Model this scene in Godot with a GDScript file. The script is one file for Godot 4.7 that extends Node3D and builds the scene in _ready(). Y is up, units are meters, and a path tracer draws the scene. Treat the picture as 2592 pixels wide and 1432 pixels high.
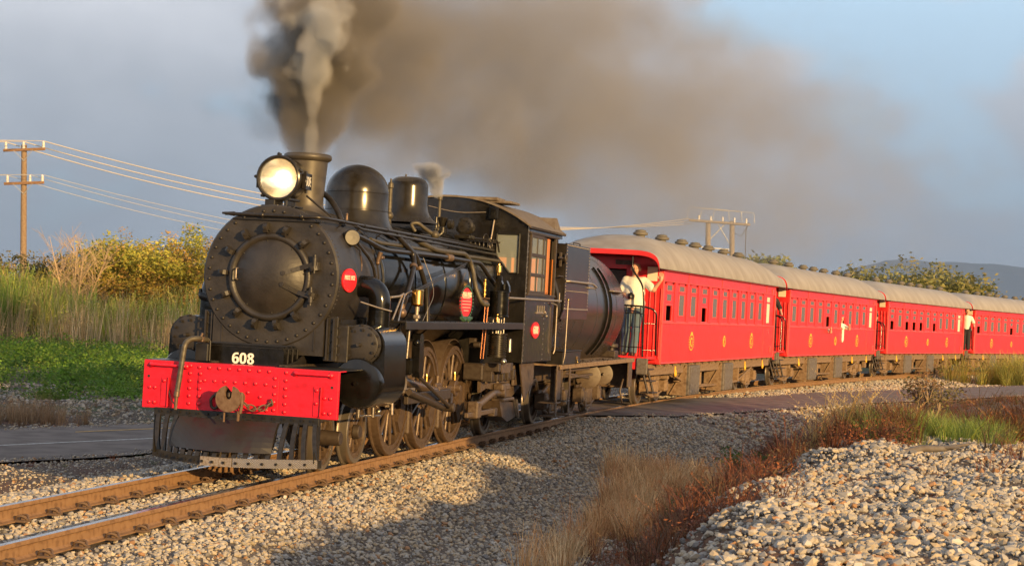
extends Node3D
# A steam train on a curve at golden hour. Metres, y up, y = 0 at the top of the rails, the camera looks along -z.

const CAM_H := 1.9883
const ROLL := 0.0535
const PITCH := 0.0116
const FOCAL := 4762.0
const HEAD := 0.2227
const START := Vector2(-2.8905, 20.3715)
const LOCO_TURN := 0.2322

var M := {}
var used := {}
var rng := RandomNumberGenerator.new()
var path_pts: Array = []
var ground_noise := FastNoiseLite.new()


class Geo:
	var v := PackedVector3Array()
	var n := PackedVector3Array()
	var x := Transform3D()

	func tri(a: Vector3, b: Vector3, c: Vector3, na := Vector3.ZERO, nb := Vector3.ZERO, nc := Vector3.ZERO) -> void:
		var f := (b - a).cross(c - a)
		if f.length_squared() < 1e-18:
			return
		if na == Vector3.ZERO:
			na = f
			nb = f
			nc = f
		elif f.dot(na + nb + nc) < 0.0:
			var t := b
			b = c
			c = t
			t = nb
			nb = nc
			nc = t
		v.append(x * a)
		v.append(x * c)
		v.append(x * b)
		n.append((x.basis * na).normalized())
		n.append((x.basis * nc).normalized())
		n.append((x.basis * nb).normalized())

	func raw(a: Vector3, b: Vector3, c: Vector3, na: Vector3, nb: Vector3, nc: Vector3) -> void:
		v.append_array(PackedVector3Array([a, c, b]))
		n.append_array(PackedVector3Array([na, nc, nb]))

	func q4(a: Vector3, b: Vector3, c: Vector3, d: Vector3, nn := Vector3.ZERO) -> void:
		tri(a, b, c, nn, nn, nn)
		tri(a, c, d, nn, nn, nn)

	# a box with bevelled edges
	func box(c: Vector3, s: Vector3, e := 0.0) -> void:
		var h := s / 2.0
		e = minf(e, minf(h.x, minf(h.y, h.z)) * 0.9)
		var ax := [Vector3.RIGHT, Vector3.UP, Vector3.BACK]
		for k in 3:
			var u: Vector3 = ax[(k + 1) % 3]
			var w: Vector3 = ax[(k + 2) % 3]
			var hu := h[(k + 1) % 3] - e
			var hw := h[(k + 2) % 3] - e
			for sg: float in [-1.0, 1.0]:
				var nn: Vector3 = ax[k] * sg
				var o := c + nn * h[k]
				q4(o - u * hu - w * hw, o + u * hu - w * hw, o + u * hu + w * hw, o - u * hu + w * hw, nn)
		if e <= 0.0:
			return
		for k in 3:
			var u: Vector3 = ax[(k + 1) % 3]
			var w: Vector3 = ax[(k + 2) % 3]
			var l: Vector3 = ax[k] * (h[k] - e)
			for su: float in [-1.0, 1.0]:
				for sw: float in [-1.0, 1.0]:
					var a := c + u * su * h[(k + 1) % 3] + w * sw * (h[(k + 2) % 3] - e)
					var b := c + u * su * (h[(k + 1) % 3] - e) + w * sw * h[(k + 2) % 3]
					q4(a - l, a + l, b + l, b - l, u * su + w * sw)
		for sx: float in [-1.0, 1.0]:
			for sy: float in [-1.0, 1.0]:
				for sz: float in [-1.0, 1.0]:
					var sv := Vector3(sx, sy, sz)
					var hh := h * sv
					var ev := Vector3(e, e, e) * sv
					tri(c + hh - Vector3(0, ev.y, ev.z), c + hh - Vector3(ev.x, 0, ev.z), c + hh - Vector3(ev.x, ev.y, 0), sv, sv, sv)

	static func frame(axis: Vector3) -> Basis:
		var a := axis.normalized()
		var t := Vector3.UP if absf(a.y) < 0.9 else Vector3.RIGHT
		var u := t.cross(a).normalized()
		return Basis(u, a.cross(u), a)

	# a solid of revolution: profile points are (radius, distance along the axis)
	func lathe(base: Vector3, axis: Vector3, prof: Array, seg := 24, sharp := 0.6, from := 0.0, to := TAU) -> void:
		var b := frame(axis)
		var m := prof.size()
		var sn: Array[Vector2] = []
		for i in m - 1:
			var d: Vector2 = prof[i + 1] - prof[i]
			sn.append(Vector2(d.y, -d.x).normalized())
		for i in m - 1:
			var n0 := sn[i]
			var n1 := sn[i]
			if i > 0 and absf(sn[i].angle_to(sn[i - 1])) < sharp:
				n0 = (sn[i] + sn[i - 1]).normalized()
			if i < m - 2 and absf(sn[i].angle_to(sn[i + 1])) < sharp:
				n1 = (sn[i] + sn[i + 1]).normalized()
			for k in seg:
				var t0 := from + (to - from) * k / seg
				var t1 := from + (to - from) * (k + 1) / seg
				var d0 := b.x * cos(t0) + b.y * sin(t0)
				var d1 := b.x * cos(t1) + b.y * sin(t1)
				var p: Vector2 = prof[i]
				var r: Vector2 = prof[i + 1]
				var a0 := base + d0 * p.x + b.z * p.y
				var a1 := base + d1 * p.x + b.z * p.y
				var b0 := base + d0 * r.x + b.z * r.y
				var b1 := base + d1 * r.x + b.z * r.y
				var na0 := d0 * n0.x + b.z * n0.y
				var na1 := d1 * n0.x + b.z * n0.y
				var nb0 := d0 * n1.x + b.z * n1.y
				var nb1 := d1 * n1.x + b.z * n1.y
				tri(a0, a1, b1, na0, na1, nb1)
				tri(a0, b1, b0, na0, nb1, nb0)

	func cyl(a: Vector3, b: Vector3, ra: float, rb := -1.0, seg := 14, e := 0.0) -> void:
		if rb < 0.0:
			rb = ra
		var l := a.distance_to(b)
		if e > 0.0:
			lathe(a, b - a, [Vector2(0, 0), Vector2(ra - e, 0), Vector2(ra, e), Vector2(rb, l - e), Vector2(rb - e, l), Vector2(0, l)], seg)
		else:
			lathe(a, b - a, [Vector2(0, 0), Vector2(ra, 0), Vector2(rb, l), Vector2(0, l)], seg)

	func ball(c: Vector3, r: float, seg := 10, rows := 6, sc := Vector3.ONE) -> void:
		for i in rows:
			for k in seg:
				var p: Array[Vector3] = []
				for ij: Array in [[i, k], [i + 1, k], [i + 1, k + 1], [i, k + 1]]:
					var th: float = PI * ij[0] / rows
					var ph: float = TAU * ij[1] / seg
					p.append(Vector3(sin(th) * cos(ph), cos(th), sin(th) * sin(ph)))
				var w := p.map(func(e): return c + e * sc * r)
				var nn := p.map(func(e): return (e / sc).normalized())
				tri(w[0], w[1], w[2], nn[0], nn[1], nn[2])
				tri(w[0], w[2], w[3], nn[0], nn[2], nn[3])

	func torus(c: Vector3, axis: Vector3, big: float, small: float, seg := 24, ring := 8, from := 0.0, to := TAU) -> void:
		var pr := []
		for i in ring + 1:
			var t := -TAU * i / ring
			pr.append(Vector2(big + small * cos(t), -small * sin(t)))
		lathe(c, axis, pr, seg, 2.0, from, to)

	# a pipe along points, its radius even or per point
	func tube(pts: Array, r, seg := 8, caps := true) -> void:
		var m := pts.size()
		var tan0: Vector3 = (pts[1] - pts[0]).normalized()
		var fr := frame(tan0)
		var u := fr.x
		var last: Array = []
		var lastn: Array = []
		var end := Vector3.ZERO
		for i in m:
			var t: Vector3 = (pts[mini(i + 1, m - 1)] - pts[maxi(i - 1, 0)]).normalized()
			u = (u - t * u.dot(t)).normalized()
			var w := t.cross(u)
			var rr: float = r[i] if r is Array or r is PackedFloat32Array else r
			var ring := []
			var nn := []
			for k in seg + 1:
				var d := u * cos(TAU * k / seg) + w * sin(TAU * k / seg)
				ring.append(pts[i] + d * rr)
				nn.append(d)
			if i > 0:
				for k in seg:
					tri(last[k], last[k + 1], ring[k + 1], lastn[k], lastn[k + 1], nn[k + 1])
					tri(last[k], ring[k + 1], ring[k], lastn[k], nn[k + 1], nn[k])
			if caps and (i == 0 or i == m - 1):
				var cn := -t if i == 0 else t
				for k in seg:
					tri(pts[i], ring[k], ring[k + 1], cn, cn, cn)
			last = ring
			lastn = nn
			end = t

	# a polygon in the plane of ux and uy pushed along their cross product
	func prism(poly: Array, o: Vector3, ux: Vector3, uy: Vector3, depth: float, smooth := false) -> void:
		var pp := PackedVector2Array(poly)
		if Geometry2D.is_polygon_clockwise(pp):
			pp.reverse()
		var w := ux.cross(uy).normalized()
		var ids := Geometry2D.triangulate_polygon(pp)
		for sd in 2:
			var nn := w if (sd == 1) == (depth > 0) else -w
			var off := w * depth * sd
			for i in range(0, ids.size(), 3):
				var t: Array[Vector3] = []
				for j in 3:
					var e := pp[ids[i + j]]
					t.append(o + ux * e.x + uy * e.y + off)
				tri(t[0], t[1], t[2], nn, nn, nn)
		var m := pp.size()
		for i in m:
			var a := pp[i]
			var b := pp[(i + 1) % m]
			var d := b - a
			var nn := (ux * d.y - uy * d.x).normalized()
			var na := nn
			var nb := nn
			if smooth:
				var dp := a - pp[(i + m - 1) % m]
				var dn := pp[(i + 2) % m] - b
				if absf(dp.angle_to(d)) < 0.7:
					na = (nn + (ux * dp.y - uy * dp.x).normalized()).normalized()
				if absf(d.angle_to(dn)) < 0.7:
					nb = (nn + (ux * dn.y - uy * dn.x).normalized()).normalized()
			var p := o + ux * a.x + uy * a.y
			var q := o + ux * b.x + uy * b.y
			tri(p, q, q + w * depth, na, nb, nb)
			tri(p, q + w * depth, p + w * depth, na, nb, na)

	# a round-headed rivet or a hexagon nut standing on a face
	func rivet(c: Vector3, out: Vector3, r: float, seg := 7) -> void:
		lathe(c, out, [Vector2(r, 0), Vector2(r * 0.8, r * 0.45), Vector2(r * 0.4, r * 0.72), Vector2(0, r * 0.78)], seg, 2.0)

	func nut(c: Vector3, out: Vector3, r: float, h: float) -> void:
		lathe(c, out, [Vector2(r, 0), Vector2(r, h), Vector2(0, h)], 6, 0.1)

	func mesh() -> ArrayMesh:
		var a := []
		a.resize(Mesh.ARRAY_MAX)
		a[Mesh.ARRAY_VERTEX] = v
		a[Mesh.ARRAY_NORMAL] = n
		var m := ArrayMesh.new()
		if v.size():
			m.add_surface_from_arrays(Mesh.PRIMITIVE_TRIANGLES, a)
		return m


# ---------------------------------------------------------------- objects

func numbered(called: String) -> String:
	used[called] = used.get(called, -1) + 1
	return called if used[called] == 0 else "%s_%03d" % [called, used[called]]


func tag(o: Node, label: String, category: String, group := "", kind := "") -> Node:
	if label:
		o.set_meta("label", label)
	if category:
		o.set_meta("category", category)
	if group:
		o.set_meta("group", group)
	if kind:
		o.set_meta("kind", kind)
	return o


func thing(called: String, label: String, category: String, at := Vector3.ZERO, turn := 0.0, group := "") -> Node3D:
	var o := Node3D.new()
	o.name = numbered(called)
	o.position = at
	o.rotation.y = turn
	add_child(o)
	tag(o, label, category, group)
	return o


func obj(called: String, g, m: Material, parent: Node = null, at := Transform3D(), label := "") -> MeshInstance3D:
	var o := MeshInstance3D.new()
	o.mesh = g.mesh() if g is Geo else g
	o.material_override = m
	o.transform = at
	if parent == null:
		o.name = numbered(called)
		add_child(o)
	else:
		o.name = called
		parent.add_child(o, true)
	if label:
		o.set_meta("label", label)
	return o


func many(called: String, meshes: Array, m: Material, xfs: Array, cols: Array, parent: Node = null) -> void:
	# one object of uncountable bits; a mesh picked at random for each
	var multi := MultiMesh.new()
	multi.transform_format = MultiMesh.TRANSFORM_3D
	multi.use_colors = true
	multi.mesh = meshes[0]
	multi.instance_count = xfs.size()
	for i in xfs.size():
		multi.set_instance_transform(i, xfs[i])
		multi.set_instance_color(i, cols[i])
	var o := MultiMeshInstance3D.new()
	o.multimesh = multi
	o.material_override = m
	o.name = called
	o.set_meta("kind", "stuff")
	if parent:
		parent.add_child(o, true)
	else:
		o.name = numbered(called)
		add_child(o)


func fil(pts: Array, r: float, k := 4) -> Array:
	# rounds the corners of a path
	var out := [pts[0]]
	for i in range(1, pts.size() - 1):
		var p: Vector3 = pts[i]
		var a: Vector3 = pts[i - 1] - p
		var b: Vector3 = pts[i + 1] - p
		var e := minf(r, minf(a.length(), b.length()) * 0.48)
		var s := p + a.normalized() * e
		var t := p + b.normalized() * e
		for j in k + 1:
			var u := float(j) / k
			out.append(s.lerp(p, u).lerp(p.lerp(t, u), u))
	out.append(pts[-1])
	return out


static func L(s: float, d: float, y: float) -> Vector3:
	# a place on the engine: metres behind the buffer beam, to the near side, above the rail
	return Vector3(d, y, -s)


func rnd(a: float, b: float) -> float:
	return rng.randf_range(a, b)


# ---------------------------------------------------------------- materials

func lin(r: float, g: float, b: float) -> Color:
	return Color(r, g, b).linear_to_srgb()


func noise(sd: int, f: float, octaves := 4) -> FastNoiseLite:
	var n := FastNoiseLite.new()
	n.noise_type = FastNoiseLite.TYPE_SIMPLEX_SMOOTH
	n.seed = sd
	n.frequency = f
	n.fractal_octaves = octaves
	return n


func ntex(sd: int, f: float, cols: Array, offs: Array, size := 512, octaves := 5) -> NoiseTexture2D:
	var t := NoiseTexture2D.new()
	t.width = size
	t.height = size
	t.seamless = true
	t.noise = noise(sd, f, octaves)
	var g := Gradient.new()
	g.colors = PackedColorArray(cols)
	g.offsets = PackedFloat32Array(offs)
	t.color_ramp = g
	return t


func mat(called: String, c: Color, rough := 0.6, metal := 0.0, tex: Texture2D = null, scale := 1.0, world := false) -> StandardMaterial3D:
	var m := StandardMaterial3D.new()
	m.resource_name = called
	m.albedo_color = c
	m.roughness = rough
	m.metallic = metal
	if tex:
		m.albedo_texture = tex
	m.uv1_triplanar = true
	m.uv1_world_triplanar = world
	m.uv1_scale = Vector3.ONE * scale
	M[called] = m
	return m


func rough_tex(m: StandardMaterial3D, t: Texture2D) -> void:
	m.roughness_texture = t
	m.roughness_texture_channel = BaseMaterial3D.TEXTURE_CHANNEL_RED


func bump(m: StandardMaterial3D, t: Texture2D, cm: float) -> void:
	m.heightmap_enabled = true
	m.heightmap_texture = t
	m.heightmap_scale = cm


func make_materials() -> void:
	var W := Color.WHITE
	var soft := ntex(3, 0.012, [lin(0.55, 0.53, 0.5), lin(1, 1, 1)], [0.25, 0.75])
	var blot := ntex(4, 0.02, [lin(0.6, 0.52, 0.45), lin(0.85, 0.8, 0.75), lin(1, 1, 1)], [0.2, 0.5, 0.8])
	var gr := ntex(5, 0.03, [Color(0.55, 0.55, 0.55), Color(1, 1, 1)], [0.2, 0.8])
	var lumps := ntex(6, 0.02, [Color.BLACK, W], [0.1, 0.9], 512, 3)
	var fine := ntex(7, 0.08, [Color.BLACK, W], [0.1, 0.9])
	var m := mat("smokebox_black", lin(0.034, 0.029, 0.025), 0.46, 0.0, soft, 0.5)
	bump(m, fine, 0.12)
	m = mat("gloss_black", lin(0.009, 0.0085, 0.008), 0.22, 0.0, soft, 0.7)
	rough_tex(m, gr)
	m = mat("boiler_black", lin(0.008, 0.008, 0.0085), 0.17, 0.0, soft, 0.6)
	rough_tex(m, gr)
	bump(m, lumps, 0.08)
	m = mat("dome_black", lin(0.035, 0.031, 0.026), 0.22, 0.3, soft, 0.8)
	m = mat("chimney_dust", lin(0.085, 0.073, 0.058), 0.45, 0.1, soft, 0.8)
	m = mat("satin_black", lin(0.02, 0.018, 0.016), 0.36, 0.0, soft, 0.8)
	m = mat("cab_black", lin(0.016, 0.0145, 0.0135), 0.22, 0.0, soft, 0.5)
	rough_tex(m, gr)
	bump(m, lumps, 0.06)
	m = mat("tank_black", lin(0.026, 0.022, 0.02), 0.24, 0.0, soft, 0.4)
	m = mat("roof_dust", lin(0.17, 0.145, 0.125), 0.85, 0.0, blot, 0.6)
	m = mat("grime", lin(0.11, 0.08, 0.058), 0.5, 0.0, blot, 1.2)
	bump(m, fine, 0.1)
	m = mat("grime_dark", lin(0.05, 0.037, 0.028), 0.55, 0.0, blot, 1.3)
	m = mat("wheel_steel", lin(0.13, 0.092, 0.065), 0.36, 0.25, blot, 1.5)
	m = mat("tyre_steel", lin(0.34, 0.29, 0.24), 0.3, 0.8)
	m = mat("bright_steel", lin(0.55, 0.5, 0.45), 0.28, 0.9, soft, 3.0)
	m = mat("worn_steel", lin(0.42, 0.37, 0.32), 0.45, 0.6, blot, 3.0)
	m = mat("pipe_dark", lin(0.034, 0.029, 0.025), 0.3, 0.3, soft, 2.0)
	m = mat("pipe_olive", lin(0.1, 0.085, 0.058), 0.5, 0.2, soft, 2.0)
	m = mat("brass", lin(0.8, 0.5, 0.16), 0.25, 1.0)
	m = mat("copper", lin(0.85, 0.38, 0.2), 0.25, 1.0)
	m = mat("bronze", lin(0.15, 0.1, 0.07), 0.45, 0.5)
	m = mat("engine_red", lin(0.66, 0.011, 0.03), 0.33, 0.0, ntex(8, 0.014, [lin(0.7, 0.66, 0.66), lin(0.94, 0.93, 0.93), W], [0.18, 0.4, 0.75]), 0.7)
	bump(m, lumps, 0.15)
	m = mat("plate_red", lin(0.7, 0.02, 0.03), 0.35)
	m = mat("white_paint", lin(0.8, 0.78, 0.7), 0.5)
	m = mat("cream_paint", lin(0.75, 0.66, 0.5), 0.5)
	m = mat("leaf_paint", lin(0.035, 0.085, 0.05), 0.5)
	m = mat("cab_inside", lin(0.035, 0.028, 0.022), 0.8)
	m = mat("gold_paint", lin(0.8, 0.44, 0.05), 0.5)
	m = mat("rust_brown", lin(0.15, 0.095, 0.06), 0.75, 0.0, blot, 1.3)
	m = mat("coach_red", lin(0.7, 0.03, 0.034), 0.3, 0.0, ntex(9, 0.01, [lin(0.8, 0.77, 0.76), lin(0.95, 0.94, 0.94), W], [0.2, 0.42, 0.75]), 0.5)
	bump(m, lumps, 0.15)
	m = mat("coach_roof", lin(0.33, 0.305, 0.28), 0.8, 0.0, ntex(13, 0.01, [lin(0.78, 0.76, 0.74), lin(1, 1, 1)], [0.3, 0.7]), 0.25)
	m = mat("vent_grey", lin(0.13, 0.115, 0.09), 0.7)
	m = mat("coach_inside", lin(0.16, 0.08, 0.035), 0.6)
	m = mat("blind_cream", lin(0.72, 0.62, 0.48), 0.8)
	m = mat("varnish", lin(0.55, 0.19, 0.04), 0.4)
	m = mat("battery_grey", lin(0.14, 0.125, 0.115), 0.75, 0.0, blot, 1.0)
	m = mat("frame_tan", lin(0.24, 0.165, 0.105), 0.85, 0.0, blot, 1.0)
	m = mat("yellow_paint", lin(0.8, 0.42, 0.03), 0.5)
	m = mat("rail_rust", lin(0.28, 0.165, 0.085), 0.75, 0.1, ntex(10, 0.015, [lin(0.6, 0.55, 0.5), lin(0.9, 0.86, 0.8), W], [0.2, 0.5, 0.8]), 1.2)
	m = mat("rail_top", lin(0.5, 0.5, 0.52), 0.18, 1.0, soft, 1.0)
	m = mat("clip_rust", lin(0.12, 0.075, 0.048), 0.8)
	m = mat("timber", lin(0.27, 0.2, 0.135), 0.9, 0.0, blot, 1.0)
	m = mat("timber_arm", lin(0.3, 0.18, 0.1), 0.9, 0.0, blot, 1.0)
	m = mat("porcelain", lin(0.7, 0.66, 0.62), 0.25)
	m = mat("galvanised", lin(0.55, 0.54, 0.52), 0.5, 0.4)
	m = mat("wire", lin(0.62, 0.55, 0.46), 0.4, 0.3)
	m = mat("concrete", lin(0.3, 0.26, 0.21), 0.9, 0.0, blot, 0.8)
	m = StandardMaterial3D.new()
	m.resource_name = "glass"
	m.albedo_color = Color(0.9, 0.95, 0.95, 0.12)
	m.roughness = 0.04
	m.transparency = BaseMaterial3D.TRANSPARENCY_ALPHA
	m.metallic_specular = 0.22
	M["glass"] = m
	m = mat("reflector", lin(0.95, 0.85, 0.7), 0.16, 1.0)
	m = mat("skin", lin(0.62, 0.33, 0.22), 0.55)
	m = mat("shirt_white", lin(0.8, 0.77, 0.66), 0.85, 0.0, ntex(11, 0.02, [lin(0.8, 0.8, 0.8), W], [0.3, 0.6]), 3.0)
	m = mat("denim", lin(0.11, 0.17, 0.23), 0.9, 0.0, ntex(12, 0.03, [lin(0.6, 0.6, 0.6), W], [0.3, 0.7]), 4.0)
	m = mat("shoe_brown", lin(0.12, 0.08, 0.055), 0.7)
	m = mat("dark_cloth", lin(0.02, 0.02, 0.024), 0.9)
	m = mat("camera_black", lin(0.015, 0.015, 0.015), 0.4)
	m = mat("hair_grey", lin(0.45, 0.36, 0.28), 0.8)
	# ground
	m = mat("soil", lin(1, 1, 1), 0.95, 0.0, ntex(20, 0.02, [lin(0.5, 0.46, 0.42), lin(0.85, 0.8, 0.75), lin(1.15, 1.1, 1.05)], [0.25, 0.5, 0.8]), 0.9, true)
	m.vertex_color_use_as_albedo = true
	bump(m, fine, 2.0)
	m = mat("asphalt", lin(0.165, 0.128, 0.106), 0.85, 0.0, ntex(21, 0.008, [lin(0.62, 0.58, 0.55), lin(0.85, 0.84, 0.83), W], [0.25, 0.5, 0.75], 1024, 7), 0.16, true)
	bump(m, fine, 0.5)
	m = mat("line_white", lin(0.62, 0.6, 0.57), 0.7, 0.0, soft, 1.5)
	m = mat("line_yellow", lin(0.6, 0.34, 0.07), 0.7, 0.0, soft, 1.5)
	m = mat("stone", W, 0.85, 0.0, ntex(22, 0.02, [lin(0.78, 0.76, 0.74), W], [0.3, 0.7]), 9.0)
	m.vertex_color_use_as_albedo = true
	m = mat("blade", W, 0.75)
	m.vertex_color_use_as_albedo = true
	m.backlight_enabled = true
	m.backlight = Color(0.8, 0.8, 0.8)
	m = mat("bark", lin(0.26, 0.19, 0.13), 0.95)
	m = mat("hill", lin(0.05, 0.062, 0.058), 1.0, 0.0, blot, 0.002)
	m = mat("plate_worn", lin(0.028, 0.024, 0.021), 0.45, 0.1, ntex(23, 0.01, [lin(0.9, 0.2, 0.18), lin(0.8, 0.62, 0.58), lin(0.85, 0.85, 0.85), W], [0.12, 0.2, 0.3, 0.7]), 0.5)
	m = mat("tread", lin(0.5, 0.45, 0.4), 0.4, 0.7, null, 22.0)
	var dm := Image.create_empty(64, 64, false, Image.FORMAT_L8)
	for y in 64:
		for x in 64:
			var a := absf(fposmod((x + y) / 32.0, 1.0) - 0.5) * 2
			var b := absf(fposmod((x - y) / 32.0, 1.0) - 0.5) * 2
			dm.set_pixel(x, y, Color.WHITE * (smoothstep(0.0, 0.35, minf(a, b)) * 0.9 + 0.05))
	bump(m, ImageTexture.create_from_image(dm), 0.8)
	m = mat("coach_pane", lin(0.17, 0.14, 0.12), 0.08)
	m = mat("coach_trim", lin(0.74, 0.065, 0.06), 0.28)
	m = mat("bare_twig", lin(0.5, 0.36, 0.22), 0.9)
	m = mat("bulb", lin(1, 0.9, 0.75), 0.4)
	m.emission_enabled = true
	m.emission = Color(1.0, 0.86, 0.62)
	m.emission_energy_multiplier = 5.0


# ---------------------------------------------------------------- camera, light, sky

func make_view() -> void:
	var cam := Camera3D.new()
	cam.name = "camera"
	add_child(cam)
	cam.fov = rad_to_deg(2.0 * atan(716.0 / FOCAL))
	cam.near = 0.1
	cam.far = 20000.0
	# the camera is held a little askew, as in the photograph
	var b := Basis(Vector3.RIGHT, PITCH) * Basis(Vector3.BACK, ROLL)
	cam.transform = Transform3D(b, Vector3(0, CAM_H, 0))
	cam.current = true
	var at := CameraAttributesPhysical.new()
	at.frustum_focal_length = 12.0 / tan(deg_to_rad(cam.fov / 2.0))
	at.frustum_focus_distance = 24.5
	at.frustum_near = 0.1
	at.frustum_far = 20000.0
	at.exposure_aperture = 16.0
	cam.attributes = at
	var sun := DirectionalLight3D.new()
	sun.name = "sun"
	add_child(sun)
	var az := deg_to_rad(32.0)
	var el := deg_to_rad(10.5)
	var to_sun := Vector3(sin(az) * cos(el), sin(el), cos(az) * cos(el))
	sun.look_at_from_position(Vector3.ZERO, -to_sun, Vector3.UP)
	sun.light_energy = 1.6
	sun.light_color = Color(1.0, 0.82, 0.54)
	sun.light_angular_distance = 0.6
	sun.shadow_enabled = true
	var env := Environment.new()
	env.background_mode = Environment.BG_SKY
	env.sky = Sky.new()
	var pm := PanoramaSkyMaterial.new()
	pm.panorama = sky_picture(to_sun)
	env.sky.sky_material = pm
	env.tonemap_mode = Environment.TONE_MAPPER_LINEAR
	env.tonemap_exposure = 1.42
	env.ssao_enabled = true
	env.ssil_enabled = true
	env.sdfgi_enabled = true
	env.volumetric_fog_enabled = true
	env.volumetric_fog_density = 0.0
	env.volumetric_fog_anisotropy = 0.0
	var we := WorldEnvironment.new()
	we.name = "world"
	we.environment = env
	add_child(we)


func sky_picture(sun: Vector3) -> ImageTexture:
	# broken cloud lit by a low sun: bluish grey layers, blue gaps higher up
	var n1 := noise(31, 1.0, 5)
	var n2 := noise(32, 1.0, 4)
	var w := 2048
	var h := 1024
	var cw := 512
	var small := Image.create_empty(cw, cw / 2, false, Image.FORMAT_RGBAF)
	for j in cw / 2:
		for i in cw:
			small.set_pixel(i, j, sky_at(n1, n2, sun, (i + 0.5) / cw, (j + 0.5) / (cw / 2.0)))
	small.resize(w, h, Image.INTERPOLATE_CUBIC)
	# the same sky again at a finer step over the strip above the horizon ahead
	for j in range(int(h * 0.40), int(h * 0.505)):
		for ii in range(int(-w * 0.08), int(w * 0.08)):
			var i := posmod(ii, w)
			small.set_pixel(i, j, sky_at(n1, n2, sun, (i + 0.5) / w, (j + 0.5) / h))
	return ImageTexture.create_from_image(small)


func az_of(a: float) -> float:
	return a - TAU if a > PI else a


func sky_at(n1: FastNoiseLite, n2: FastNoiseLite, sun: Vector3, u: float, v: float) -> Color:
	var az := u * TAU
	var el := (0.5 - v) * PI
	var d := Vector3(sin(az) * cos(el), sin(el), -cos(az) * cos(el))
	var e := maxf(d.y, 0.0)
	var clear := Color(0.44, 0.62, 0.78).lerp(Color(0.13, 0.25, 0.48), smoothstep(0.15, 0.9, e))
	clear = Color(0.33, 0.41, 0.47).lerp(clear, smoothstep(0.0, 0.13, e))
	# cloud sheets: stretched sideways, flatter towards the horizon
	var p := Vector3(d.x, 0, d.z) / (e + 0.12)
	var a := n1.get_noise_3d(d.x * 3.2, e * 7.0, d.z * 3.2)
	var b := n2.get_noise_3d(d.x * 8.0, e * 13.0 + 5.0, d.z * 8.0)
	var c := a * 0.6 + b * 0.55
	var gap := exp(-pow((az_of(az) - 0.185) / 0.085, 2.0) - pow((el - 0.152) / 0.026, 2.0))
	var cover := smoothstep(-0.12, 0.12, c + 0.4 - smoothstep(0.2, 0.4, e) * 0.34 - gap * 0.75)
	var shade := clampf(0.5 + 0.9 * b + 0.5 * a, 0.0, 1.0)
	var lift := smoothstep(0.0, 0.16, e)
	var dark := Color(0.32, 0.375, 0.445).lerp(Color(0.45, 0.475, 0.525), lift)
	var bright := Color(0.4, 0.465, 0.55).lerp(Color(0.66, 0.68, 0.73), lift)
	var cl := dark.lerp(bright, shade)
	var col := clear.lerp(cl, cover)
	col = col * lerpf(1.0, 0.72, smoothstep(0.25, 0.8, e))
	# towards the sun the cloud edges glow
	var g := pow(maxf(d.dot(sun), 0.0), 6.0)
	col = col.lerp(Color(1.6, 1.15, 0.66) * (0.5 + 0.5 * shade), 0.85 * g)
	if d.y < 0.0:
		col = Color(0.16, 0.15, 0.12)
	col.a = 1.0
	return col


# ---------------------------------------------------------------- the line of the track

func make_path() -> void:
	# samples every quarter metre: x, z, heading
	var pos := START
	var x := pos.x
	var z := pos.y
	path_pts = []
	var fwd := []
	var st := 0.25
	for i in 521:
		var s := i * st
		var k := 0.0019 if s < 12.0 else 0.0038
		if s > 100.0:
			k = 0.001
		var hd := HEAD + 0.0019 * minf(s, 12.0) + 0.0038 * clampf(s - 12.0, 0.0, 88.0)
		fwd.append(Vector3(x, z, hd))
		x += sin(hd + k * st / 2) * st
		z += cos(hd + k * st / 2) * st
	x = pos.x
	z = pos.y
	var back := []
	for i in 140:
		var s := -(i + 1) * st
		var hd := HEAD + 0.0019 * (s + st / 2)
		x -= sin(hd) * st
		z -= cos(hd) * st
		back.append(Vector3(x, z, HEAD + 0.0019 * s))
	back.reverse()
	path_pts = back + fwd


func at_path(s: float) -> Vector3:
	var f := clampf((s + 35.0) / 0.25, 0.0, path_pts.size() - 1.001)
	var i := int(f)
	return path_pts[i].lerp(path_pts[i + 1], f - i)


func on_path(s: float, d: float, y := 0.0) -> Vector3:
	var p := at_path(s)
	return Vector3(p.x + d * cos(p.z), y, -(p.y - d * sin(p.z)))


func to_path(x: float, zf: float) -> Vector2:
	# (s, d) of a place on the ground; zf is metres ahead of the camera
	var s := clampf((zf - START.y) / 0.96, -34.0, 94.0)
	var d := 0.0
	for k in 3:
		var p := at_path(s)
		var dx := x - p.x
		var dz := zf - p.y
		d = dx * cos(p.z) - dz * sin(p.z)
		s += dx * sin(p.z) + dz * cos(p.z)
		s = clampf(s, -34.5, 94.5)
	return Vector2(s, d)


# ---------------------------------------------------------------- the ground

const ROAD_NEAR := [Vector2(-24, -2), Vector2(-13, 14), Vector2(-6.65, 25), Vector2(-5.1, 27.3), Vector2(-1.6, 32.2), Vector2(1.2, 35.6), Vector2(3.4, 37.4), Vector2(6.2, 42.8), Vector2(9.6, 49.7), Vector2(17.2, 62.5), Vector2(30, 82), Vector2(60, 128)]
const ROAD_FAR := [Vector2(-30, 0), Vector2(-17, 17), Vector2(-8.1, 30.6), Vector2(-6.1, 34.0), Vector2(-2.2, 39.2), Vector2(1.2, 42.4), Vector2(4.0, 44.8), Vector2(6.3, 48.6), Vector2(8.4, 53.2), Vector2(14.2, 63.7), Vector2(26, 84), Vector2(55, 132)]


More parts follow.
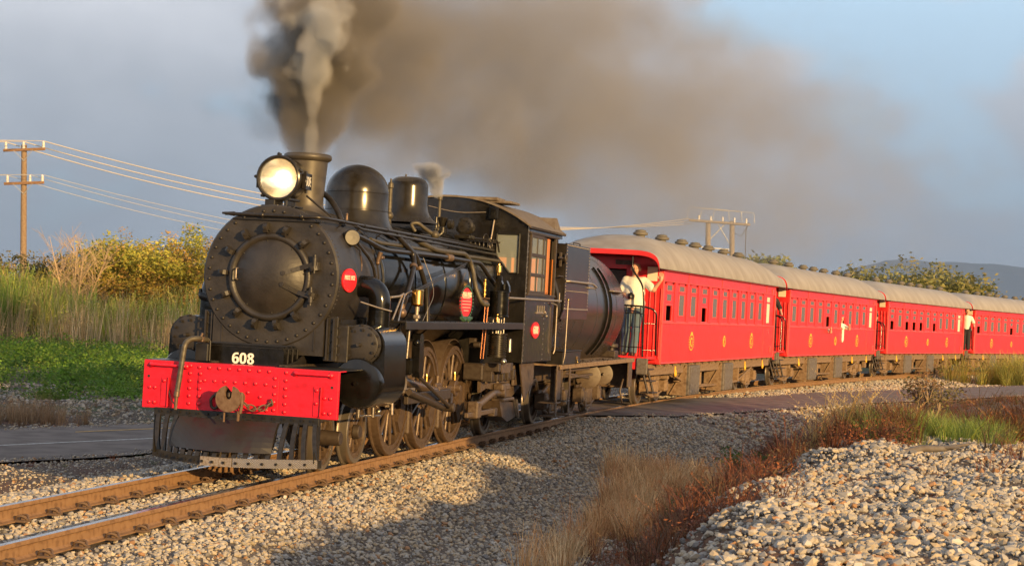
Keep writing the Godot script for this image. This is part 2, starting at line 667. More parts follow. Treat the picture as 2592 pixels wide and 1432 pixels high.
func road_at(k: float, across: float) -> Vector2:
	var i := clampi(int(k), 0, ROAD_NEAR.size() - 2)
	var f := k - i
	var a: Vector2 = ROAD_NEAR[i].lerp(ROAD_NEAR[i + 1], f)
	var b: Vector2 = ROAD_FAR[i].lerp(ROAD_FAR[i + 1], f)
	return a.lerp(b, across)


func road_share(x: float, zf: float) -> float:
	# how far inside the road's outline a place is, negative outside (metres, roughly)
	var best := -99.0
	var p := Vector2(x, zf)
	for i in ROAD_NEAR.size() - 1:
		var a: Vector2 = ROAD_NEAR[i]
		var b: Vector2 = ROAD_NEAR[i + 1]
		var c: Vector2 = ROAD_FAR[i]
		var d: Vector2 = ROAD_FAR[i + 1]
		var t := (b - a).normalized()
		var u := (d - c).normalized()
		var ins := minf((p - a).dot(Vector2(-t.y, t.x)), -(p - c).dot(Vector2(-u.y, u.x)))
		var e0 := (c - a).normalized()
		var e1 := (d - b).normalized()
		ins = minf(ins, (p - a).dot(Vector2(e0.y, -e0.x)) + 0.05)
		ins = minf(ins, -(p - b).dot(Vector2(e1.y, -e1.x)) + 0.05)
		best = maxf(best, ins)
	return best


func bank_top(zf: float) -> float:
	return lerpf(0.86, -0.1, smoothstep(19.5, 30.0, zf))


func lie(x: float, zf: float) -> float:
	# height of the ground
	var sd := to_path(x, zf)
	var s := sd.x
	var d := sd.y
	if absf(d) > 60.0 or zf > 118.0 or zf < -8.0:
		return -0.6
	var ad := absf(d)
	var bed := -0.19
	var y := 0.0
	if d >= 0.0:
		var foot := lerpf(-0.72, -0.3, smoothstep(26.0, 40.0, zf))
		y = lerpf(bed, foot, smoothstep(1.35, 3.1, d) * 0.6 + clampf((d - 1.5) / 1.7, 0.0, 1.0) * 0.4)
		var top := bank_top(zf) + ground_noise.get_noise_2d(x * 2.0, zf * 2.0) * 0.1
		var edge := 6.25 + ground_noise.get_noise_2d(zf * 1.3, 7.0) * 0.35 + clampf((zf - 14.0) * 0.06, 0.0, 0.6)
		y = lerpf(y, top, smoothstep(edge - 1.7, edge + 0.25, d))
		if zf > 26.0:
			y = lerpf(y, -0.15, smoothstep(9.0, 14.0, d) * smoothstep(26.0, 34.0, zf))
	else:
		y = lerpf(bed, -0.42, clampf((ad - 1.5) / 1.2, 0.0, 1.0))
		y = lerpf(y, -0.55, smoothstep(6.0, 14.0, ad))
	y += ground_noise.get_noise_2d(x * 0.9 + 40.0, zf * 0.9) * 0.05 * smoothstep(1.6, 3.0, ad)
	# the road is carried over the track on a low ramp
	var rs := road_share(x, zf)
	if rs > -2.5:
		var ry := road_height(s, d)
		y = lerpf(y, ry - 0.035, smoothstep(-2.2, -0.1, rs))
		if rs > 0.0:
			y = ry - 0.045
	return y


func road_height(s: float, d: float) -> float:
	var ad := absf(d)
	if d > 0.0:
		return lerpf(-0.035, -0.12, smoothstep(0.8, 6.0, ad))
	return lerpf(-0.035, -0.46, smoothstep(0.8, 4.2, ad))


func ground_color(x: float, zf: float) -> Color:
	var sd := to_path(x, zf)
	var d := sd.y
	var n := ground_noise.get_noise_2d(x * 1.5, zf * 1.5)
	var n2 := ground_noise.get_noise_2d(x * 0.35 + 90, zf * 0.35)
	var c := Color(0.17, 0.14, 0.11)
	if d < -4.0 and zf > 34.0:
		c = Color(0.13, 0.1, 0.072).lerp(Color(0.07, 0.1, 0.03), smoothstep(-0.1, 0.3, n + n2 * 0.5))
	elif d < -2.2:
		c = Color(0.13, 0.105, 0.085).lerp(Color(0.16, 0.09, 0.06), smoothstep(-0.1, 0.35, n))
	elif d > 3.2:
		c = Color(0.13, 0.105, 0.08).lerp(Color(0.16, 0.08, 0.045), smoothstep(-0.2, 0.3, n))
	if zf > 100.0 or zf < -5.0 or absf(d) > 40.0:
		c = Color(0.1, 0.11, 0.045)
	return c


func steps(vals: Array) -> PackedFloat32Array:
	# [from, to, step, to, step ...]
	var out := PackedFloat32Array()
	var a: float = vals[0]
	for i in range(1, vals.size(), 2):
		while a < vals[i] - 1e-4:
			out.append(a)
			a += vals[i + 1]
		a = vals[i]
	out.append(a)
	return out


func make_ground() -> void:
	ground_noise.seed = 5
	ground_noise.frequency = 0.35
	ground_noise.fractal_octaves = 3
	var xs := steps([-6000.0, -600.0, 900.0, -60.0, 60.0, -24.0, 3.0, -11.0, 0.5, 9.0, 0.2, 24.0, 0.5, 60.0, 3.0, 600.0, 60.0, 6000.0, 900.0])
	var zs := steps([-3000.0, -300.0, 540.0, -20.0, 40.0, 2.0, 2.0, 48.0, 0.25, 90.0, 0.6, 130.0, 3.0, 600.0, 40.0, 9000.0, 1200.0])
	var nx := xs.size()
	var nz := zs.size()
	var v := PackedVector3Array()
	var c := PackedColorArray()
	v.resize(nx * nz)
	c.resize(nx * nz)
	for j in nz:
		for i in nx:
			v[j * nx + i] = Vector3(xs[i], lie(xs[i], zs[j]), -zs[j])
			c[j * nx + i] = ground_color(xs[i], zs[j])
	var n := PackedVector3Array()
	n.resize(nx * nz)
	var ids := PackedInt32Array()
	for j in nz - 1:
		for i in nx - 1:
			var a := j * nx + i
			ids.append_array(PackedInt32Array([a, a + nx, a + nx + 1, a, a + nx + 1, a + 1]))
	for j in nz:
		for i in nx:
			var l := v[j * nx + maxi(i - 1, 0)]
			var r := v[j * nx + mini(i + 1, nx - 1)]
			var f := v[mini(j + 1, nz - 1) * nx + i]
			var b := v[maxi(j - 1, 0) * nx + i]
			n[j * nx + i] = (r - l).cross(f - b).normalized()
	var arr := []
	arr.resize(Mesh.ARRAY_MAX)
	arr[Mesh.ARRAY_VERTEX] = v
	arr[Mesh.ARRAY_NORMAL] = n
	arr[Mesh.ARRAY_COLOR] = c
	arr[Mesh.ARRAY_INDEX] = ids
	var m := ArrayMesh.new()
	m.add_surface_from_arrays(Mesh.PRIMITIVE_TRIANGLES, arr)
	tag(obj("ground", m, M.soil), "", "", "", "structure")


func strip(called: String, m: Material, from: float, to: float, a0: float, a1: float, lift: float, parent: Node, cross := 8) -> MeshInstance3D:
	var g := Geo.new()
	var rows := []
	var k := from
	while k <= to + 0.001:
		var row := []
		for j in cross + 1:
			var p := road_at(k, lerpf(a0, a1, float(j) / cross))
			var sd := to_path(p.x, p.y)
			row.append(Vector3(p.x, road_height(sd.x, sd.y) + lift, -p.y))
		rows.append(row)
		k += 0.05
	for i in rows.size() - 1:
		for j in cross:
			g.q4(rows[i][j], rows[i + 1][j], rows[i + 1][j + 1], rows[i][j + 1], Vector3.UP)
	return obj(called, g, m, parent)


func make_road() -> void:
	var o := strip("road", M.asphalt, 0.0, 11.0, 0.0, 1.0, 0.0, null)
	tag(o, "", "", "", "structure")
	strip("edge_line", M.line_white, 0.0, 3.2, 0.44, 0.46, 0.005, o, 1)
	strip("edge_line", M.line_yellow, 2.42, 3.1, 0.76, 0.785, 0.005, o, 1)
	# the pale strip of asphalt kerb beside the crossing
	pass


func make_rails() -> void:
	# flat-bottomed rail: head, web and foot
	var prof := [Vector2(-0.034, -0.005), Vector2(-0.029, 0.0), Vector2(0.029, 0.0), Vector2(0.034, -0.005), Vector2(0.034, -0.034), Vector2(0.009, -0.046), Vector2(0.008, -0.12), Vector2(0.025, -0.138), Vector2(0.062, -0.147), Vector2(0.062, -0.157), Vector2(-0.062, -0.157), Vector2(-0.062, -0.147), Vector2(-0.025, -0.138), Vector2(-0.008, -0.12), Vector2(-0.009, -0.046), Vector2(-0.034, -0.034)]
	var clip := Geo.new()
	clip.tube(fil([Vector3(0.0, 0.005, -0.055), Vector3(0.02, 0.055, -0.06), Vector3(0.075, 0.05, -0.05), Vector3(0.1, 0.01, 0.0), Vector3(0.075, 0.055, 0.05), Vector3(0.015, 0.05, 0.06), Vector3(-0.005, 0.012, 0.02)], 0.03, 3), 0.011, 6)
	clip.box(Vector3(0.05, 0.005, 0), Vector3(0.1, 0.02, 0.14), 0.004)
	clip.box(Vector3(0.062, 0.022, 0), Vector3(0.04, 0.03, 0.06), 0.006)
	var cm := clip.mesh()
	for side: float in [1.0, -1.0]:
		var t := thing("rail", "nearer rusty steel rail with a worn bright top" if side > 0 else "farther rusty steel rail of the curving track", "rail", Vector3.ZERO, 0.0, "rails of the track")
		var g := Geo.new()
		var h := Geo.new()
		var s := -30.0
		while s < 92.0:
			var e := s + (0.5 if s < 30 else 1.0)
			for i in prof.size():
				var a: Vector2 = prof[i]
				var b: Vector2 = prof[(i + 1) % prof.size()]
				var off := side * 0.5685
				var nd := Vector2(-(b.y - a.y), b.x - a.x).normalized()
				var p := at_path(s)
				var nn := Vector3(nd.x * cos(p.z), nd.y, nd.x * sin(p.z))
				var dst := h if i == 1 else g
				dst.q4(on_path(s, off + a.x, a.y), on_path(e, off + a.x, a.y), on_path(e, off + b.x, b.y), on_path(s, off + b.x, b.y), nn)
			s = e
		obj("rail_body", g, M.rail_rust, t)
		obj("running_surface", h, M.rail_top, t)
		s = -12.0
		while s < 15.4:
			for sd: float in [1.0, -1.0]:
				var p := at_path(s)
				var b := Basis(Vector3.UP, -p.z) * Basis(Vector3.UP, 0.0 if sd > 0 else PI)
				obj("rail_clip", cm, M.clip_rust, t, Transform3D(b, on_path(s, side * 0.5685 + sd * 0.05, -0.15)))
			s += 0.62


func stone_meshes(k: int) -> Array:
	var out := []
	for i in k:
		var ico := []
		var stretch := Vector3(rnd(0.9, 1.35), rnd(0.55, 0.85), rnd(0.75, 1.05))
		var ori := []
		var ph := (1.0 + sqrt(5.0)) / 2.0
		for a: float in [-1.0, 1.0]:
			for b: float in [-ph, ph]:
				ico.append(Vector3(0, a, b))
				ico.append(Vector3(a, b, 0))
				ico.append(Vector3(b, 0, a))
		for j in 12:
			ori.append(ico[j].normalized())
			ico[j] = ico[j].normalized() * rnd(0.33, 0.64) * stretch
		var g := Geo.new()
		for j in 3:
			# knock corners flat
			var cut := Vector3(rnd(-1, 1), rnd(-1, 1), rnd(-1, 1)).normalized()
			for q in 12:
				var over: float = ico[q].dot(cut) - 0.3
				if over > 0.0:
					ico[q] -= cut * over
		for a in 12:
			for b in range(a + 1, 12):
				for c in range(b + 1, 12):
					var pa: Vector3 = ori[a]
					var pb: Vector3 = ori[b]
					var pc: Vector3 = ori[c]
					if pa.distance_to(pb) < 1.45 and pb.distance_to(pc) < 1.45 and pa.distance_to(pc) < 1.45:
						var ctr := pa + pb + pc
						# faces of the icosahedron only
						if ctr.length() > 2.2:
							var fn: Vector3 = (ico[b] - ico[a]).cross(ico[c] - ico[a])
							if fn.length() < 1e-6:
								continue
							fn = fn.normalized() * signf(fn.dot(ctr))
							g.tri(ico[a], ico[b], ico[c], fn, fn, fn)
		out.append(g.mesh())
	return out


func stone_color() -> Color:
	var t := rng.randf()
	var c := Color(0.46, 0.4, 0.315)
	if t < 0.3:
		c = Color(0.37, 0.345, 0.31)
	elif t < 0.45:
		c = Color(0.47, 0.38, 0.26)
	elif t < 0.55:
		c = Color(0.19, 0.18, 0.175)
	elif t < 0.62:
		c = Color(0.5, 0.47, 0.42)
	elif t < 0.66:
		c = Color(0.36, 0.2, 0.1)
	return c * rnd(0.8, 1.15)


func scatter_stones(called: String, count: int, pick: Callable, lo: float, hi: float) -> void:
	var sets := []
	var kinds := 8
	var meshes := stone_meshes(kinds)
	for k in kinds:
		sets.append([[], []])
	for i in count:
		var p: Vector3 = pick.call()
		if p.y < -50:
			continue
		var sz := lerpf(lo, hi, pow(rng.randf(), 2.4))
		var b := Basis.from_euler(Vector3(rnd(-0.6, 0.6), rnd(0, TAU), rnd(-0.6, 0.6))).scaled(Vector3.ONE * sz)
		var k := i % kinds
		sets[k][0].append(Transform3D(b, p + Vector3(0, sz * rnd(-0.05, 0.28), 0)))
		sets[k][1].append(stone_color())
	for k in kinds:
		many(called, [meshes[k]], M.stone, sets[k][0], sets[k][1])


func make_ballast() -> void:
	# crushed stone between and beside the rails, thinner far away
	var near := func() -> Vector3:
		var s := rnd(-9.0, 17.5)
		var d := rnd(-2.7, 4.9)
		if d > 3.3 and rng.randf() < (d - 3.0) / 1.5:
			return Vector3(0, -99, 0)
		var p := on_path(s, d)
		if absf(absf(d) - 0.5685) < 0.075 or road_share(p.x, -p.z) > -0.12:
			return Vector3(0, -99, 0)
		if d < -2.1 and rng.randf() < 0.5:
			return Vector3(0, -99, 0)
		p.y = lie(p.x, -p.z)
		return p
	scatter_stones("ballast_stones", 110000, near, 0.026, 0.08)
	var far := func() -> Vector3:
		var s := rnd(17.0, 92.0)
		var d := rnd(-2.5, 4.2)
		var p := on_path(s, d)
		if absf(absf(d) - 0.5685) < 0.075 or road_share(p.x, -p.z) > -0.05:
			return Vector3(0, -99, 0)
		p.y = lie(p.x, -p.z)
		return p
	scatter_stones("far_ballast_stones", 30000, far, 0.06, 0.13)
	var mound := func() -> Vector3:
		var zf := 6.0 + 17.0 * rng.randf()
		var x := rnd(-0.3, 8.0)
		var sd := to_path(x, zf)
		if sd.y < 4.9 or (sd.y < 6.2 and rng.randf() < 0.4) or x > zf * 0.33 + 0.6:
			return Vector3(0, -99, 0)
		return Vector3(x, lie(x, zf), -zf)
	scatter_stones("bank_stones", 140000, mound, 0.016, 0.074)
	var rocks := func() -> Vector3:
		var zf := 6.5 + 15.0 * rng.randf()
		var x := rnd(0.8, 7.0)
		if to_path(x, zf).y < 5.9 or x > zf * 0.33 + 0.6:
			return Vector3(0, -99, 0)
		return Vector3(x, lie(x, zf), -zf)
	scatter_stones("bank_rocks", 260, rocks, 0.07, 0.115)
	var verge := func() -> Vector3:
		var s := rnd(0.0, 40.0)
		var d := rnd(-5.5, -2.4)
		var p := on_path(s, d)
		if road_share(p.x, -p.z) > -0.1 or rng.randf() < (-d - 2.4) / 4.0:
			return Vector3(0, -99, 0)
		p.y = lie(p.x, -p.z)
		return p
	scatter_stones("verge_gravel", 20000, verge, 0.02, 0.06)
	var edge := func() -> Vector3:
		var k := rnd(1.0, 9.5)
		var side := rng.randf() < 0.5
		var p := road_at(k, rng.randfn(0.0, 0.045) if side else 1.0 + rng.randfn(0.0, 0.04))
		var sd := to_path(p.x, p.y)
		if absf(sd.y) < 1.3:
			return Vector3(0, -99, 0)
		return Vector3(p.x, maxf(lie(p.x, p.y), road_height(sd.x, sd.y) if road_share(p.x, p.y) > 0.0 else -9.0), -p.y)
	scatter_stones("road_edge_gravel", 9000, edge, 0.012, 0.055)
	var behind := func() -> Vector3:
		var x := rnd(-15.0, -4.0)
		var zf := rnd(31.0, 46.0)
		if road_share(x, zf) > -0.1:
			return Vector3(0, -99, 0)
		return Vector3(x, lie(x, zf), -zf)
	scatter_stones("roadside_gravel", 9000, behind, 0.03, 0.11)


# ---------------------------------------------------------------- the engine

func pipe(called: String, pts: Array, r: float, m: Material, o: Node, bend := 0.08, seg := 8) -> MeshInstance3D:
	# pts are [behind, aside, up]
	var w := []
	for p: Array in pts:
		w.append(L(p[0], p[1], p[2]))
	var g := Geo.new()
	g.tube(fil(w, bend), r, seg)
	return obj(called, g, m, o)


func text(s: String, h: float, m: Material, o: Node, at: Transform3D, called := "lettering", depth := 0.006, wide := 1.0, font := "Droid Sans", weight := 700) -> void:
	var t := TextMesh.new()
	var f := SystemFont.new()
	f.font_names = PackedStringArray([font])
	f.font_weight = weight
	t.font = f
	t.text = s
	t.font_size = 64
	t.pixel_size = h / 46.0
	t.depth = depth
	t.curve_step = 2.0
	obj(called, t, m, o, at * Transform3D(Basis.from_scale(Vector3(wide, 1, 1)), Vector3.ZERO))


func wheel(called: String, r: float, spokes: int, m: Material, o: Node, at: Transform3D, crank := -1.0, balance := 0.0) -> Node3D:
	# axle along x, the outer face towards +x
	var g := Geo.new()
	var w := 0.07
	var X := Vector3.RIGHT
	var hub := r * 0.2
	# rim inside the tyre
	g.lathe(Vector3.ZERO, X, [Vector2(r - 0.125, -0.05), Vector2(r - 0.06, -0.05), Vector2(r - 0.06, 0.05), Vector2(r - 0.125, 0.05), Vector2(r - 0.125, -0.05)], 40)
	g.lathe(Vector3.ZERO, X, [Vector2(0, 0.07), Vector2(hub * 0.6, 0.07), Vector2(hub, 0.05), Vector2(hub, -0.05)], 20)
	for k in spokes:
		var t := TAU * (k + 0.5) / spokes
		var d := Vector3(0, cos(t), sin(t))
		g.tube([d * hub * 0.9, d * (r - 0.11)], [0.036 if r > 0.5 else 0.03, 0.024 if r > 0.5 else 0.024], 6, false)
	if spokes == 0:
		g.lathe(Vector3.ZERO, X, [Vector2(hub, 0.03), Vector2(r * 0.55, -0.02), Vector2(r - 0.1, 0.02)], 32, 2.0)
	if crank >= 0.0:
		var c := Vector3(0, cos(crank), sin(crank)) * 0.305
		g.cyl(c + X * -0.02, c + X * 0.07, 0.12, 0.11, 16)
		g.tube([Vector3.ZERO, c], 0.1, 8)
	if balance > 0.0:
		# a crescent balance weight opposite the crank
		var poly := []
		for k in 13:
			var t := crank + PI - balance + 2 * balance * k / 12.0
			poly.append(Vector2(cos(t), sin(t)) * (r - 0.1))
		var e0: Vector2 = poly[0]
		var e1: Vector2 = poly[12]
		poly.append(e1 * 0.62)
		poly.append((e0 + e1) * 0.36)
		poly.append(e0 * 0.62)
		g.prism(poly, Vector3(-0.045, 0, 0), Vector3.UP, Vector3.BACK, 0.1)
	var n := obj(called, g, m, o, at)
	var ty := Geo.new()
	ty.lathe(Vector3.ZERO, X, [Vector2(r - 0.062, -0.065), Vector2(r + 0.024, -0.065), Vector2(r + 0.03, -0.05), Vector2(r + 0.024, -0.036), Vector2(r + 0.004, -0.026), Vector2(r - 0.004, 0.06), Vector2(r - 0.012, 0.068), Vector2(r - 0.062, 0.068), Vector2(r - 0.062, -0.065)], 48, 0.5)
	obj("tyre", ty, M.tyre_steel if r < 0.5 else M.wheel_steel, n)
	return n


func ellipse(rx: float, ry: float, seg := 28) -> Array:
	var p := []
	for k in seg:
		p.append(Vector2(rx * cos(TAU * k / seg), ry * sin(TAU * k / seg)))
	return p


func make_engine() -> void:
	var o := thing("steam_locomotive", "black steam locomotive numbered 608 with a red buffer beam and round headlight", "locomotive", Vector3(START.x, 0, -START.y), -LOCO_TURN)
	var FRONT := Vector3.BACK
	var NEAR := Vector3.RIGHT
	var ys := 2.165
	# --- smokebox
	var g := Geo.new()
	g.lathe(L(0.76, 0, ys), -FRONT, [Vector2(0.46, 0.0), Vector2(0.785, 0.0), Vector2(0.806, 0.022), Vector2(0.806, 0.06), Vector2(0.8, 0.065), Vector2(0.8, 1.5), Vector2(0.812, 1.5), Vector2(0.812, 1.57), Vector2(0.78, 1.58)], 64, 0.35)
	var sb := obj("smokebox", g, M.smokebox_black, o)
	var rv := Geo.new()
	rv.rivet(Vector3.ZERO, FRONT, 0.021, 8)
	var rm := rv.mesh()
	for k in 38:
		var t := TAU * (k + 0.5) / 38
		obj("rivet", rm, M.smokebox_black, sb, Transform3D(Basis(), L(0.758, 0.735 * cos(t), ys + 0.735 * sin(t))))
	var rn := Geo.new()
	rn.rivet(Vector3.ZERO, FRONT, 0.011, 6)
	# a rear row of rivets round the smokebox
	g = Geo.new()
	for k in 40:
		var t := -0.6 + 2.4 * k / 39.0
		var d := Vector3(cos(t), sin(t), 0)
		for s: float in [0.84, 2.29]:
			g.rivet(L(s, 0, ys) + d * 0.803, d, 0.012, 6)
	obj("rivet_row", g, M.smokebox_black, sb)
	g = Geo.new()
	g.lathe(L(0.74, 0, ys - 0.008), FRONT, [Vector2(0.5, -0.03), Vector2(0.498, 0.0), Vector2(0.482, 0.028), Vector2(0.455, 0.036), Vector2(0.43, 0.026), Vector2(0.415, 0.006), Vector2(0.4, 0.012), Vector2(0.34, 0.055), Vector2(0.26, 0.092), Vector2(0.17, 0.118), Vector2(0.08, 0.13), Vector2(0, 0.133)], 64, 1.0)
	var door := obj("smokebox_door", g, M.smokebox_black, o)
	for k in 8:
		var t := TAU * k / 8 + 0.12
		obj("rivet", rn.mesh() if k == 0 else door.get_child(0).mesh, M.smokebox_black, door, Transform3D(Basis(), L(0.73, 0.405 * cos(t), ys - 0.008 + 0.405 * sin(t))))
	# clamps round the door
	g = Geo.new()
	g.prism([Vector2(-0.035, 0), Vector2(0.06, 0), Vector2(0.062, 0.05), Vector2(0.05, 0.09), Vector2(0.02, 0.115), Vector2(-0.02, 0.118), Vector2(-0.05, 0.1), Vector2(-0.058, 0.06), Vector2(-0.045, 0.055), Vector2(-0.03, 0.07), Vector2(-0.015, 0.06)], Vector3(0, -0.024, 0), Vector3.RIGHT, Vector3.BACK, -0.048)
	g.nut(Vector3(0.0, 0, 0.1), Vector3.BACK, 0.021, 0.034)
	g.cyl(Vector3(0, 0, 0.13), Vector3(0, 0, 0.155), 0.012, 0.01, 8)
	var dog := g.mesh()
	for a: float in [12, 44, 71, 96, 123, 150, 177, 204, 230, 256, 283, 309, -18]:
		var t := deg_to_rad(a)
		obj("door_clamp", dog, M.smokebox_black, o, Transform3D(Basis(Vector3.BACK, t), L(0.758, 0.545 * cos(t), ys - 0.008 + 0.545 * sin(t))))
	# hinges: a strap on the door and an upright pin
	for e: Array in [[0.2, 2.205, 0.375, 2.27, 0.545, 2.32], [0.19, 2.08, 0.36, 2.0, 0.52, 1.96]]:
		g = Geo.new()
		var a := L(0.628, e[0], e[1])
		var b := L(0.69, e[2], e[3])
		var c := L(0.672, e[4], e[5])
		var up := Vector3(-(b.y - a.y), b.x - a.x, 0).normalized() * 0.026
		var outv := Vector3(0, 0, 0.016)
		for p: Array in [[a, b], [b, c]]:
			g.q4(p[0] - up + outv, p[1] - up + outv, p[1] + up + outv, p[0] + up + outv)
			g.q4(p[0] - up, p[1] - up, p[1] - up + outv, p[0] - up + outv)
			g.q4(p[0] + up, p[1] + up, p[1] + up + outv, p[0] + up + outv)
		g.cyl(a, a + outv, 0.026, 0.026, 12)
		for f: float in [0.05, 0.5]:
			g.rivet(a.lerp(b, f) + outv, FRONT, 0.009, 6)
		var hg := obj("hinge_strap", g, M.smokebox_black, o)
		g = Geo.new()
		g.cyl(c + Vector3(0.0, -0.07, 0), c + Vector3(0.0, 0.08, 0), 0.028, 0.028, 12, 0.004)
		g.nut(c + Vector3(0, 0.08, 0), Vector3.UP, 0.022, 0.025)
		g.nut(c + Vector3(0, -0.1, 0), Vector3.UP, 0.018, 0.03)
		g.box(c + Vector3(0.01, 0.0, -0.05), Vector3(0.05, 0.06, 0.09), 0.006)
		obj("hinge_pin", g, M.smokebox_black, hg)
	g = Geo.new()
	g.tube(fil([L(0.7, -0.37, 2.235), L(0.63, -0.36, 2.235), L(0.63, -0.36, 2.11), L(0.7, -0.37, 2.11)], 0.02), 0.009, 6)
	obj("door_handle", g, M.worn_steel, o)
	# saddle under the smokebox
	g = Geo.new()
	var sad := []
	for k in 9:
		var t := PI + PI * k / 8.0
		sad.append(Vector2(0.79 * cos(t), ys + 0.79 * sin(t)))
	g.prism([Vector2(-0.66, 2.02), Vector2(-0.66, 1.3), Vector2(0.66, 1.3), Vector2(0.66, 2.02), Vector2(0.45, 1.9), Vector2(-0.45, 1.9)], L(0.775, 0, 0), Vector3.RIGHT, Vector3.UP, -1.5)
	for sd: float in [-1.0, 1.0]:
		g.box(L(0.772, 0.55 * sd, 1.55), Vector3(0.012, 0.4, 0.01))
		# webbed flanges that join saddle and cylinders
		for s: float in [0.86, 1.9]:
			g.box(L(s, 0.72 * sd, 1.5), Vector3(0.16, 0.5, 0.03), 0.006)
			g.box(L(s - 0.03, 0.69 * sd, 1.5), Vector3(0.02, 0.46, 0.06))
			g.box(L(s - 0.03, 0.765 * sd, 1.5), Vector3(0.02, 0.46, 0.06))
			for k in 4:
				g.tube([L(s - 0.02, 0.7 * sd, 1.32 + 0.11 * k), L(s - 0.02, 0.76 * sd, 1.4 + 0.11 * k)], 0.006, 5)
				g.nut(L(s - 0.015, 0.83 * sd, 1.33 + 0.1 * k), FRONT, 0.014, 0.02)
		g.box(L(1.4, 0.83 * sd, 1.45), Vector3(0.16, 0.42, 1.0), 0.01)
	obj("saddle", g, M.smokebox_black, o)
	# --- boiler
	g = Geo.new()
	g.lathe(L(2.3, 0, ys), -FRONT, [Vector2(0.74, 0.0), Vector2(0.74, 0.33), Vector2(0.76, 0.345), Vector2(0.765, 0.37), Vector2(0.755, 0.42), Vector2(0.76, 0.43), Vector2(0.8, 3.1), Vector2(0.86, 4.6), Vector2(0.87, 6.05)], 64, 0.5)
	var boiler := obj("boiler", g, M.boiler_black, o)
	for s: float in [3.95, 5.35, 6.6]:
		g = Geo.new()
		var r := 0.765 + 0.04 * (s - 2.7) / 2.7 + maxf(0, s - 5.4) * 0.04
		g.lathe(L(s, 0, ys), -FRONT, [Vector2(r, -0.03), Vector2(r + 0.008, -0.028), Vector2(r + 0.008, 0.028), Vector2(r, 0.03)], 48)
		obj("boiler_band", g, M.boiler_black, boiler)
	g = Geo.new()
	g.prism([Vector2(-0.86, 2.1), Vector2(-0.8, 0.95), Vector2(0.8, 0.95), Vector2(0.86, 2.1)], L(7.4, 0, 0), Vector3.RIGHT, Vector3.UP, -1.1)
	obj("firebox", g, M.satin_black, o)
	# --- chimney
	g = Geo.new()
	g.lathe(L(1.79, 0, 2.84), Vector3.UP, [Vector2(0.4, 0.02), Vector2(0.31, 0.085), Vector2(0.235, 0.125), Vector2(0.212, 0.19), Vector2(0.209, 0.28), Vector2(0.238, 0.7), Vector2(0.26, 0.712), Vector2(0.28, 0.73), Vector2(0.284, 0.755), Vector2(0.276, 0.78), Vector2(0.255, 0.79), Vector2(0.225, 0.788), Vector2(0.205, 0.76), Vector2(0.2, 0.3)], 48, 0.9)
	obj("chimney", g, M.chimney_dust, o)
	# --- domes
	g = Geo.new()
	var pr := [Vector2(0.56, -0.46), Vector2(0.47, -0.37), Vector2(0.425, -0.27), Vector2(0.408, -0.18), Vector2(0.405, -0.17), Vector2(0.402, 0.055), Vector2(0.402, 0.065)]
	for k in range(1, 13):
		var t := k / 12.0 * PI / 2
		pr.append(Vector2(0.402 * cos(t), 0.065 + 0.355 * sin(t)))
	g.lathe(L(3.73, 0, 3.25), Vector3.UP, pr, 48, 0.8)
	var dome := obj("sand_dome", g, M.dome_black, o)
	g = Geo.new()
	g.lathe(L(3.73, 0, 3.07), Vector3.UP, [Vector2(0.404, 0), Vector2(0.41, 0.004), Vector2(0.41, 0.016), Vector2(0.404, 0.02)], 48)
	g.lathe(L(3.73, 0, 3.3), Vector3.UP, [Vector2(0.402, 0), Vector2(0.406, 0.004), Vector2(0.406, 0.01), Vector2(0.402, 0.014)], 48)
	obj("seam", g, M.dome_black, dome)
	g = Geo.new()
	pr = [Vector2(0.44, -0.4), Vector2(0.34, -0.32), Vector2(0.295, -0.24), Vector2(0.278, -0.15), Vector2(0.274, 0.1)]
	for k in range(1, 9):
		var t := k / 8.0 * PI / 2
		pr.append(Vector2(0.12 + 0.155 * cos(t), 0.1 + 0.14 * sin(t)))
	pr.append(Vector2(0, 0.247))
	g.lathe(L(6.0, 0, 3.45), Vector3.UP, pr, 40, 0.8)
	g.cyl(L(6.0, -0.05, 3.69), L(6.0, -0.05, 3.73), 0.016, 0.012, 8)
	obj("steam_dome", g, M.dome_black, o)
	# pop valve beside the steam dome
	g = Geo.new()
	g.cyl(L(4.66, 0.15, 2.9), L(4.66, 0.15, 3.5), 0.034, 0.03, 12)
	g.cyl(L(4.66, 0.15, 3.44), L(4.66, 0.15, 3.52), 0.042, 0.036, 12, 0.01)
	g.cyl(L(4.66, 0.15, 3.52), L(4.66, 0.15, 3.57), 0.018, 0.012, 8)
	g.ball(L(4.66, 0.15, 3.08), 0.06)
	obj("safety_valve", g, M.pipe_olive, o)
	# --- headlight
	var hl := Vector3(-0.06, 3.285, -1.0)
	g = Geo.new()
	g.lathe(hl, -FRONT, [Vector2(0.222, 0.01), Vector2(0.226, -0.012), Vector2(0.245, -0.02), Vector2(0.262, -0.01), Vector2(0.262, 0.03), Vector2(0.252, 0.036), Vector2(0.252, 0.055), Vector2(0.256, 0.06), Vector2(0.256, 0.085), Vector2(0.248, 0.09), Vector2(0.243, 0.3), Vector2(0.22, 0.36), Vector2(0.12, 0.39), Vector2(0, 0.395)], 48, 0.5)
	var lamp := obj("headlight", g, M.dome_black, o)
	g = Geo.new()
	pr = []
	for k in 13:
		var r := 0.221 * k / 12.0
		pr.append(Vector2(r, 0.17 - 3.1 * r * r))
	g.lathe(hl, -FRONT, pr, 40, 2.0)
	obj("lamp_reflector", g, M.reflector, lamp)
	g = Geo.new()
	g.lathe(hl + Vector3(0, 0, 0.004), FRONT, [Vector2(0.222, 0), Vector2(0.12, 0.008), Vector2(0, 0.012)], 32, 2.0)
	obj("lamp_glass", g, M.glass, lamp)
	g = Geo.new()
	g.ball(hl + Vector3(0, 0, -0.09), 0.04, 12, 8)
	obj("lamp_bulb", g, M.bulb, lamp)
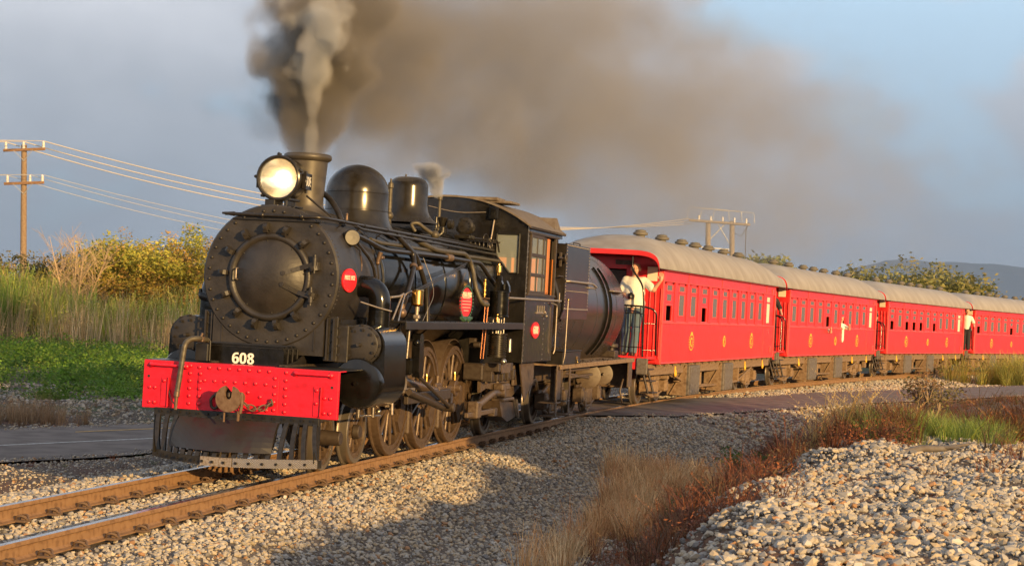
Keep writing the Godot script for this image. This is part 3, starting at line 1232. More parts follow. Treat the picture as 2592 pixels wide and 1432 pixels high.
	var om := OmniLight3D.new()
	om.name = "headlight_beam"
	om.position = hl + Vector3(0, 0, -0.09)
	om.light_color = Color(1.0, 0.85, 0.62)
	om.light_energy = 0.025
	om.light_size = 0.04
	om.omni_range = 12.0
	om.omni_attenuation = 2.0
	om.shadow_enabled = true
	lamp.add_child(om)
	for a: float in [92, 178, 228, 300, 20]:
		g = Geo.new()
		var d := Vector3(cos(deg_to_rad(a)), sin(deg_to_rad(a)), 0)
		g.box(Vector3.ZERO, Vector3(0.03, 0.04, 0.05), 0.006)
		g.nut(Vector3(0, 0, 0.02), FRONT, 0.016, 0.025)
		g.ball(Vector3(0.01, 0.0, 0.03), 0.014, 6, 4)
		obj("lamp_catch", g, M.pipe_dark, lamp, Transform3D(Basis(Vector3.BACK, deg_to_rad(a)), hl + d * 0.272 + Vector3(0, 0, -0.03)))
	for sd: float in [1.0, -1.0]:
		# the number boxes on both cheeks
		g = Geo.new()
		var c := hl + Vector3(sd * 0.267, -0.02, -0.2)
		g.box(c, Vector3(0.05, 0.185, 0.19), 0.008)
		g.box(c + Vector3(sd * 0.027, 0.087, 0), Vector3(0.014, 0.012, 0.19))
		g.box(c + Vector3(sd * 0.027, -0.087, 0), Vector3(0.014, 0.012, 0.19))
		g.box(c + Vector3(sd * 0.027, 0, 0.09), Vector3(0.014, 0.165, 0.012))
		g.box(c + Vector3(sd * 0.027, 0, -0.09), Vector3(0.014, 0.165, 0.012))
		g.box(c + Vector3(0, 0.105, 0.03), Vector3(0.03, 0.03, 0.04), 0.006)
		g.box(c + Vector3(0, -0.11, 0.0), Vector3(0.03, 0.04, 0.03), 0.006)
		var nb := obj("number_box", g, M.pipe_dark, lamp)
		text("608", 0.105, M.white_paint, nb, Transform3D(Basis(Vector3.UP, sd * PI / 2), c + Vector3(sd * 0.027, 0.0, 0)), "number", 0.002, 0.85, "Droid Serif", 400)
	g = Geo.new()
	g.box(L(1.12, -0.14, 3.005), Vector3(0.12, 0.07, 0.28), 0.008)
	g.box(L(1.12, 0.05, 3.005), Vector3(0.04, 0.07, 0.28), 0.008)
	g.box(L(1.16, -0.03, 3.05), Vector3(0.26, 0.03, 0.34), 0.006)
	g.box(L(1.1, -0.03, 2.965), Vector3(0.4, 0.018, 0.3), 0.004)
	obj("lamp_bracket", g, M.satin_black, o)
	pipe("lamp_stay", [[1.25, 0.2, 3.11], [1.3, 0.53, 2.86]], 0.012, M.pipe_dark, o)
	pipe("blower_pipe", [[2.02, 0.12, 3.2], [1.85, 0.3, 3.1], [1.76, 0.43, 2.95], [1.74, 0.5, 2.8]], 0.034, M.pipe_dark, o, 0.15)
	# --- hand rails and pipes along the boiler
	g = Geo.new()
	g.tube(fil([L(0.72, -0.56, 2.845), L(0.715, 0.3, 2.845), L(0.74, 0.58, 2.845), L(1.0, 0.62, 2.84), L(2.0, 0.63, 2.83), L(8.25, 0.71, 2.79)], 0.15, 5), 0.02, 10)
	g.tube([L(0.72, -0.6, 2.85), L(0.72, -0.45, 2.845)], [0.012, 0.028], 8)
	for d: float in [-0.12, 0.35]:
		g.ball(L(0.716, d, 2.845), 0.032, 10, 6)
		g.cyl(L(0.72, d, 2.845), L(0.8, d, 2.83), 0.012, 0.012, 6)
	for s: float in [1.4, 2.1, 3.0, 4.0, 5.2, 6.2, 7.2]:
		g.ball(L(s, 0.63 + 0.0125 * (s - 2), 2.833 - 0.007 * (s - 2)), 0.028, 8, 6)
		g.cyl(L(s, 0.62 + 0.0125 * (s - 2), 2.83 - 0.007 * (s - 2)), L(s, 0.5, 2.72), 0.01, 0.01, 6)
	obj("handrail", g, M.pipe_dark, o)
	g = Geo.new()
	g.box(L(0.78, 0.05, 2.795), Vector3(1.06, 0.018, 0.1), 0.004)
	obj("front_lip", g, M.satin_black, o)
	pipe("handrail_lower", [[1.62, 0.7, 2.8], [1.8, 0.71, 2.775], [8.2, 0.77, 2.725]], 0.017, M.pipe_dark, o)
	pipe("upper_rod", [[4.9, 0.52, 2.86], [8.2, 0.58, 2.84]], 0.014, M.pipe_dark, o)
	pipe("injector_pipe", [[1.5, 0.66, 2.72], [1.95, 0.72, 2.66], [2.45, 0.78, 2.565], [4.9, 0.82, 2.58], [6.9, 0.86, 2.56], [7.1, 0.93, 2.4], [7.6, 0.98, 2.2]], 0.032, M.pipe_dark, o, 0.25)
	g = Geo.new()
	for s: float in [5.2, 5.28, 5.36]:
		g.lathe(L(s, 0.826, 2.577), -FRONT, [Vector2(0.033, 0), Vector2(0.05, 0.005), Vector2(0.05, 0.055), Vector2(0.033, 0.06)], 12)
	obj("pipe_union", g, M.bronze, o)
	pipe("sand_conduit", [[2.3, 0.66, 2.68], [2.6, 0.7, 2.65], [8.2, 0.82, 2.63]], 0.024, M.pipe_olive, o)
	pipe("exhaust_pipe", [[4.2, 0.62, 2.78], [4.5, 0.76, 2.69], [4.8, 0.79, 2.655], [6.2, 0.82, 2.66], [6.38, 0.88, 2.5], [6.29, 0.96, 2.2], [6.35, 1.05, 1.98], [6.5, 1.1, 1.97]], 0.034, M.pipe_olive, o, 0.2, 10)
	pipe("sand_pipe", [[3.3, 0.68, 2.78], [3.4, 0.76, 2.68], [3.58, 0.83, 2.56], [3.5, 0.87, 2.43], [3.2, 0.92, 2.2], [2.8, 0.97, 1.93], [2.67, 0.99, 1.86]], 0.033, M.pipe_dark, o, 0.2, 10)
	pipe("sand_pipe", [[3.42, 0.76, 2.68], [3.66, 0.84, 2.54], [3.73, 0.87, 2.43], [3.85, 0.93, 2.2], [3.9, 0.95, 1.95], [3.9, 0.96, 1.72]], 0.035, M.pipe_dark, o, 0.2, 10)
	g = Geo.new()
	g.ball(L(2.67, 0.99, 1.82), 0.062, 12, 8)
	g.cyl(L(2.67, 0.99, 1.86), L(2.67, 0.99, 1.92), 0.034, 0.034, 10)
	g.lathe(L(3.49, 0.865, 2.42), Vector3(0.1, -0.4, 0.3), [Vector2(0.034, 0), Vector2(0.052, 0.005), Vector2(0.052, 0.045), Vector2(0.034, 0.05)], 12)
	g.lathe(L(3.73, 0.865, 2.42), Vector3(0.1, -0.4, -0.1), [Vector2(0.036, 0), Vector2(0.053, 0.005), Vector2(0.053, 0.045), Vector2(0.036, 0.05)], 12)
	obj("pipe_joint", g, M.bronze, o)
	# reversing rods that climb along the boiler
	for k in 3:
		pipe("reach_rod", [[2.95, 0.98 + 0.012 * k, 2.02 + 0.026 * k], [5.9, 0.9 + 0.012 * k, 2.48 + 0.026 * k]], 0.006, M.pipe_dark, o)
	pipe("drain_rod", [[1.95, 1.06, 2.0], [2.4, 1.04, 2.02], [2.6, 1.02, 2.05]], 0.014, M.worn_steel, o)
	pipe("drain_rod", [[2.1, 1.05, 1.74], [2.55, 1.02, 2.04]], 0.012, M.worn_steel, o)
	pipe("drain_rod", [[2.3, 1.06, 1.72], [2.6, 1.03, 2.04], [3.0, 1.0, 2.09]], 0.012, M.bright_steel, o)
	pipe("thin_wire", [[4.0, 0.84, 2.53], [4.15, 0.99, 2.1], [3.4, 1.05, 1.73]], 0.004, M.worn_steel, o, 0.3)
	# small fittings on the smokebox flank
	g = Geo.new()
	g.lathe(L(1.42, 0.72, 2.66), Vector3(0.55, 0.1, 0.8), [Vector2(0, -0.17), Vector2(0.085, -0.17), Vector2(0.095, -0.15), Vector2(0.095, 0.0), Vector2(0.085, 0.015), Vector2(0, 0.02)], 24)
	g.tube(fil([L(1.5, 0.66, 2.62), L(1.46, 0.82, 2.52), L(1.42, 0.83, 2.46)], 0.05), 0.014, 6)
	obj("blower_valve", g, M.smokebox_black, o)
	pipe("copper_branch", [[1.43, 0.83, 2.46], [1.5, 0.83, 2.36], [1.46, 0.84, 2.28]], 0.008, M.bronze, o)
	g = Geo.new()
	g.cyl(L(2.2, 0.8, 2.42), L(2.2, 0.83, 2.53), 0.026, 0.03, 10)
	g.ball(L(2.2, 0.8, 2.4), 0.028, 8, 6)
	g.box(L(2.35, 0.8, 2.47), Vector3(0.05, 0.04, 0.1), 0.01)
	obj("lubricator_check", g, M.bronze, o)
	pipe("feed_pipe", [[1.65, 0.72, 2.6], [1.95, 0.86, 2.35], [1.98, 0.85, 1.95]], 0.02, M.pipe_dark, o, 0.3)
	# --- red maker's plate on the smokebox
	var tilt := Transform3D(Basis(Vector3.UP, PI / 2), L(1.14, 0.806, 2.165))
	g = Geo.new()
	g.prism(ellipse(0.25, 0.135), Vector3(0, 0, -0.01), Vector3.RIGHT, Vector3.UP, 0.016, true)
	var plate := obj("maker_plate", g, M.plate_red, o, tilt, "red oval maker's plate on the smokebox flank")
	g = Geo.new()
	for k in 56:
		var t := TAU * k / 56
		g.ball(Vector3(0.238 * cos(t), 0.124 * sin(t), 0.007), 0.006, 5, 3)
	g.box(Vector3(0, 0.0, 0.008), Vector3(0.3, 0.004, 0.006))
	obj("plate_rim", g, M.plate_red, plate)
	text("PRICE 1922", 0.05, M.cream_paint, plate, Transform3D(Basis(), Vector3(0, 0.03, 0.008)), "lettering", 0.003)
	# --- steam pipes
	for sd: float in [1.0, -1.0]:
		g = Geo.new()
		g.tube(fil([L(1.6, 0.6 * sd, 2.1), L(1.6, 1.04 * sd, 2.12), L(1.6, 1.04 * sd, 1.62)], 0.26, 10), 0.125, 20)
		g.lathe(L(1.6, 0.74 * sd, 2.105), NEAR * sd, [Vector2(0.125, -0.04), Vector2(0.17, -0.03), Vector2(0.17, 0.02), Vector2(0.125, 0.03)], 24)
		obj("steam_pipe", g, M.boiler_black, o)
	pipe("snifting_rod", [[1.15, 0.95, 1.93], [1.4, 1.1, 1.87], [1.55, 1.2, 1.84]], 0.009, M.worn_steel, o)
	# --- platform over the cylinders and running boards
	for sd: float in [1.0, -1.0]:
		g = Geo.new()
		g.prism([Vector2(1.16, 1.715), Vector2(2.06, 1.715), Vector2(2.06, 1.6), Vector2(1.16, 1.64)], L(0, 0.72 * sd, 0), FRONT * -1, Vector3.UP, -0.52 * sd)
		obj("front_platform", g, M.satin_black, o)
		g = Geo.new()
		g.box(L(5.2, 1.01 * sd, 1.715), Vector3(0.42, 0.018, 6.2), 0.003)
		g.box(L(5.2, 1.215 * sd, 1.675), Vector3(0.02, 0.09, 6.2), 0.004)
		obj("running_board", g, M.satin_black, o)
		g = Geo.new()
		for k in 24:
			g.rivet(L(2.2 + k * 0.25, 1.19 * sd, 1.724), Vector3.UP, 0.012, 6)
		obj("rivet_row", g, M.satin_black, o)
	# --- cylinders
	for sd: float in [1.0, -1.0]:
		var hull := []
		for k in 33:
			var t := TAU * k / 32.0
			hull.append(Vector2(0.262 * cos(t) + 1.035, 1.45 + 0.225 * sin(t)))
			hull.append(Vector2(0.275 * cos(t) + 1.03, 1.02 + 0.29 * sin(t)))
		var hp := Geometry2D.convex_hull(PackedVector2Array(hull))
		hp.remove_at(hp.size() - 1)
		var mir := []
		for p in hp:
			mir.append(Vector2(p.x * sd, p.y))
		g = Geo.new()
		g.prism(mir, L(1.05, 0, 0), Vector3.RIGHT, Vector3.UP, -0.86, true)
		var cy := obj("cylinder", g, M.gloss_black, o)
		g = Geo.new()
		g.lathe(L(1.06, 1.03 * sd, 1.02), FRONT, [Vector2(0.28, 0.0), Vector2(0.283, 0.12), Vector2(0.268, 0.15), Vector2(0.2, 0.165), Vector2(0, 0.17)], 48, 0.7)
		g.nut(L(0.89, 1.03 * sd, 1.02), FRONT, 0.025, 0.03)
		obj("cylinder_cover", g, M.gloss_black, cy)
		g = Geo.new()
		g.lathe(L(1.06, 1.035 * sd, 1.45), FRONT, [Vector2(0.2, 0), Vector2(0.2, 0.04), Vector2(0.23, 0.045), Vector2(0.23, 0.065), Vector2(0.205, 0.07), Vector2(0.205, 0.1), Vector2(0.195, 0.105), Vector2(0, 0.105)], 40)
		g.cyl(L(0.955, 1.035 * sd, 1.45), L(0.86, 1.035 * sd, 1.45), 0.022, 0.018, 10)
		var vc := obj("valve_cover", g, M.smokebox_black, cy)
		var nu := Geo.new()
		nu.nut(Vector3.ZERO, FRONT, 0.018, 0.022)
		nu.cyl(Vector3(0, 0, 0.02), Vector3(0, 0, 0.035), 0.01, 0.009, 8)
		var nm := nu.mesh()
		for k in 10:
			var t := TAU * k / 10 + 0.16
			obj("nut", nm, M.smokebox_black, vc, Transform3D(Basis(), L(0.955, 1.035 * sd + 0.172 * cos(t), 1.45 + 0.172 * sin(t))))
		for k in 12:
			var t := TAU * k / 12
			obj("nut", nm, M.smokebox_black, vc, Transform3D(Basis(), L(0.995, 1.035 * sd + 0.217 * cos(t), 1.45 + 0.217 * sin(t))))
		# drain cocks and their pipes below
		g = Geo.new()
		g.cyl(L(1.2, 0.98 * sd, 0.75), L(1.2, 0.98 * sd, 0.62), 0.025, 0.02, 8)
		g.cyl(L(1.75, 0.98 * sd, 0.75), L(1.75, 0.98 * sd, 0.6), 0.025, 0.02, 8)
		g.tube([L(1.2, 0.98 * sd, 0.64), L(2.1, 0.96 * sd, 0.6)], 0.014, 6)
		g.ball(L(1.9, 1.0 * sd, 0.66), 0.035, 8, 6)
		obj("drain_cock", g, M.bright_steel, cy)
	# a handle and hook on the far flank, seen beside the smokebox
	g = Geo.new()
	g.ball(L(1.0, -0.9, 1.9), 0.05, 8, 6)
	g.cyl(L(1.0, -0.72, 1.86), L(1.0, -0.9, 1.9), 0.04, 0.05, 10)
	g.cyl(L(1.0, -0.92, 1.9), L(1.0, -0.93, 1.98), 0.03, 0.02, 8)
	obj("relief_valve", g, M.satin_black, o)
	make_engine_front(o)
	make_engine_gear(o)
	make_cab(o)


func make_engine_front(o: Node3D) -> void:
	var FRONT := Vector3.BACK
	var g := Geo.new()
	# --- buffer beam
	g.box(L(0.03, 0, 0.916), Vector3(2.25, 0.522, 0.06), 0.006)
	g.box(L(0.16, 0, 1.172), Vector3(2.25, 0.012, 0.2))
	g.box(L(0.12, -1.0, 0.662), Vector3(0.25, 0.014, 0.13))
	g.box(L(0.12, 0.96, 0.662), Vector3(0.25, 0.014, 0.13))
	var beam := obj("buffer_beam", g, M.engine_red, o)
	g = Geo.new()
	g.box(L(-0.006, -0.01, 0.86), Vector3(0.93, 0.4, 0.014), 0.003)
	obj("reinforcing_plate", g, M.engine_red, beam)
	for d: float in [-0.86, 0.9]:
		g = Geo.new()
		g.box(L(-0.006, d, 0.84), Vector3(0.09, 0.32, 0.014), 0.003)
		g.box(L(-0.02, d + 0.045, 0.84), Vector3(0.012, 0.32, 0.04), 0.003)
		obj("angle_iron", g, M.engine_red, beam)
	var rg := Geo.new()
	rg.rivet(Vector3.ZERO, FRONT, 0.025, 8)
	var rm := rg.mesh()
	var spots := []
	for k in 8:
		spots.append([-0.47 + 0.115 * k, 1.13, 0.0])
	for k in 7:
		spots.append([-0.4 + 0.118 * k, 0.99, 1.0])
	for k in 6:
		spots.append([-0.575, 1.14 - 0.082 * k, 0.0])
		spots.append([0.53, 1.13 - 0.085 * k, 0.0])
		spots.append([-0.45, 1.06 - 0.082 * k, 1.0])
		spots.append([0.41, 1.06 - 0.085 * k, 1.0])
	for d: float in [-1.04, -0.98, 0.98, 1.045]:
		spots.append([d, 0.88, 0.0])
		spots.append([d, 0.72, 0.0])
	spots.append([-0.87, 0.96, 1.0])
	spots.append([0.89, 0.96, 1.0])
	spots.append([0.89, 0.82, 1.0])
	spots.append([0.11, 0.89, 1.0])
	spots.append([0.25, 0.85, 1.0])
	spots.append([0.33, 0.71, 1.0])
	for sp: Array in spots:
		obj("rivet", rm, M.engine_red, beam, Transform3D(Basis(), L(-0.001 - 0.012 * sp[2], sp[0], sp[1])))
	for e: Array in [[-1.03, -0.62], [0.64, 1.04]]:
		g = Geo.new()
		g.tube(fil([L(0, e[0], 1.125), L(-0.06, e[0], 1.13), L(-0.06, e[1], 1.13), L(0, e[1], 1.125)], 0.03), 0.014, 8)
		g.ball(L(-0.005, e[0], 1.127), 0.035, 8, 6)
		g.ball(L(-0.005, e[1], 1.127), 0.035, 8, 6)
		obj("grab_bar", g, M.engine_red, beam)
	g = Geo.new()
	for d: float in [-1.06, 1.055]:
		g.cyl(L(-0.002, d, 1.0), L(0.01, d, 1.0), 0.016, 0.016, 10)
	obj("bolt_hole", g, M.dark_cloth, beam)
	# --- coupler: a bell mouth with a slot, hook and chains
	g = Geo.new()
	var mouth := []
	for k in 33:
		var t := PI / 2 + 0.32 + (TAU - 0.64) * k / 32.0
		mouth.append(Vector2(0.142 * cos(t), 0.142 * sin(t)))
	mouth.append(Vector2(0.036, 0.02))
	mouth.append(Vector2(0.02, -0.005))
	mouth.append(Vector2(-0.02, -0.005))
	mouth.append(Vector2(-0.036, 0.02))
	g.prism(mouth, L(-0.36, 0.02, 0.83), Vector3.RIGHT, Vector3.UP, -0.035)
	g.lathe(L(-0.33, 0.02, 0.83), Vector3.FORWARD, [Vector2(0.142, 0.0), Vector2(0.125, 0.04), Vector2(0.075, 0.11), Vector2(0.06, 0.36), Vector2(0.1, 0.36)], 24, 0.8, PI / 2 + 0.3, PI / 2 + TAU - 0.3)
	var cp := obj("coupler", g, M.rust_brown, o)
	g = Geo.new()
	g.box(L(-0.22, 0.02, 0.84), Vector3(0.03, 0.12, 0.2), 0.008)
	g.box(L(-0.33, 0.02, 0.87), Vector3(0.028, 0.05, 0.05), 0.008)
	obj("draw_hook", g, M.grime_dark, cp)
	g = Geo.new()
	g.tube(fil([L(-0.3, 0.15, 0.9), L(-0.33, 0.17, 0.78), L(-0.32, 0.15, 0.68)], 0.05), 0.018, 6)
	g.tube([L(-0.32, -0.03, 0.69), L(-0.32, -0.03, 0.58)], 0.012, 6)
	g.tube([L(-0.32, 0.13, 0.7), L(-0.3, 0.12, 0.6)], 0.018, 6)
	obj("coupler_pin", g, M.rust_brown, cp)
	# a sagging chain to the right and a shackle to the left
	g = Geo.new()
	var a := L(-0.28, 0.16, 0.8)
	var b := L(-0.05, 0.4, 0.8)
	for k in 5:
		var f := (k + 0.5) / 5.0
		var c := a.lerp(b, f) + Vector3(0, -0.28 * f * (1 - f), 0)
		var ax := (b - a) + Vector3(0, -0.28 * (1 - 2 * f), 0)
		var u := ax.normalized()
		var w := (Vector3.UP if k % 2 else Vector3.BACK)
		w = (w - u * w.dot(u)).normalized()
		var ring := []
		for j in 11:
			var t := TAU * j / 10
			ring.append(c + u * 0.055 * cos(t) + w * 0.03 * sin(t))
		g.tube(ring, 0.008, 6, false)
	g.tube(fil([L(-0.03, 0.385, 0.83), L(-0.08, 0.4, 0.84), L(-0.06, 0.42, 0.78), L(-0.04, 0.38, 0.76), L(-0.04, 0.36, 0.8)], 0.03), 0.012, 6)
	obj("chain", g, M.grime, cp)
	g = Geo.new()
	g.tube(fil([L(-0.02, -0.27, 0.84), L(-0.06, -0.3, 0.8), L(-0.05, -0.29, 0.71), L(-0.05, -0.24, 0.69), L(-0.05, -0.2, 0.75), L(-0.02, -0.24, 0.83)], 0.04), 0.016, 6)
	g.ball(L(-0.03, -0.25, 0.84), 0.03, 8, 6)
	obj("shackle", g, M.grime_dark, cp)
	# --- brake hose
	pipe("brake_pipe", [[0.25, -0.5, 1.42], [0.05, -0.52, 1.44], [-0.02, -0.6, 1.43], [-0.08, -0.625, 1.37], [-0.12, -0.665, 0.86]], 0.03, M.pipe_olive, o, 0.07, 12)
	g = Geo.new()
	g.cyl(L(-0.121, -0.666, 0.86), L(-0.123, -0.67, 0.8), 0.034, 0.034, 10, 0.004)
	g.cyl(L(-0.123, -0.67, 0.8), L(-0.12, -0.674, 0.7), 0.024, 0.02, 8)
	g.box(L(-0.12, -0.675, 0.69), Vector3(0.035, 0.07, 0.03), 0.008)
	g.tube(fil([L(-0.1, -0.7, 0.72), L(-0.06, -0.76, 0.76), L(-0.03, -0.8, 0.84), L(-0.01, -0.8, 0.86)], 0.03), 0.007, 5)
	g.box(L(0.12, -0.52, 1.43), Vector3(0.07, 0.06, 0.08), 0.01)
	g.cyl(L(0.1, -0.52, 1.44), L(0.1, -0.5, 1.5), 0.018, 0.014, 8)
	obj("hose_coupling", g, M.bronze, o)
	g = Geo.new()
	g.box(L(0.15, -0.76, 1.26), Vector3(0.05, 0.2, 0.03), 0.012)
	g.box(L(0.14, -0.5, 1.29), Vector3(0.15, 0.2, 0.1), 0.01)
	g.cyl(L(0.14, -0.58, 1.2), L(0.14, -0.58, 1.4), 0.012, 0.012, 8)
	g.cyl(L(0.14, -0.42, 1.2), L(0.14, -0.42, 1.42), 0.012, 0.012, 8)
	obj("lamp_iron", g, M.satin_black, o)
	# --- tool box with the number
	g = Geo.new()
	var tb := [Vector2(-0.57, 1.175), Vector2(-0.57, 1.335), Vector2(-0.555, 1.375), Vector2(-0.52, 1.392), Vector2(0.33, 1.392), Vector2(0.365, 1.375), Vector2(0.38, 1.335), Vector2(0.38, 1.175)]
	g.prism(tb, L(0.3, 0, 0), Vector3.RIGHT, Vector3.UP, -0.62)
	var box := obj("tool_box", g, M.gloss_black, o)
	g = Geo.new()
	for s: float in [0.42, 0.57, 0.72, 0.88]:
		g.box(L(s, 0.384, 1.27), Vector3(0.014, 0.2, 0.024), 0.004)
		g.box(L(s, -0.1, 1.395), Vector3(0.93, 0.01, 0.022), 0.003)
	g.box(L(0.297, -0.09, 1.37), Vector3(0.9, 0.006, 0.01))
	obj("strap", g, M.satin_black, box)
	text("608", 0.118, M.white_paint, box, Transform3D(Basis(), L(0.296, -0.09, 1.24)), "number", 0.006, 1.0)
	# --- sloping plates between beam and cylinders
	for sd: float in [1.0, -1.0]:
		g = Geo.new()
		g.prism([Vector2(0.06, 1.178), Vector2(0.9, 1.178), Vector2(0.9, 1.24), Vector2(0.8, 1.3), Vector2(0.6, 1.24)], L(0, 0.42 * sd, 0), Vector3.FORWARD, Vector3.UP, 0.012 * sd)
		g.box(L(0.45, 0.75 * sd, 1.176), Vector3(0.74, 0.012, 0.8))
		obj("front_deck", g, M.satin_black, o)
		g = Geo.new()
		g.box(L(2.0, 0.42 * sd, 0.95), Vector3(0.1, 0.5, 3.6))
		obj("main_frame", g, M.grime_dark, o)
	# --- pilot: a top bar, a curved foot bar and upright slats
	var foot := func(d: float) -> Vector3:
		return L(0.12 - 0.62 * (1.0 - pow(absf(d) / 1.0, 1.7)), d, 0.0)
	g = Geo.new()
	g.box(L(-0.015, -0.01, 0.622), Vector3(1.9, 0.09, 0.05), 0.005)
	var pil := obj("pilot", g, M.satin_black, o)
	var nu := Geo.new()
	nu.nut(Vector3.ZERO, FRONT, 0.016, 0.02)
	var nm := nu.mesh()
	for k in 17:
		obj("nut", nm, M.satin_black, pil, Transform3D(Basis(), L(-0.04, -0.88 + 0.109 * k, 0.632)))
	var lo := func(d: float) -> float:
		return 0.175 + 0.0 * d + 0.03 * absf(d)
	for k in 18:
		var d := -0.93 + 1.86 * k / 17.0
		var f: Vector3 = foot.call(d * 0.98)
		var top := L(-0.03, d * 0.97, 0.6)
		var bot := Vector3(f.x, 0.2, f.z + 0.0)
		var mid := top.lerp(bot, 0.45) + Vector3(0, 0, 0.07)
		var pts := []
		for j in 9:
			var u := j / 8.0
			pts.append(top.lerp(mid, u).lerp(mid.lerp(bot, u), u))
		g = Geo.new()
		var flat := Geo.new()
		for j in 8:
			var wx := Vector3(0.024, 0, 0)
			var dz := Vector3(0, 0.0, 0.018)
			flat.q4(pts[j] - wx + dz, pts[j] + wx + dz, pts[j + 1] + wx + dz, pts[j + 1] - wx + dz, Vector3(0, 0.3, 1))
			flat.q4(pts[j] - wx - dz, pts[j] + wx - dz, pts[j + 1] + wx - dz, pts[j + 1] - wx - dz, Vector3(0, -0.3, -1))
			flat.q4(pts[j] + wx + dz, pts[j] + wx - dz, pts[j + 1] + wx - dz, pts[j + 1] + wx + dz, Vector3.RIGHT)
			flat.q4(pts[j] - wx + dz, pts[j] - wx - dz, pts[j + 1] - wx - dz, pts[j + 1] - wx + dz, Vector3.LEFT)
		g = flat
		obj("slat", g, M.pipe_dark, pil)
	# the plate fixed over the middle slats
	g = Geo.new()
	var rows := []
	for j in 7:
		var u := j / 6.0
		var row := []
		for k in 13:
			var d := lerpf(-0.7, 0.5, k / 12.0) * lerpf(0.95, 1.0, u) + 0.02
			var f: Vector3 = foot.call(d)
			var top := L(-0.075, d, 0.59)
			var bot := Vector3(d, 0.275, f.z + 0.02)
			var mid := top.lerp(bot, 0.45) + Vector3(0, 0, 0.07)
			row.append(top.lerp(mid, u).lerp(mid.lerp(bot, u), u))
		rows.append(row)
	for j in 6:
		for k in 12:
			g.q4(rows[j][k], rows[j][k + 1], rows[j + 1][k + 1], rows[j + 1][k])
			var back := Vector3(0, 0, -0.012)
			g.q4(rows[j][k] + back, rows[j][k + 1] + back, rows[j + 1][k + 1] + back, rows[j + 1][k] + back)
	obj("deflector_plate", g, M.plate_worn, pil)
	# foot bar in pieces: dark to the left, bright steel tread to the right
	var seg := func(d0: float, d1: float, m: Material, called: String, y0: float, y1: float, outw: float) -> void:
		var q := Geo.new()
		var n := 10
		for k in n:
			var a0 := lerpf(d0, d1, float(k) / n)
			var a1 := lerpf(d0, d1, float(k + 1) / n)
			var p: Vector3 = foot.call(a0)
			var r: Vector3 = foot.call(a1)
			var ou := Vector3(0, 0, outw)
			var ba := Vector3(0, 0, -0.03)
			var v0 := Vector3(0, y0, 0)
			var v1 := Vector3(0, y1, 0)
			q.q4(p + ou + v0, r + ou + v0, r + ou + v1, p + ou + v1, Vector3(0, 0, 1))
			q.q4(p + ou + v1, r + ou + v1, r + ba + v1, p + ba + v1, Vector3.UP)
			q.q4(p + ou + v0, r + ou + v0, r + ba + v0, p + ba + v0, Vector3.DOWN)
			q.q4(p + ba + v0, r + ba + v0, r + ba + v1, p + ba + v1, Vector3(0, 0, -1))
			if k == 0:
				q.q4(p + ou + v0, p + ba + v0, p + ba + v1, p + ou + v1, Vector3.LEFT)
			if k == n - 1:
				q.q4(r + ou + v0, r + ba + v0, r + ba + v1, r + ou + v1, Vector3.RIGHT)
		obj(called, q, m, pil)
	seg.call(-1.02, 0.95, M.satin_black, "foot_bar", 0.125, 0.21, 0.03)
	seg.call(-0.2, 0.16, M.worn_steel, "foot_plate", 0.123, 0.216, 0.045)
	seg.call(0.17, 0.93, M.tread, "tread_plate", 0.123, 0.216, 0.045)
	for k in 15:
		var d := -0.92 + 0.125 * k
		var f: Vector3 = foot.call(d)
		obj("nut", nm, M.satin_black, pil, Transform3D(Basis(), f + Vector3(0, 0.167, 0.046 if d > -0.2 else 0.031)))
	# side plates of the pilot
	g = Geo.new()
	g.box(L(0.05, 0.9, 0.4), Vector3(0.014, 0.45, 0.16))
	g.box(L(0.05, -0.95, 0.4), Vector3(0.014, 0.45, 0.16))
	obj("side_plate", g, M.satin_black, pil)
	# guard irons and step
	g = Geo.new()
	g.box(L(0.55, 0.5685, 0.35), Vector3(0.09, 0.6, 0.03))
	g.box(L(0.55, -0.5685, 0.35), Vector3(0.09, 0.6, 0.03))
	obj("guard_iron", g, M.grime_dark, o)


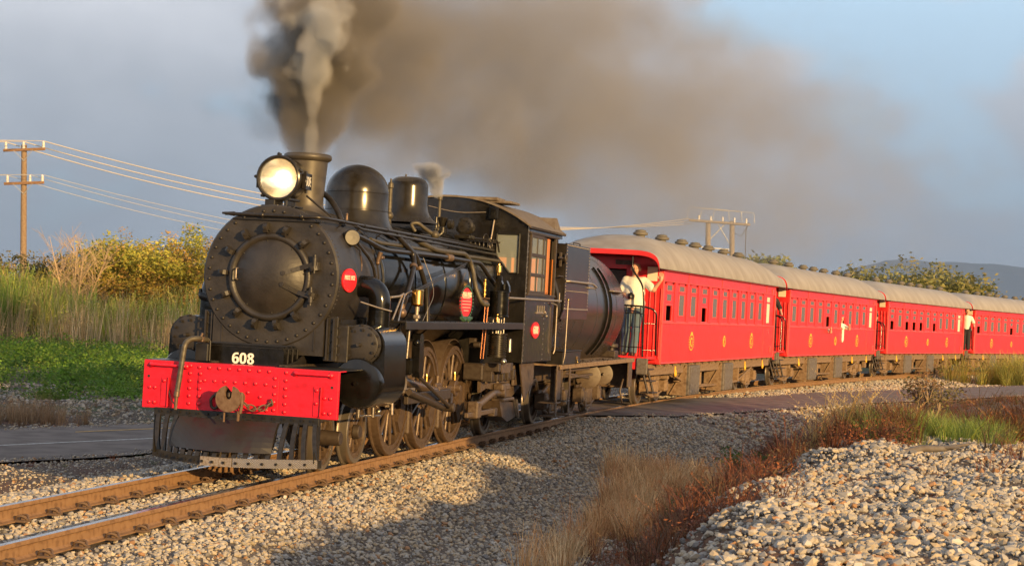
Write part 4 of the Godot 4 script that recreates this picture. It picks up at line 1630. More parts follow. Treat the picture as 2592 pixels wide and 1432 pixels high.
func make_engine_gear(o: Node3D) -> void:
	var FRONT := Vector3.BACK
	var g: Geo
	var flip := Basis(Vector3.UP, PI)
	for sd: float in [1.0, -1.0]:
		var b := Basis() if sd > 0 else flip
		for s: float in [1.05, 2.25]:
			wheel("bogie_wheel", 0.38, 10, M.wheel_steel, o, Transform3D(b, L(s, 0.57 * sd, 0.38)))
		for k in 3:
			wheel("driving_wheel", 0.686, 14, M.wheel_steel, o, Transform3D(b, L(3.72 + 1.448 * k, 0.57 * sd, 0.686)), 1.25 if sd > 0 else 1.9, 0.5)
		wheel("trailing_wheel", 0.42, 10, M.wheel_steel, o, Transform3D(b, L(8.55, 0.57 * sd, 0.42)))
		# mudguards over the driving wheels
		for k in 3:
			g = Geo.new()
			var c := L(3.72 + 1.448 * k, 0.3 * sd, 0.686)
			g.lathe(c, Vector3.RIGHT * sd, [Vector2(0.765, 0), Vector2(0.765, 0.31), Vector2(0.775, 0.31), Vector2(0.775, 0), Vector2(0.765, 0)], 28, 0.6, 0.35 if sd > 0 else PI - 0.35 - 2.44, PI - 0.35 if sd > 0 else PI - 0.35)
			obj("mudguard", g, M.grime, o)
		# bogie frame and axleboxes
		g = Geo.new()
		g.box(L(1.65, 0.42 * sd, 0.46), Vector3(0.05, 0.2, 1.5), 0.01)
		for s: float in [1.05, 2.25]:
			g.cyl(L(s, 0.6 * sd, 0.38), L(s, (0.84 if s < 2.0 else 0.68) * sd, 0.38), 0.09, 0.08, 16, 0.01)
		g.box(L(0.75, 0.72 * sd, 0.6), Vector3(0.05, 0.04, 0.6), 0.008)
		obj("bogie_frame", g, M.grime_dark, o)
		# spring gear between the bogie wheels
		g = Geo.new()
		for k in 4:
			g.box(L(1.65, 0.42 * sd, 0.62 + 0.022 * k), Vector3(0.07, 0.018, 0.9 - 0.2 * k))
		obj("leaf_spring", g, M.grime, o)
		# coupling rod and connecting rod
		var cr := Vector3(0, cos(1.25), sin(1.25)) * 0.305
		if sd < 0:
			cr = Vector3(0, cos(1.9), -sin(1.9)) * 0.305
		var pin := func(k: int, d: float) -> Vector3:
			return L(3.72 + 1.448 * k, d * sd, 0.686) + cr
		g = Geo.new()
		g.box((pin.call(0, 0.72) + pin.call(2, 0.72)) / 2, Vector3(0.045, 0.085, 2.9), 0.012)
		for k in 3:
			g.cyl(pin.call(k, 0.66), pin.call(k, 0.76), 0.115, 0.115, 20, 0.01)
			g.cyl(pin.call(k, 0.74), pin.call(k, 0.82), 0.06, 0.05, 14, 0.008)
		obj("coupling_rod", g, M.wheel_steel, o)
		g = Geo.new()
		for k in 3:
			var p: Vector3 = pin.call(k, 0.72)
			g.cyl(p + Vector3(0, 0.1, 0), p + Vector3(0, 0.2, 0), 0.028, 0.028, 10, 0.004)
			g.cyl(p + Vector3(0, 0.2, 0), p + Vector3(0, 0.23, 0), 0.016, 0.012, 8)
		obj("oil_cup", g, M.brass, o)
		var xh := L(2.75, 0.95 * sd, 1.02)
		var big: Vector3 = pin.call(1, 0.87)
		g = Geo.new()
		g.tube([xh, big], [0.05, 0.065], 6)
		g.box(big, Vector3(0.07, 0.24, 0.28), 0.02)
		g.box(big + Vector3(0.02 * sd, 0, 0), Vector3(0.07, 0.16, 0.1), 0.02)
		g.cyl(big + Vector3(0, 0.12, 0), big + Vector3(0, 0.22, 0), 0.03, 0.03, 10, 0.004)
		obj("connecting_rod", g, M.wheel_steel, o)
		g = Geo.new()
		g.cyl(L(1.9, 0.98 * sd, 1.02), L(2.7, 0.98 * sd, 1.02), 0.035, 0.035, 12)
		g.box(L(2.78, 0.97 * sd, 1.02), Vector3(0.14, 0.3, 0.26), 0.02)
		for y: float in [0.87, 1.17]:
			g.box(L(2.6, 0.98 * sd, y), Vector3(0.1, 0.05, 1.4), 0.008)
		obj("crosshead", g, M.worn_steel, o)
		# valve gear: expansion link plate, radius rod and hanger
		g = Geo.new()
		g.prism([Vector2(2.68, 1.12), Vector2(2.66, 1.5), Vector2(2.69, 1.57), Vector2(2.76, 1.585), Vector2(2.83, 1.55), Vector2(2.9, 1.1), Vector2(2.86, 1.05), Vector2(2.75, 1.05)], L(0, 1.14 * sd, 0), Vector3.FORWARD, Vector3.UP, 0.1 * sd)
		g.box(L(2.78, 1.08 * sd, 1.18), Vector3(0.22, 0.2, 0.5), 0.02)
		g.rivet(L(2.66, 1.2 * sd, 1.47), FRONT, 0.04, 10)
		obj("link_bracket", g, M.gloss_black, o)
		g = Geo.new()
		g.tube([L(2.78, 1.17 * sd, 1.1), L(4.75, 1.1 * sd, 0.6)], 0.03, 4)
		g.box(L(3.9, 1.03 * sd, 0.77), Vector3(0.06, 0.13, 2.0), 0.01)
		g.tube([L(2.85, 1.08 * sd, 0.86), L(4.6, 1.04 * sd, 0.6)], 0.05, 4)
		g.cyl(L(4.75, 1.02 * sd, 0.6), L(4.75, 1.16 * sd, 0.6), 0.06, 0.06, 12, 0.01)
		g.tube([L(4.75, 1.1 * sd, 0.62), L(5.2, 0.98 * sd, 0.75)], 0.028, 6)
		obj("radius_rod", g, M.grime_dark, o)
		g = Geo.new()
		for k in 8:
			g.cyl(L(2.1 + 0.05 * (k % 2), 1.02 * sd, 0.72 + 0.09 * k), L(2.1, 1.1 * sd, 0.72 + 0.09 * k), 0.022, 0.018, 8)
			g.ball(L(2.16, 1.06 * sd, 0.68 + 0.08 * k), 0.022, 6, 4)
		g.cyl(L(2.0, 1.0 * sd, 1.02), L(1.9, 1.0 * sd, 1.02), 0.14, 0.16, 16)
		g.tube([L(2.05, 1.12 * sd, 0.62), L(2.2, 1.05 * sd, 1.2)], 0.02, 6)
		g.tube([L(2.3, 1.1 * sd, 1.72), L(2.3, 1.06 * sd, 1.1)], 0.016, 6)
		obj("gland_bolts", g, M.worn_steel, o)
		g = Geo.new()
		g.tube([L(2.6, 1.12 * sd, 1.7), L(2.6, 1.1 * sd, 1.25)], 0.022, 8)
		g.tube([L(2.72, 1.06 * sd, 1.72), L(2.72, 1.06 * sd, 1.25)], 0.018, 8)
		g.box(L(3.5, 0.8 * sd, 1.25), Vector3(0.08, 0.5, 0.1), 0.01)
		obj("hanger_rod", g, M.bright_steel, o)
		# sand boxes and pipes in front of the wheels
		for s: float in [4.44, 5.9]:
			g = Geo.new()
			g.cyl(L(s, 0.4 * sd, 1.02), L(s, 0.4 * sd, 1.3), 0.07, 0.07, 12, 0.01)
			g.box(L(s, 0.4 * sd, 0.95), Vector3(0.1, 0.16, 0.2), 0.02)
			obj("brake_hanger", g, M.grime, o)
			g = Geo.new()
			g.box(L(s, 0.6 * sd, 0.4), Vector3(0.09, 0.34, 0.07), 0.02)
			g.tube([L(s, 0.5 * sd, 1.0), L(s, 0.5 * sd, 0.25)], 0.022, 6)
			obj("brake_block", g, M.grime, o)
	# everything behind the driving wheels is coated in brown dust
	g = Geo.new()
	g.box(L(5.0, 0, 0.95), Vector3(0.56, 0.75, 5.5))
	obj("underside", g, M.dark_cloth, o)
	for sd: float in [1.0, -1.0]:
		g = Geo.new()
		g.prism([Vector2(7.15, 0.98), Vector2(8.9, 1.0), Vector2(9.5, 0.96), Vector2(9.7, 0.72), Vector2(8.95, 0.5), Vector2(8.55, 0.68), Vector2(7.5, 0.75), Vector2(7.2, 0.7)], L(0, 0.84 * sd, 0), Vector3.FORWARD, Vector3.UP, 0.05 * sd)
		g.rivet(L(7.45, 0.89 * sd, 0.84), Vector3.RIGHT * sd, 0.03, 8)
		g.rivet(L(8.2, 0.89 * sd, 0.82), Vector3.RIGHT * sd, 0.03, 8)
		obj("rear_frame", g, M.grime, o)
		g = Geo.new()
		g.prism([Vector2(7.25, 0.93), Vector2(7.85, 0.93), Vector2(8.05, 0.87), Vector2(7.95, 0.82), Vector2(7.3, 0.85)], L(0, 0.885 * sd, 0), Vector3.FORWARD, Vector3.UP, 0.01 * sd)
		obj("frame_opening", g, M.dark_cloth, o)
		# trailing truck: side arm, box and spring
		g = Geo.new()
		g.tube(fil([L(6.5, 0.98 * sd, 0.48), L(6.8, 0.98 * sd, 0.56), L(7.6, 0.98 * sd, 0.69), L(8.0, 0.97 * sd, 0.67)], 0.2), 0.055, 6)
		g.cyl(L(8.05, 0.93 * sd, 0.67), L(8.05, 1.06 * sd, 0.67), 0.07, 0.07, 14, 0.01)
		g.box(L(8.15, 0.97 * sd, 0.76), Vector3(0.16, 0.1, 0.5), 0.02)
		obj("equaliser", g, M.grime, o)
		g = Geo.new()
		g.prism([Vector2(7.85, 0.56), Vector2(8.95, 0.5), Vector2(9.1, 0.3), Vector2(8.4, 0.23), Vector2(8.05, 0.32)], L(0, 0.74 * sd, 0), Vector3.FORWARD, Vector3.UP, 0.28 * sd)
		g.box(L(8.3, 0.96 * sd, 0.57), Vector3(0.2, 0.05, 0.7), 0.015)
		obj("trailing_axlebox", g, M.grime, o)
		g = Geo.new()
		g.tube([L(8.7, 1.04 * sd, 0.55), L(8.85, 1.05 * sd, 0.3)], 0.018, 6)
		g.tube([L(8.9, 1.03 * sd, 0.55), L(9.0, 1.05 * sd, 0.27)], 0.022, 6)
		obj("drain_pipe", g, M.bright_steel, o)
		g = Geo.new()
		g.box(L(6.95, 0.96 * sd, 0.42), Vector3(0.06, 0.07, 1.6), 0.01)
		g.box(L(6.6, 0.96 * sd, 0.48), Vector3(0.16, 0.24, 0.24), 0.02)
		g.box(L(7.75, 0.95 * sd, 0.4), Vector3(0.1, 0.12, 0.2), 0.01)
		obj("truck_beam", g, M.grime, o)
		# brackets and ashpan parts below the firebox
		g = Geo.new()
		g.box(L(7.65, 1.03 * sd, 1.07), Vector3(0.22, 0.12, 0.9), 0.01)
		for k in 5:
			g.box(L(7.2 + 0.34 * k, 0.98 * sd, 0.94), Vector3(0.16, 0.16, 0.14), 0.01)
			g.cyl(L(7.2 + 0.34 * k, 1.0 * sd, 0.88), L(7.2 + 0.34 * k, 1.08 * sd, 0.88), 0.02, 0.02, 8)
		g.box(L(7.9, 0.8 * sd, 1.0), Vector3(0.3, 0.24, 1.8), 0.02)
		obj("ashpan_bracket", g, M.grime_dark, o)
		g = Geo.new()
		g.box(L(7.62, 1.145 * sd, 1.06), Vector3(0.01, 0.14, 0.55))
		obj("lower_bracket", g, M.grime, o)
		g = Geo.new()
		g.box(L(9.4, 0.94 * sd, 0.95), Vector3(0.04, 0.4, 0.9), 0.01)
		obj("frame_plate", g, M.grime, o)
		g = Geo.new()
		g.prism([Vector2(8.9, 1.12), Vector2(9.9, 1.12), Vector2(9.9, 0.8), Vector2(9.3, 0.5)], L(0, 1.04 * sd, 0), Vector3.FORWARD, Vector3.UP, 0.02 * sd)
		obj("cab_support", g, M.grime, o)
	# --- air pump on the near side
	g = Geo.new()
	g.cyl(L(7.1, 1.118, 1.83), L(7.1, 1.118, 2.16), 0.14, 0.14, 28, 0.008)
	g.cyl(L(7.1, 1.118, 2.155), L(7.1, 1.118, 2.175), 0.15, 0.15, 28, 0.005)
	g.cyl(L(7.1, 1.118, 1.8), L(7.1, 1.118, 1.83), 0.15, 0.15, 28, 0.005)
	g.box(L(7.1, 1.1, 2.28), Vector3(0.09, 0.24, 0.09), 0.02)
	g.prism([Vector2(-0.1, 2.17), Vector2(0.14, 2.17), Vector2(0.13, 2.25), Vector2(0.09, 2.33), Vector2(0.05, 2.24), Vector2(0.0, 2.36), Vector2(-0.05, 2.36)], L(7.05, 1.13, 0), Vector3.RIGHT, Vector3.UP, -0.09)
	g.nut(L(7.02, 1.2, 2.2), Vector3.UP, 0.025, 0.08)
	var pump := obj("air_pump", g, M.gloss_black, o)
	g = Geo.new()
	var pr := [Vector2(0, 0), Vector2(0.135, 0)]
	for k in 9:
		var y := 0.02 + 0.033 * k
		pr.append_array([Vector2(0.136, y), Vector2(0.136, y + 0.014), Vector2(0.114, y + 0.018), Vector2(0.114, y + 0.031)])
	pr.append_array([Vector2(0.14, 0.325), Vector2(0.14, 0.345), Vector2(0, 0.345)])
	g.lathe(L(7.1, 1.12, 1.225), Vector3.UP, pr, 28, 0.3)
	obj("finned_cylinder", g, M.pipe_dark, pump)
	g = Geo.new()
	g.cyl(L(7.1, 1.12, 1.56), L(7.1, 1.12, 1.82), 0.03, 0.03, 12)
	for t: float in [0.4, 1.6, 3.6, 4.9]:
		g.cyl(L(7.1, 1.12, 1.57) + Vector3(0.1 * cos(t), 0, 0.1 * sin(t)), L(7.1, 1.12, 1.8) + Vector3(0.1 * cos(t), 0, 0.1 * sin(t)), 0.014, 0.014, 8)
	g.ball(L(7.0, 1.25, 1.17), 0.05, 10, 6)
	g.cyl(L(7.2, 1.28, 1.3), L(7.2, 1.28, 1.5), 0.035, 0.03, 10, 0.01)
	obj("pump_rod", g, M.bright_steel, pump)
	g = Geo.new()
	g.cyl(L(7.05, 1.1, 2.44), L(7.05, 1.1, 2.54), 0.045, 0.045, 14, 0.006)
	g.cyl(L(7.05, 1.1, 2.54), L(7.05, 1.1, 2.57), 0.02, 0.016, 10)
	g.cyl(L(7.05, 1.1, 2.4), L(7.05, 1.1, 2.44), 0.025, 0.03, 10)
	g.cyl(L(6.98, 1.13, 1.74), L(6.98, 1.13, 1.84), 0.025, 0.022, 10)
	obj("pump_lubricator", g, M.brass, pump)
	g = Geo.new()
	g.cyl(L(6.75, 0.98, 2.08), L(6.75, 0.98, 2.3), 0.02, 0.024, 10)
	g.ball(L(6.75, 0.98, 2.32), 0.024, 8, 6)
	for y: float in [2.1, 2.16, 2.24]:
		g.cyl(L(6.75, 0.98, y), L(6.75, 0.98, y + 0.03), 0.032, 0.032, 10, 0.006)
	obj("steam_valve", g, M.brass, pump)
	g = Geo.new()
	g.ball(L(6.72, 0.99, 2.0), 0.055, 10, 6, Vector3(1.2, 0.8, 1))
	g.tube(fil([L(6.75, 0.9, 2.18), L(6.75, 0.84, 2.18), L(6.75, 0.82, 2.0)], 0.05), 0.01, 6)
	g.tube([L(6.75, 0.95, 2.06), L(6.75, 1.06, 2.06)], 0.014, 6)
	obj("valve_body", g, M.bronze, pump)
	for e: Array in [[0.975, 0.945], [1.02, 0.985]]:
		pipe("copper_pipe", [[6.85, e[0], 2.0], [6.85, e[1], 1.2]], 0.011, M.copper, o)
	g = Geo.new()
	g.box(L(6.7, 0.86, 1.42), Vector3(0.1, 0.14, 0.1), 0.01)
	g.cyl(L(6.6, 0.9, 1.4), L(6.6, 1.0, 1.4), 0.04, 0.04, 12, 0.006)
	obj("gear_bracket", g, M.grime_dark, o)
	# --- brass oil cup on the running board
	g = Geo.new()
	g.cyl(L(2.94, 1.1, 1.93), L(2.94, 1.1, 2.1), 0.072, 0.072, 24, 0.006)
	g.cyl(L(2.94, 1.1, 2.1), L(2.94, 1.1, 2.112), 0.078, 0.07, 24)
	g.cyl(L(2.94, 1.1, 1.91), L(2.94, 1.1, 1.93), 0.06, 0.078, 24)
	var cup := obj("brass_oil_cup", g, M.brass, o)
	g = Geo.new()
	g.nut(L(2.94, 1.1, 1.85), Vector3.UP, 0.032, 0.06)
	g.cyl(L(2.94, 1.1, 1.73), L(2.94, 1.1, 1.85), 0.024, 0.024, 10)
	g.box(L(2.94, 1.1, 1.78), Vector3(0.08, 0.05, 0.08), 0.012)
	obj("cup_stem", g, M.worn_steel, cup)
	# --- memorial plaque framed by leaves
	g = Geo.new()
	g.prism(ellipse(0.3, 0.2), L(5.5, 1.03, 1.985), Vector3.FORWARD, Vector3.UP, 0.02, true)
	var pl := obj("plaque", g, M.plate_red, o, Transform3D(), "red oval plaque in a green leaf border")
	g = Geo.new()
	for k in 30:
		var t := TAU * k / 30
		var c := L(5.5 + 0.335 * cos(t), 1.055, 1.985 + 0.222 * sin(t))
		g.ball(c, 0.024, 6, 4, Vector3(0.4, 0.8, 1.5))
	for sd: float in [-1.0, 1.0]:
		for k in 3:
			g.tube([L(5.5 + sd * 0.03, 1.055, 1.79), L(5.5 + sd * (0.1 + 0.08 * k), 1.06, 1.735 + 0.02 * k)], [0.012, 0.026], 5)
	obj("leaf_border", g, M.leaf_paint, pl)
	g = Geo.new()
	for k in 5:
		g.box(L(5.5, 1.053, 2.045 - 0.042 * k), Vector3(0.006, 0.008, [0.36, 0.44, 0.46, 0.4, 0.24][k]))
	obj("raised_lines", g, M.cream_paint, pl)
	text("1914-1918", 0.075, M.cream_paint, pl, Transform3D(Basis(Vector3.UP, PI / 2), L(5.5, 1.053, 2.09)), "lettering", 0.006)


func make_cab(o: Node3D) -> void:
	var FRONT := Vector3.BACK
	var g := Geo.new()
	var roof := func(d: float) -> float:
		var u := absf(d) / 1.25
		return 3.585 - 0.4 * pow(u, 2.2)
	# --- front sheet with its two spectacle windows cut out
	var outl := [Vector2(-1.22, 1.13), Vector2(1.22, 1.13), Vector2(1.22, roof.call(1.22))]
	for k in range(1, 16):
		var d := 1.22 - 2.44 * k / 16.0
		outl.append(Vector2(d, roof.call(d)))
	outl.append(Vector2(-1.22, roof.call(1.22)))
	var win := [Vector2(0.74, 3.05), Vector2(1.09, 3.055), Vector2(1.09, 2.46), Vector2(0.955, 2.46), Vector2(0.74, 2.72)]
	for sd: float in [1.0, -1.0]:
		# each half in pieces round its window
		var w := []
		for p: Vector2 in win:
			w.append(Vector2(p.x * sd, p.y))
		var parts := [
			[Vector2(0, 1.13), Vector2(0.955 * sd, 1.13), w[3], w[4], w[0], Vector2(0.74 * sd, roof.call(0.74)), Vector2(0.37 * sd, roof.call(0.37)), Vector2(0, roof.call(0))],
			[Vector2(0.955 * sd, 1.13), Vector2(1.22 * sd, 1.13), Vector2(1.22 * sd, 2.46), w[3]],
			[w[2], Vector2(1.22 * sd, 2.46), Vector2(1.22 * sd, roof.call(1.22)), Vector2(1.09 * sd, roof.call(1.09)), w[1]],
			[w[0], w[1], Vector2(1.09 * sd, roof.call(1.09)), Vector2(0.92 * sd, roof.call(0.92)), Vector2(0.74 * sd, roof.call(0.74))]]
		for p: Array in parts:
			g.prism(p, L(8.3, 0, 0), Vector3.RIGHT, Vector3.UP, -0.02)
	var fs := obj("cab_front", g, M.cab_black, o)
	for sd: float in [1.0, -1.0]:
		var fr := Geo.new()
		var w := []
		for p: Vector2 in win:
			w.append(Vector3(p.x * sd, p.y, -8.29))
		for k in 5:
			fr.tube([w[k], w[(k + 1) % 5]], 0.014, 4)
		var f := obj("front_window_frame", fr, M.satin_black, fs)
		var pn := Geo.new()
		var wp := []
		for p: Vector2 in win:
			wp.append(Vector2(p.x * sd, p.y))
		pn.prism(wp, L(8.315, 0, 0), Vector3.RIGHT, Vector3.UP, -0.004)
		obj("front_pane", pn, M.glass, f)
	# --- sides, with a wide window opening
	for sd: float in [1.0, -1.0]:
		g = Geo.new()
		var x := 1.21 * sd
		g.box(L(9.35, x, 1.65), Vector3(0.02, 1.04, 2.09))
		g.box(L(8.37, x, 2.66), Vector3(0.02, 0.98, 0.13))
		g.box(L(10.33, x, 2.66), Vector3(0.02, 0.98, 0.13))
		g.box(L(9.55, x, 3.145), Vector3(0.02, 0.1, 2.5))
		var side := obj("cab_side", g, M.cab_black, o)
		g = Geo.new()
		g.box(L(9.35, x + 0.018 * sd, 2.155), Vector3(0.05, 0.03, 2.0), 0.006)
		g.box(L(9.4, x + 0.018 * sd, 3.09), Vector3(0.05, 0.035, 2.1), 0.006)
		g.box(L(8.46, x + 0.018 * sd, 2.62), Vector3(0.045, 0.92, 0.05), 0.006)
		g.box(L(10.25, x + 0.018 * sd, 2.62), Vector3(0.045, 0.92, 0.05), 0.006)
		obj("window_surround", g, M.grime_dark, side)
		g = Geo.new()
		for k in 26:
			g.rivet(L(8.34, x + 0.01 * sd, 1.16 + 0.078 * k), Vector3.RIGHT * sd, 0.011, 6)
		for k in 12:
			g.rivet(L(8.45 + 0.17 * k, x + 0.01 * sd, 2.09), Vector3.RIGHT * sd, 0.01, 6)
		for k in 12:
			g.rivet(L(9.7, x + 0.01 * sd, 1.16 + 0.08 * k), Vector3.RIGHT * sd, 0.008, 6)
		g.box(L(8.302, x + 0.012 * sd, 2.15), Vector3(0.012, 2.05, 0.012))
		obj("rivet_row", g, M.bright_steel if sd > 0 else M.cab_black, side)
		# sliding sash with six panes, and a second one pushed forward behind it
		for e: Array in [[8.52, 9.38, 0.012, 3], [9.32, 9.72, -0.02, 1]]:
			g = Geo.new()
			var xo := x + float(e[2]) * sd
			var c := (float(e[0]) + float(e[1])) / 2
			var wd: float = e[1] - e[0]
			for s: float in [e[0], e[1]]:
				g.box(L(s, xo, 2.62), Vector3(0.03, 0.88, 0.06), 0.005)
			for y: float in [2.19, 2.46, 2.76, 3.05]:
				g.box(L(c, xo, y), Vector3(0.028, 0.055, wd), 0.005)
			if e[3] == 3:
				g.box(L(c, xo, 2.62), Vector3(0.026, 0.86, 0.035), 0.004)
			var sash := obj("sash", g, M.grime_dark, side)
			g = Geo.new()
			g.box(L(c, xo, 2.62), Vector3(0.005, 0.84, wd))
			obj("pane", g, M.glass, sash)
		g = Geo.new()
		g.box(L(9.92, x - 0.035 * sd, 2.62), Vector3(0.04, 0.88, 0.17), 0.006)
		g.box(L(9.8, x - 0.035 * sd, 2.2), Vector3(0.04, 0.04, 0.3), 0.006)
		obj("varnished_post", g, M.varnish, side)
		g = Geo.new()
		g.prism(ellipse(0.27, 0.127), L(9.1, x + 0.008 * sd, 1.617), Vector3.FORWARD, Vector3.UP, 0.016 * sd, true)
		var np := obj("number_plate", g, M.plate_red, side, Transform3D(), "red oval number plate 608 on the cab side")
		g = Geo.new()
		for k in 48:
			var t := TAU * k / 48
			g.ball(L(9.1 + 0.25 * cos(t), x + 0.025 * sd, 1.617 + 0.115 * sin(t)), 0.007, 5, 3)
		obj("plate_rim", g, M.plate_red, np)
		text("608", 0.12, M.cream_paint, np, Transform3D(Basis(Vector3.UP, sd * PI / 2), L(9.1, x + 0.026 * sd, 1.617)), "number", 0.006, 1.3)
		# grab rails, hooks and the steps
		pipe("cab_handrail", [[7.1, 1.26 * sd, 2.085], [10.55, 1.3 * sd, 2.09]], 0.016, M.worn_steel, o)
		g = Geo.new()
		g.cyl(L(8.5, x, 2.087), L(8.5, 1.28 * sd, 2.087), 0.012, 0.012, 6)
		g.cyl(L(10.4, x, 2.09), L(10.4, 1.3 * sd, 2.09), 0.012, 0.012, 6)
		g.cyl(L(10.42, 1.3 * sd, 2.07), L(10.42, 1.3 * sd, 2.22), 0.01, 0.01, 6)
		for k in 4:
			g.cyl(L(9.2 + 0.16 * k, x, 1.9), L(9.2 + 0.16 * k, x + 0.02 * sd, 1.9), 0.008, 0.008, 6)
			g.box(L(9.2 + 0.16 * k, x + 0.015 * sd, 1.95), Vector3(0.01, 0.1, 0.03))
		g.box(L(9.45, x + 0.02 * sd, 1.885), Vector3(0.03, 0.03, 0.7), 0.006)
		g.ball(L(9.6, x + 0.04 * sd, 1.9), 0.025, 6, 4)
		g.ball(L(9.75, x + 0.04 * sd, 1.84), 0.022, 6, 4)
		obj("hook_rail", g, M.worn_steel, o)
		pipe("entrance_rail", [[10.4, 1.25 * sd, 1.24], [10.42, 1.27 * sd, 1.3], [10.42, 1.27 * sd, 2.02], [10.1, 1.25 * sd, 2.05]], 0.012, M.worn_steel, o, 0.05)
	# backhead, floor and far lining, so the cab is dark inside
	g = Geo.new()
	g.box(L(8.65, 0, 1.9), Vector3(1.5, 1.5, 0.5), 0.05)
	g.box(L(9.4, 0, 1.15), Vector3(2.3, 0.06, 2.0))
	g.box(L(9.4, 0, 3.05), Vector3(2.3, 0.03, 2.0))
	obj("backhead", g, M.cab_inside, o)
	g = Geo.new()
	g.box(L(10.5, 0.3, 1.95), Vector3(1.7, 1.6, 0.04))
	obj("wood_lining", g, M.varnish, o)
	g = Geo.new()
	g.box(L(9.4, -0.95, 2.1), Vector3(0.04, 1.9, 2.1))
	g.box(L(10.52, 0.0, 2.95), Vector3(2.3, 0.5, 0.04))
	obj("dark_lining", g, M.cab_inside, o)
	# --- roof
	g = Geo.new()
	var prof := []
	for k in 25:
		var d := -1.27 + 2.54 * k / 24.0
		prof.append(Vector2(d, roof.call(d) + 0.012))
	for k in 25:
		var d := 1.27 - 2.54 * k / 24.0
		prof.append(Vector2(d, roof.call(d) - 0.016))
	g.prism(prof, L(8.24, 0, 0), Vector3.RIGHT, Vector3.UP, -2.62, true)
	var rf := obj("cab_roof", g, M.roof_dust, o)
	g = Geo.new()
	g.box(L(9.55, 1.255, 3.165), Vector3(0.03, 0.04, 2.6), 0.006)
	g.box(L(9.55, -1.255, 3.165), Vector3(0.03, 0.04, 2.6), 0.006)
	obj("gutter", g, M.grime_dark, rf)
	g = Geo.new()
	g.box(L(8.75, 0.42, 3.58), Vector3(0.5, 0.05, 0.5), 0.01)
	g.box(L(8.85, 0.62, 3.54), Vector3(0.5, 0.04, 0.6), 0.01)
	g.prism([Vector2(10.3, 3.25), Vector2(10.45, 3.42), Vector2(10.86, 3.2), Vector2(10.86, 3.15)], L(0, 0.85, 0), Vector3.FORWARD, Vector3.UP, 0.34)
	obj("roof_ventilator", g, M.roof_dust, rf)
	# --- things on the front sheet and the firebox top
	g = Geo.new()
	g.box(L(8.255, 0.685, 3.35), Vector3(0.135, 0.19, 0.07), 0.008)
	g.box(L(8.216, 0.685, 3.35), Vector3(0.09, 0.14, 0.012), 0.004)
	g.ball(L(8.205, 0.7, 3.35), 0.012, 6, 4)
	obj("marker_lamp", g, M.gloss_black, o)
	pipe("conduit", [[8.27, 0.69, 3.25], [8.27, 0.66, 3.0], [8.25, 0.64, 2.85], [8.2, 0.68, 2.78]], 0.012, M.worn_steel, o)
	pipe("lamp_cable", [[8.28, -0.35, 3.42], [8.28, 0.1, 3.33], [8.28, 0.55, 3.36]], 0.007, M.worn_steel, o, 0.3)
	g = Geo.new()
	for k in 9:
		g.rivet(L(8.3, 0.5, 2.7 + 0.07 * k), FRONT, 0.008, 6)
		g.rivet(L(8.3, 0.56 + 0.07 * k, 2.38), FRONT, 0.008, 6)
		g.rivet(L(8.3, 1.15, 1.3 + 0.12 * k), FRONT, 0.008, 6)
	obj("rivet_row", g, M.cab_black, o)
	g = Geo.new()
	g.cyl(L(7.0, 0.18, 3.0), L(7.0, 0.18, 3.46), 0.026, 0.024, 10)
	g.cyl(L(7.0, 0.18, 3.44), L(7.0, 0.18, 3.49), 0.04, 0.04, 12, 0.006)
	g.cyl(L(7.0, 0.18, 2.98), L(7.0, 0.18, 3.04), 0.05, 0.045, 12)
	obj("whistle", g, M.pipe_olive, o)
	g = Geo.new()
	g.lathe(L(7.28, 0.5, 3.09), Vector3(0.1, 0, 1), [Vector2(0, -0.2), Vector2(0.1, -0.2), Vector2(0.13, -0.17), Vector2(0.135, -0.02), Vector2(0.13, 0.03), Vector2(0.1, 0.05), Vector2(0, 0.055)], 28, 0.5)
	for k in 12:
		var t := TAU * k / 12
		g.box(L(7.22, 0.506, 3.09) + Vector3(0.085 * cos(t), 0.085 * sin(t), 0.0), Vector3(0.02, 0.02, 0.02), 0.003)
	g.cyl(L(7.4, 0.35, 3.08), L(7.4, 0.5, 3.08), 0.06, 0.06, 14)
	g.box(L(7.35, 0.48, 2.94), Vector3(0.24, 0.06, 0.3), 0.01)
	obj("turbo_generator", g, M.dome_black, o)
	g = Geo.new()
	g.cyl(L(7.0, 0.24, 2.95), L(7.0, 0.24, 3.06), 0.06, 0.06, 14, 0.01)
	g.cyl(L(7.0, 0.24, 3.06), L(7.0, 0.24, 3.2), 0.045, 0.07, 14, 0.01)
	g.cyl(L(7.0, 0.32, 3.1), L(7.0, 0.4, 3.1), 0.075, 0.07, 14, 0.01)
	g.cyl(L(7.0, 0.14, 3.0), L(7.0, 0.14, 3.2), 0.035, 0.03, 10, 0.006)
	obj("steam_turret", g, M.dome_black, o)
	g = Geo.new()
	for k in 7:
		var a := L(7.6 + 0.06 * k, 0.45 + 0.05 * k, 2.82)
		g.tube(fil([a, a + Vector3(0, 0.08, 0), a + Vector3(0.05, 0.1, -0.5)], 0.04), 0.01, 5)
		g.cyl(a + Vector3(0, 0.02, 0), a + Vector3(0, 0.05, 0), 0.022, 0.022, 8)
	g.torus(L(7.7, 0.72, 2.95), Vector3(1, 0, 0.4), 0.06, 0.007, 14, 5)
	g.torus(L(7.8, 0.78, 2.93), Vector3(1, 0, 0.4), 0.05, 0.007, 14, 5)
	g.tube(fil([L(7.4, 0.62, 2.93), L(8.1, 0.8, 2.93), L(8.15, 0.82, 2.76)], 0.05), 0.014, 6)
	obj("valve_wheels", g, M.pipe_dark, o)
	g = Geo.new()
	g.tube(fil([L(5.0, 0.42, 2.9), L(4.96, 0.36, 3.0), L(5.0, 0.45, 3.02), L(5.1, 0.55, 2.93), L(5.2, 0.62, 2.88)], 0.06), 0.026, 8)
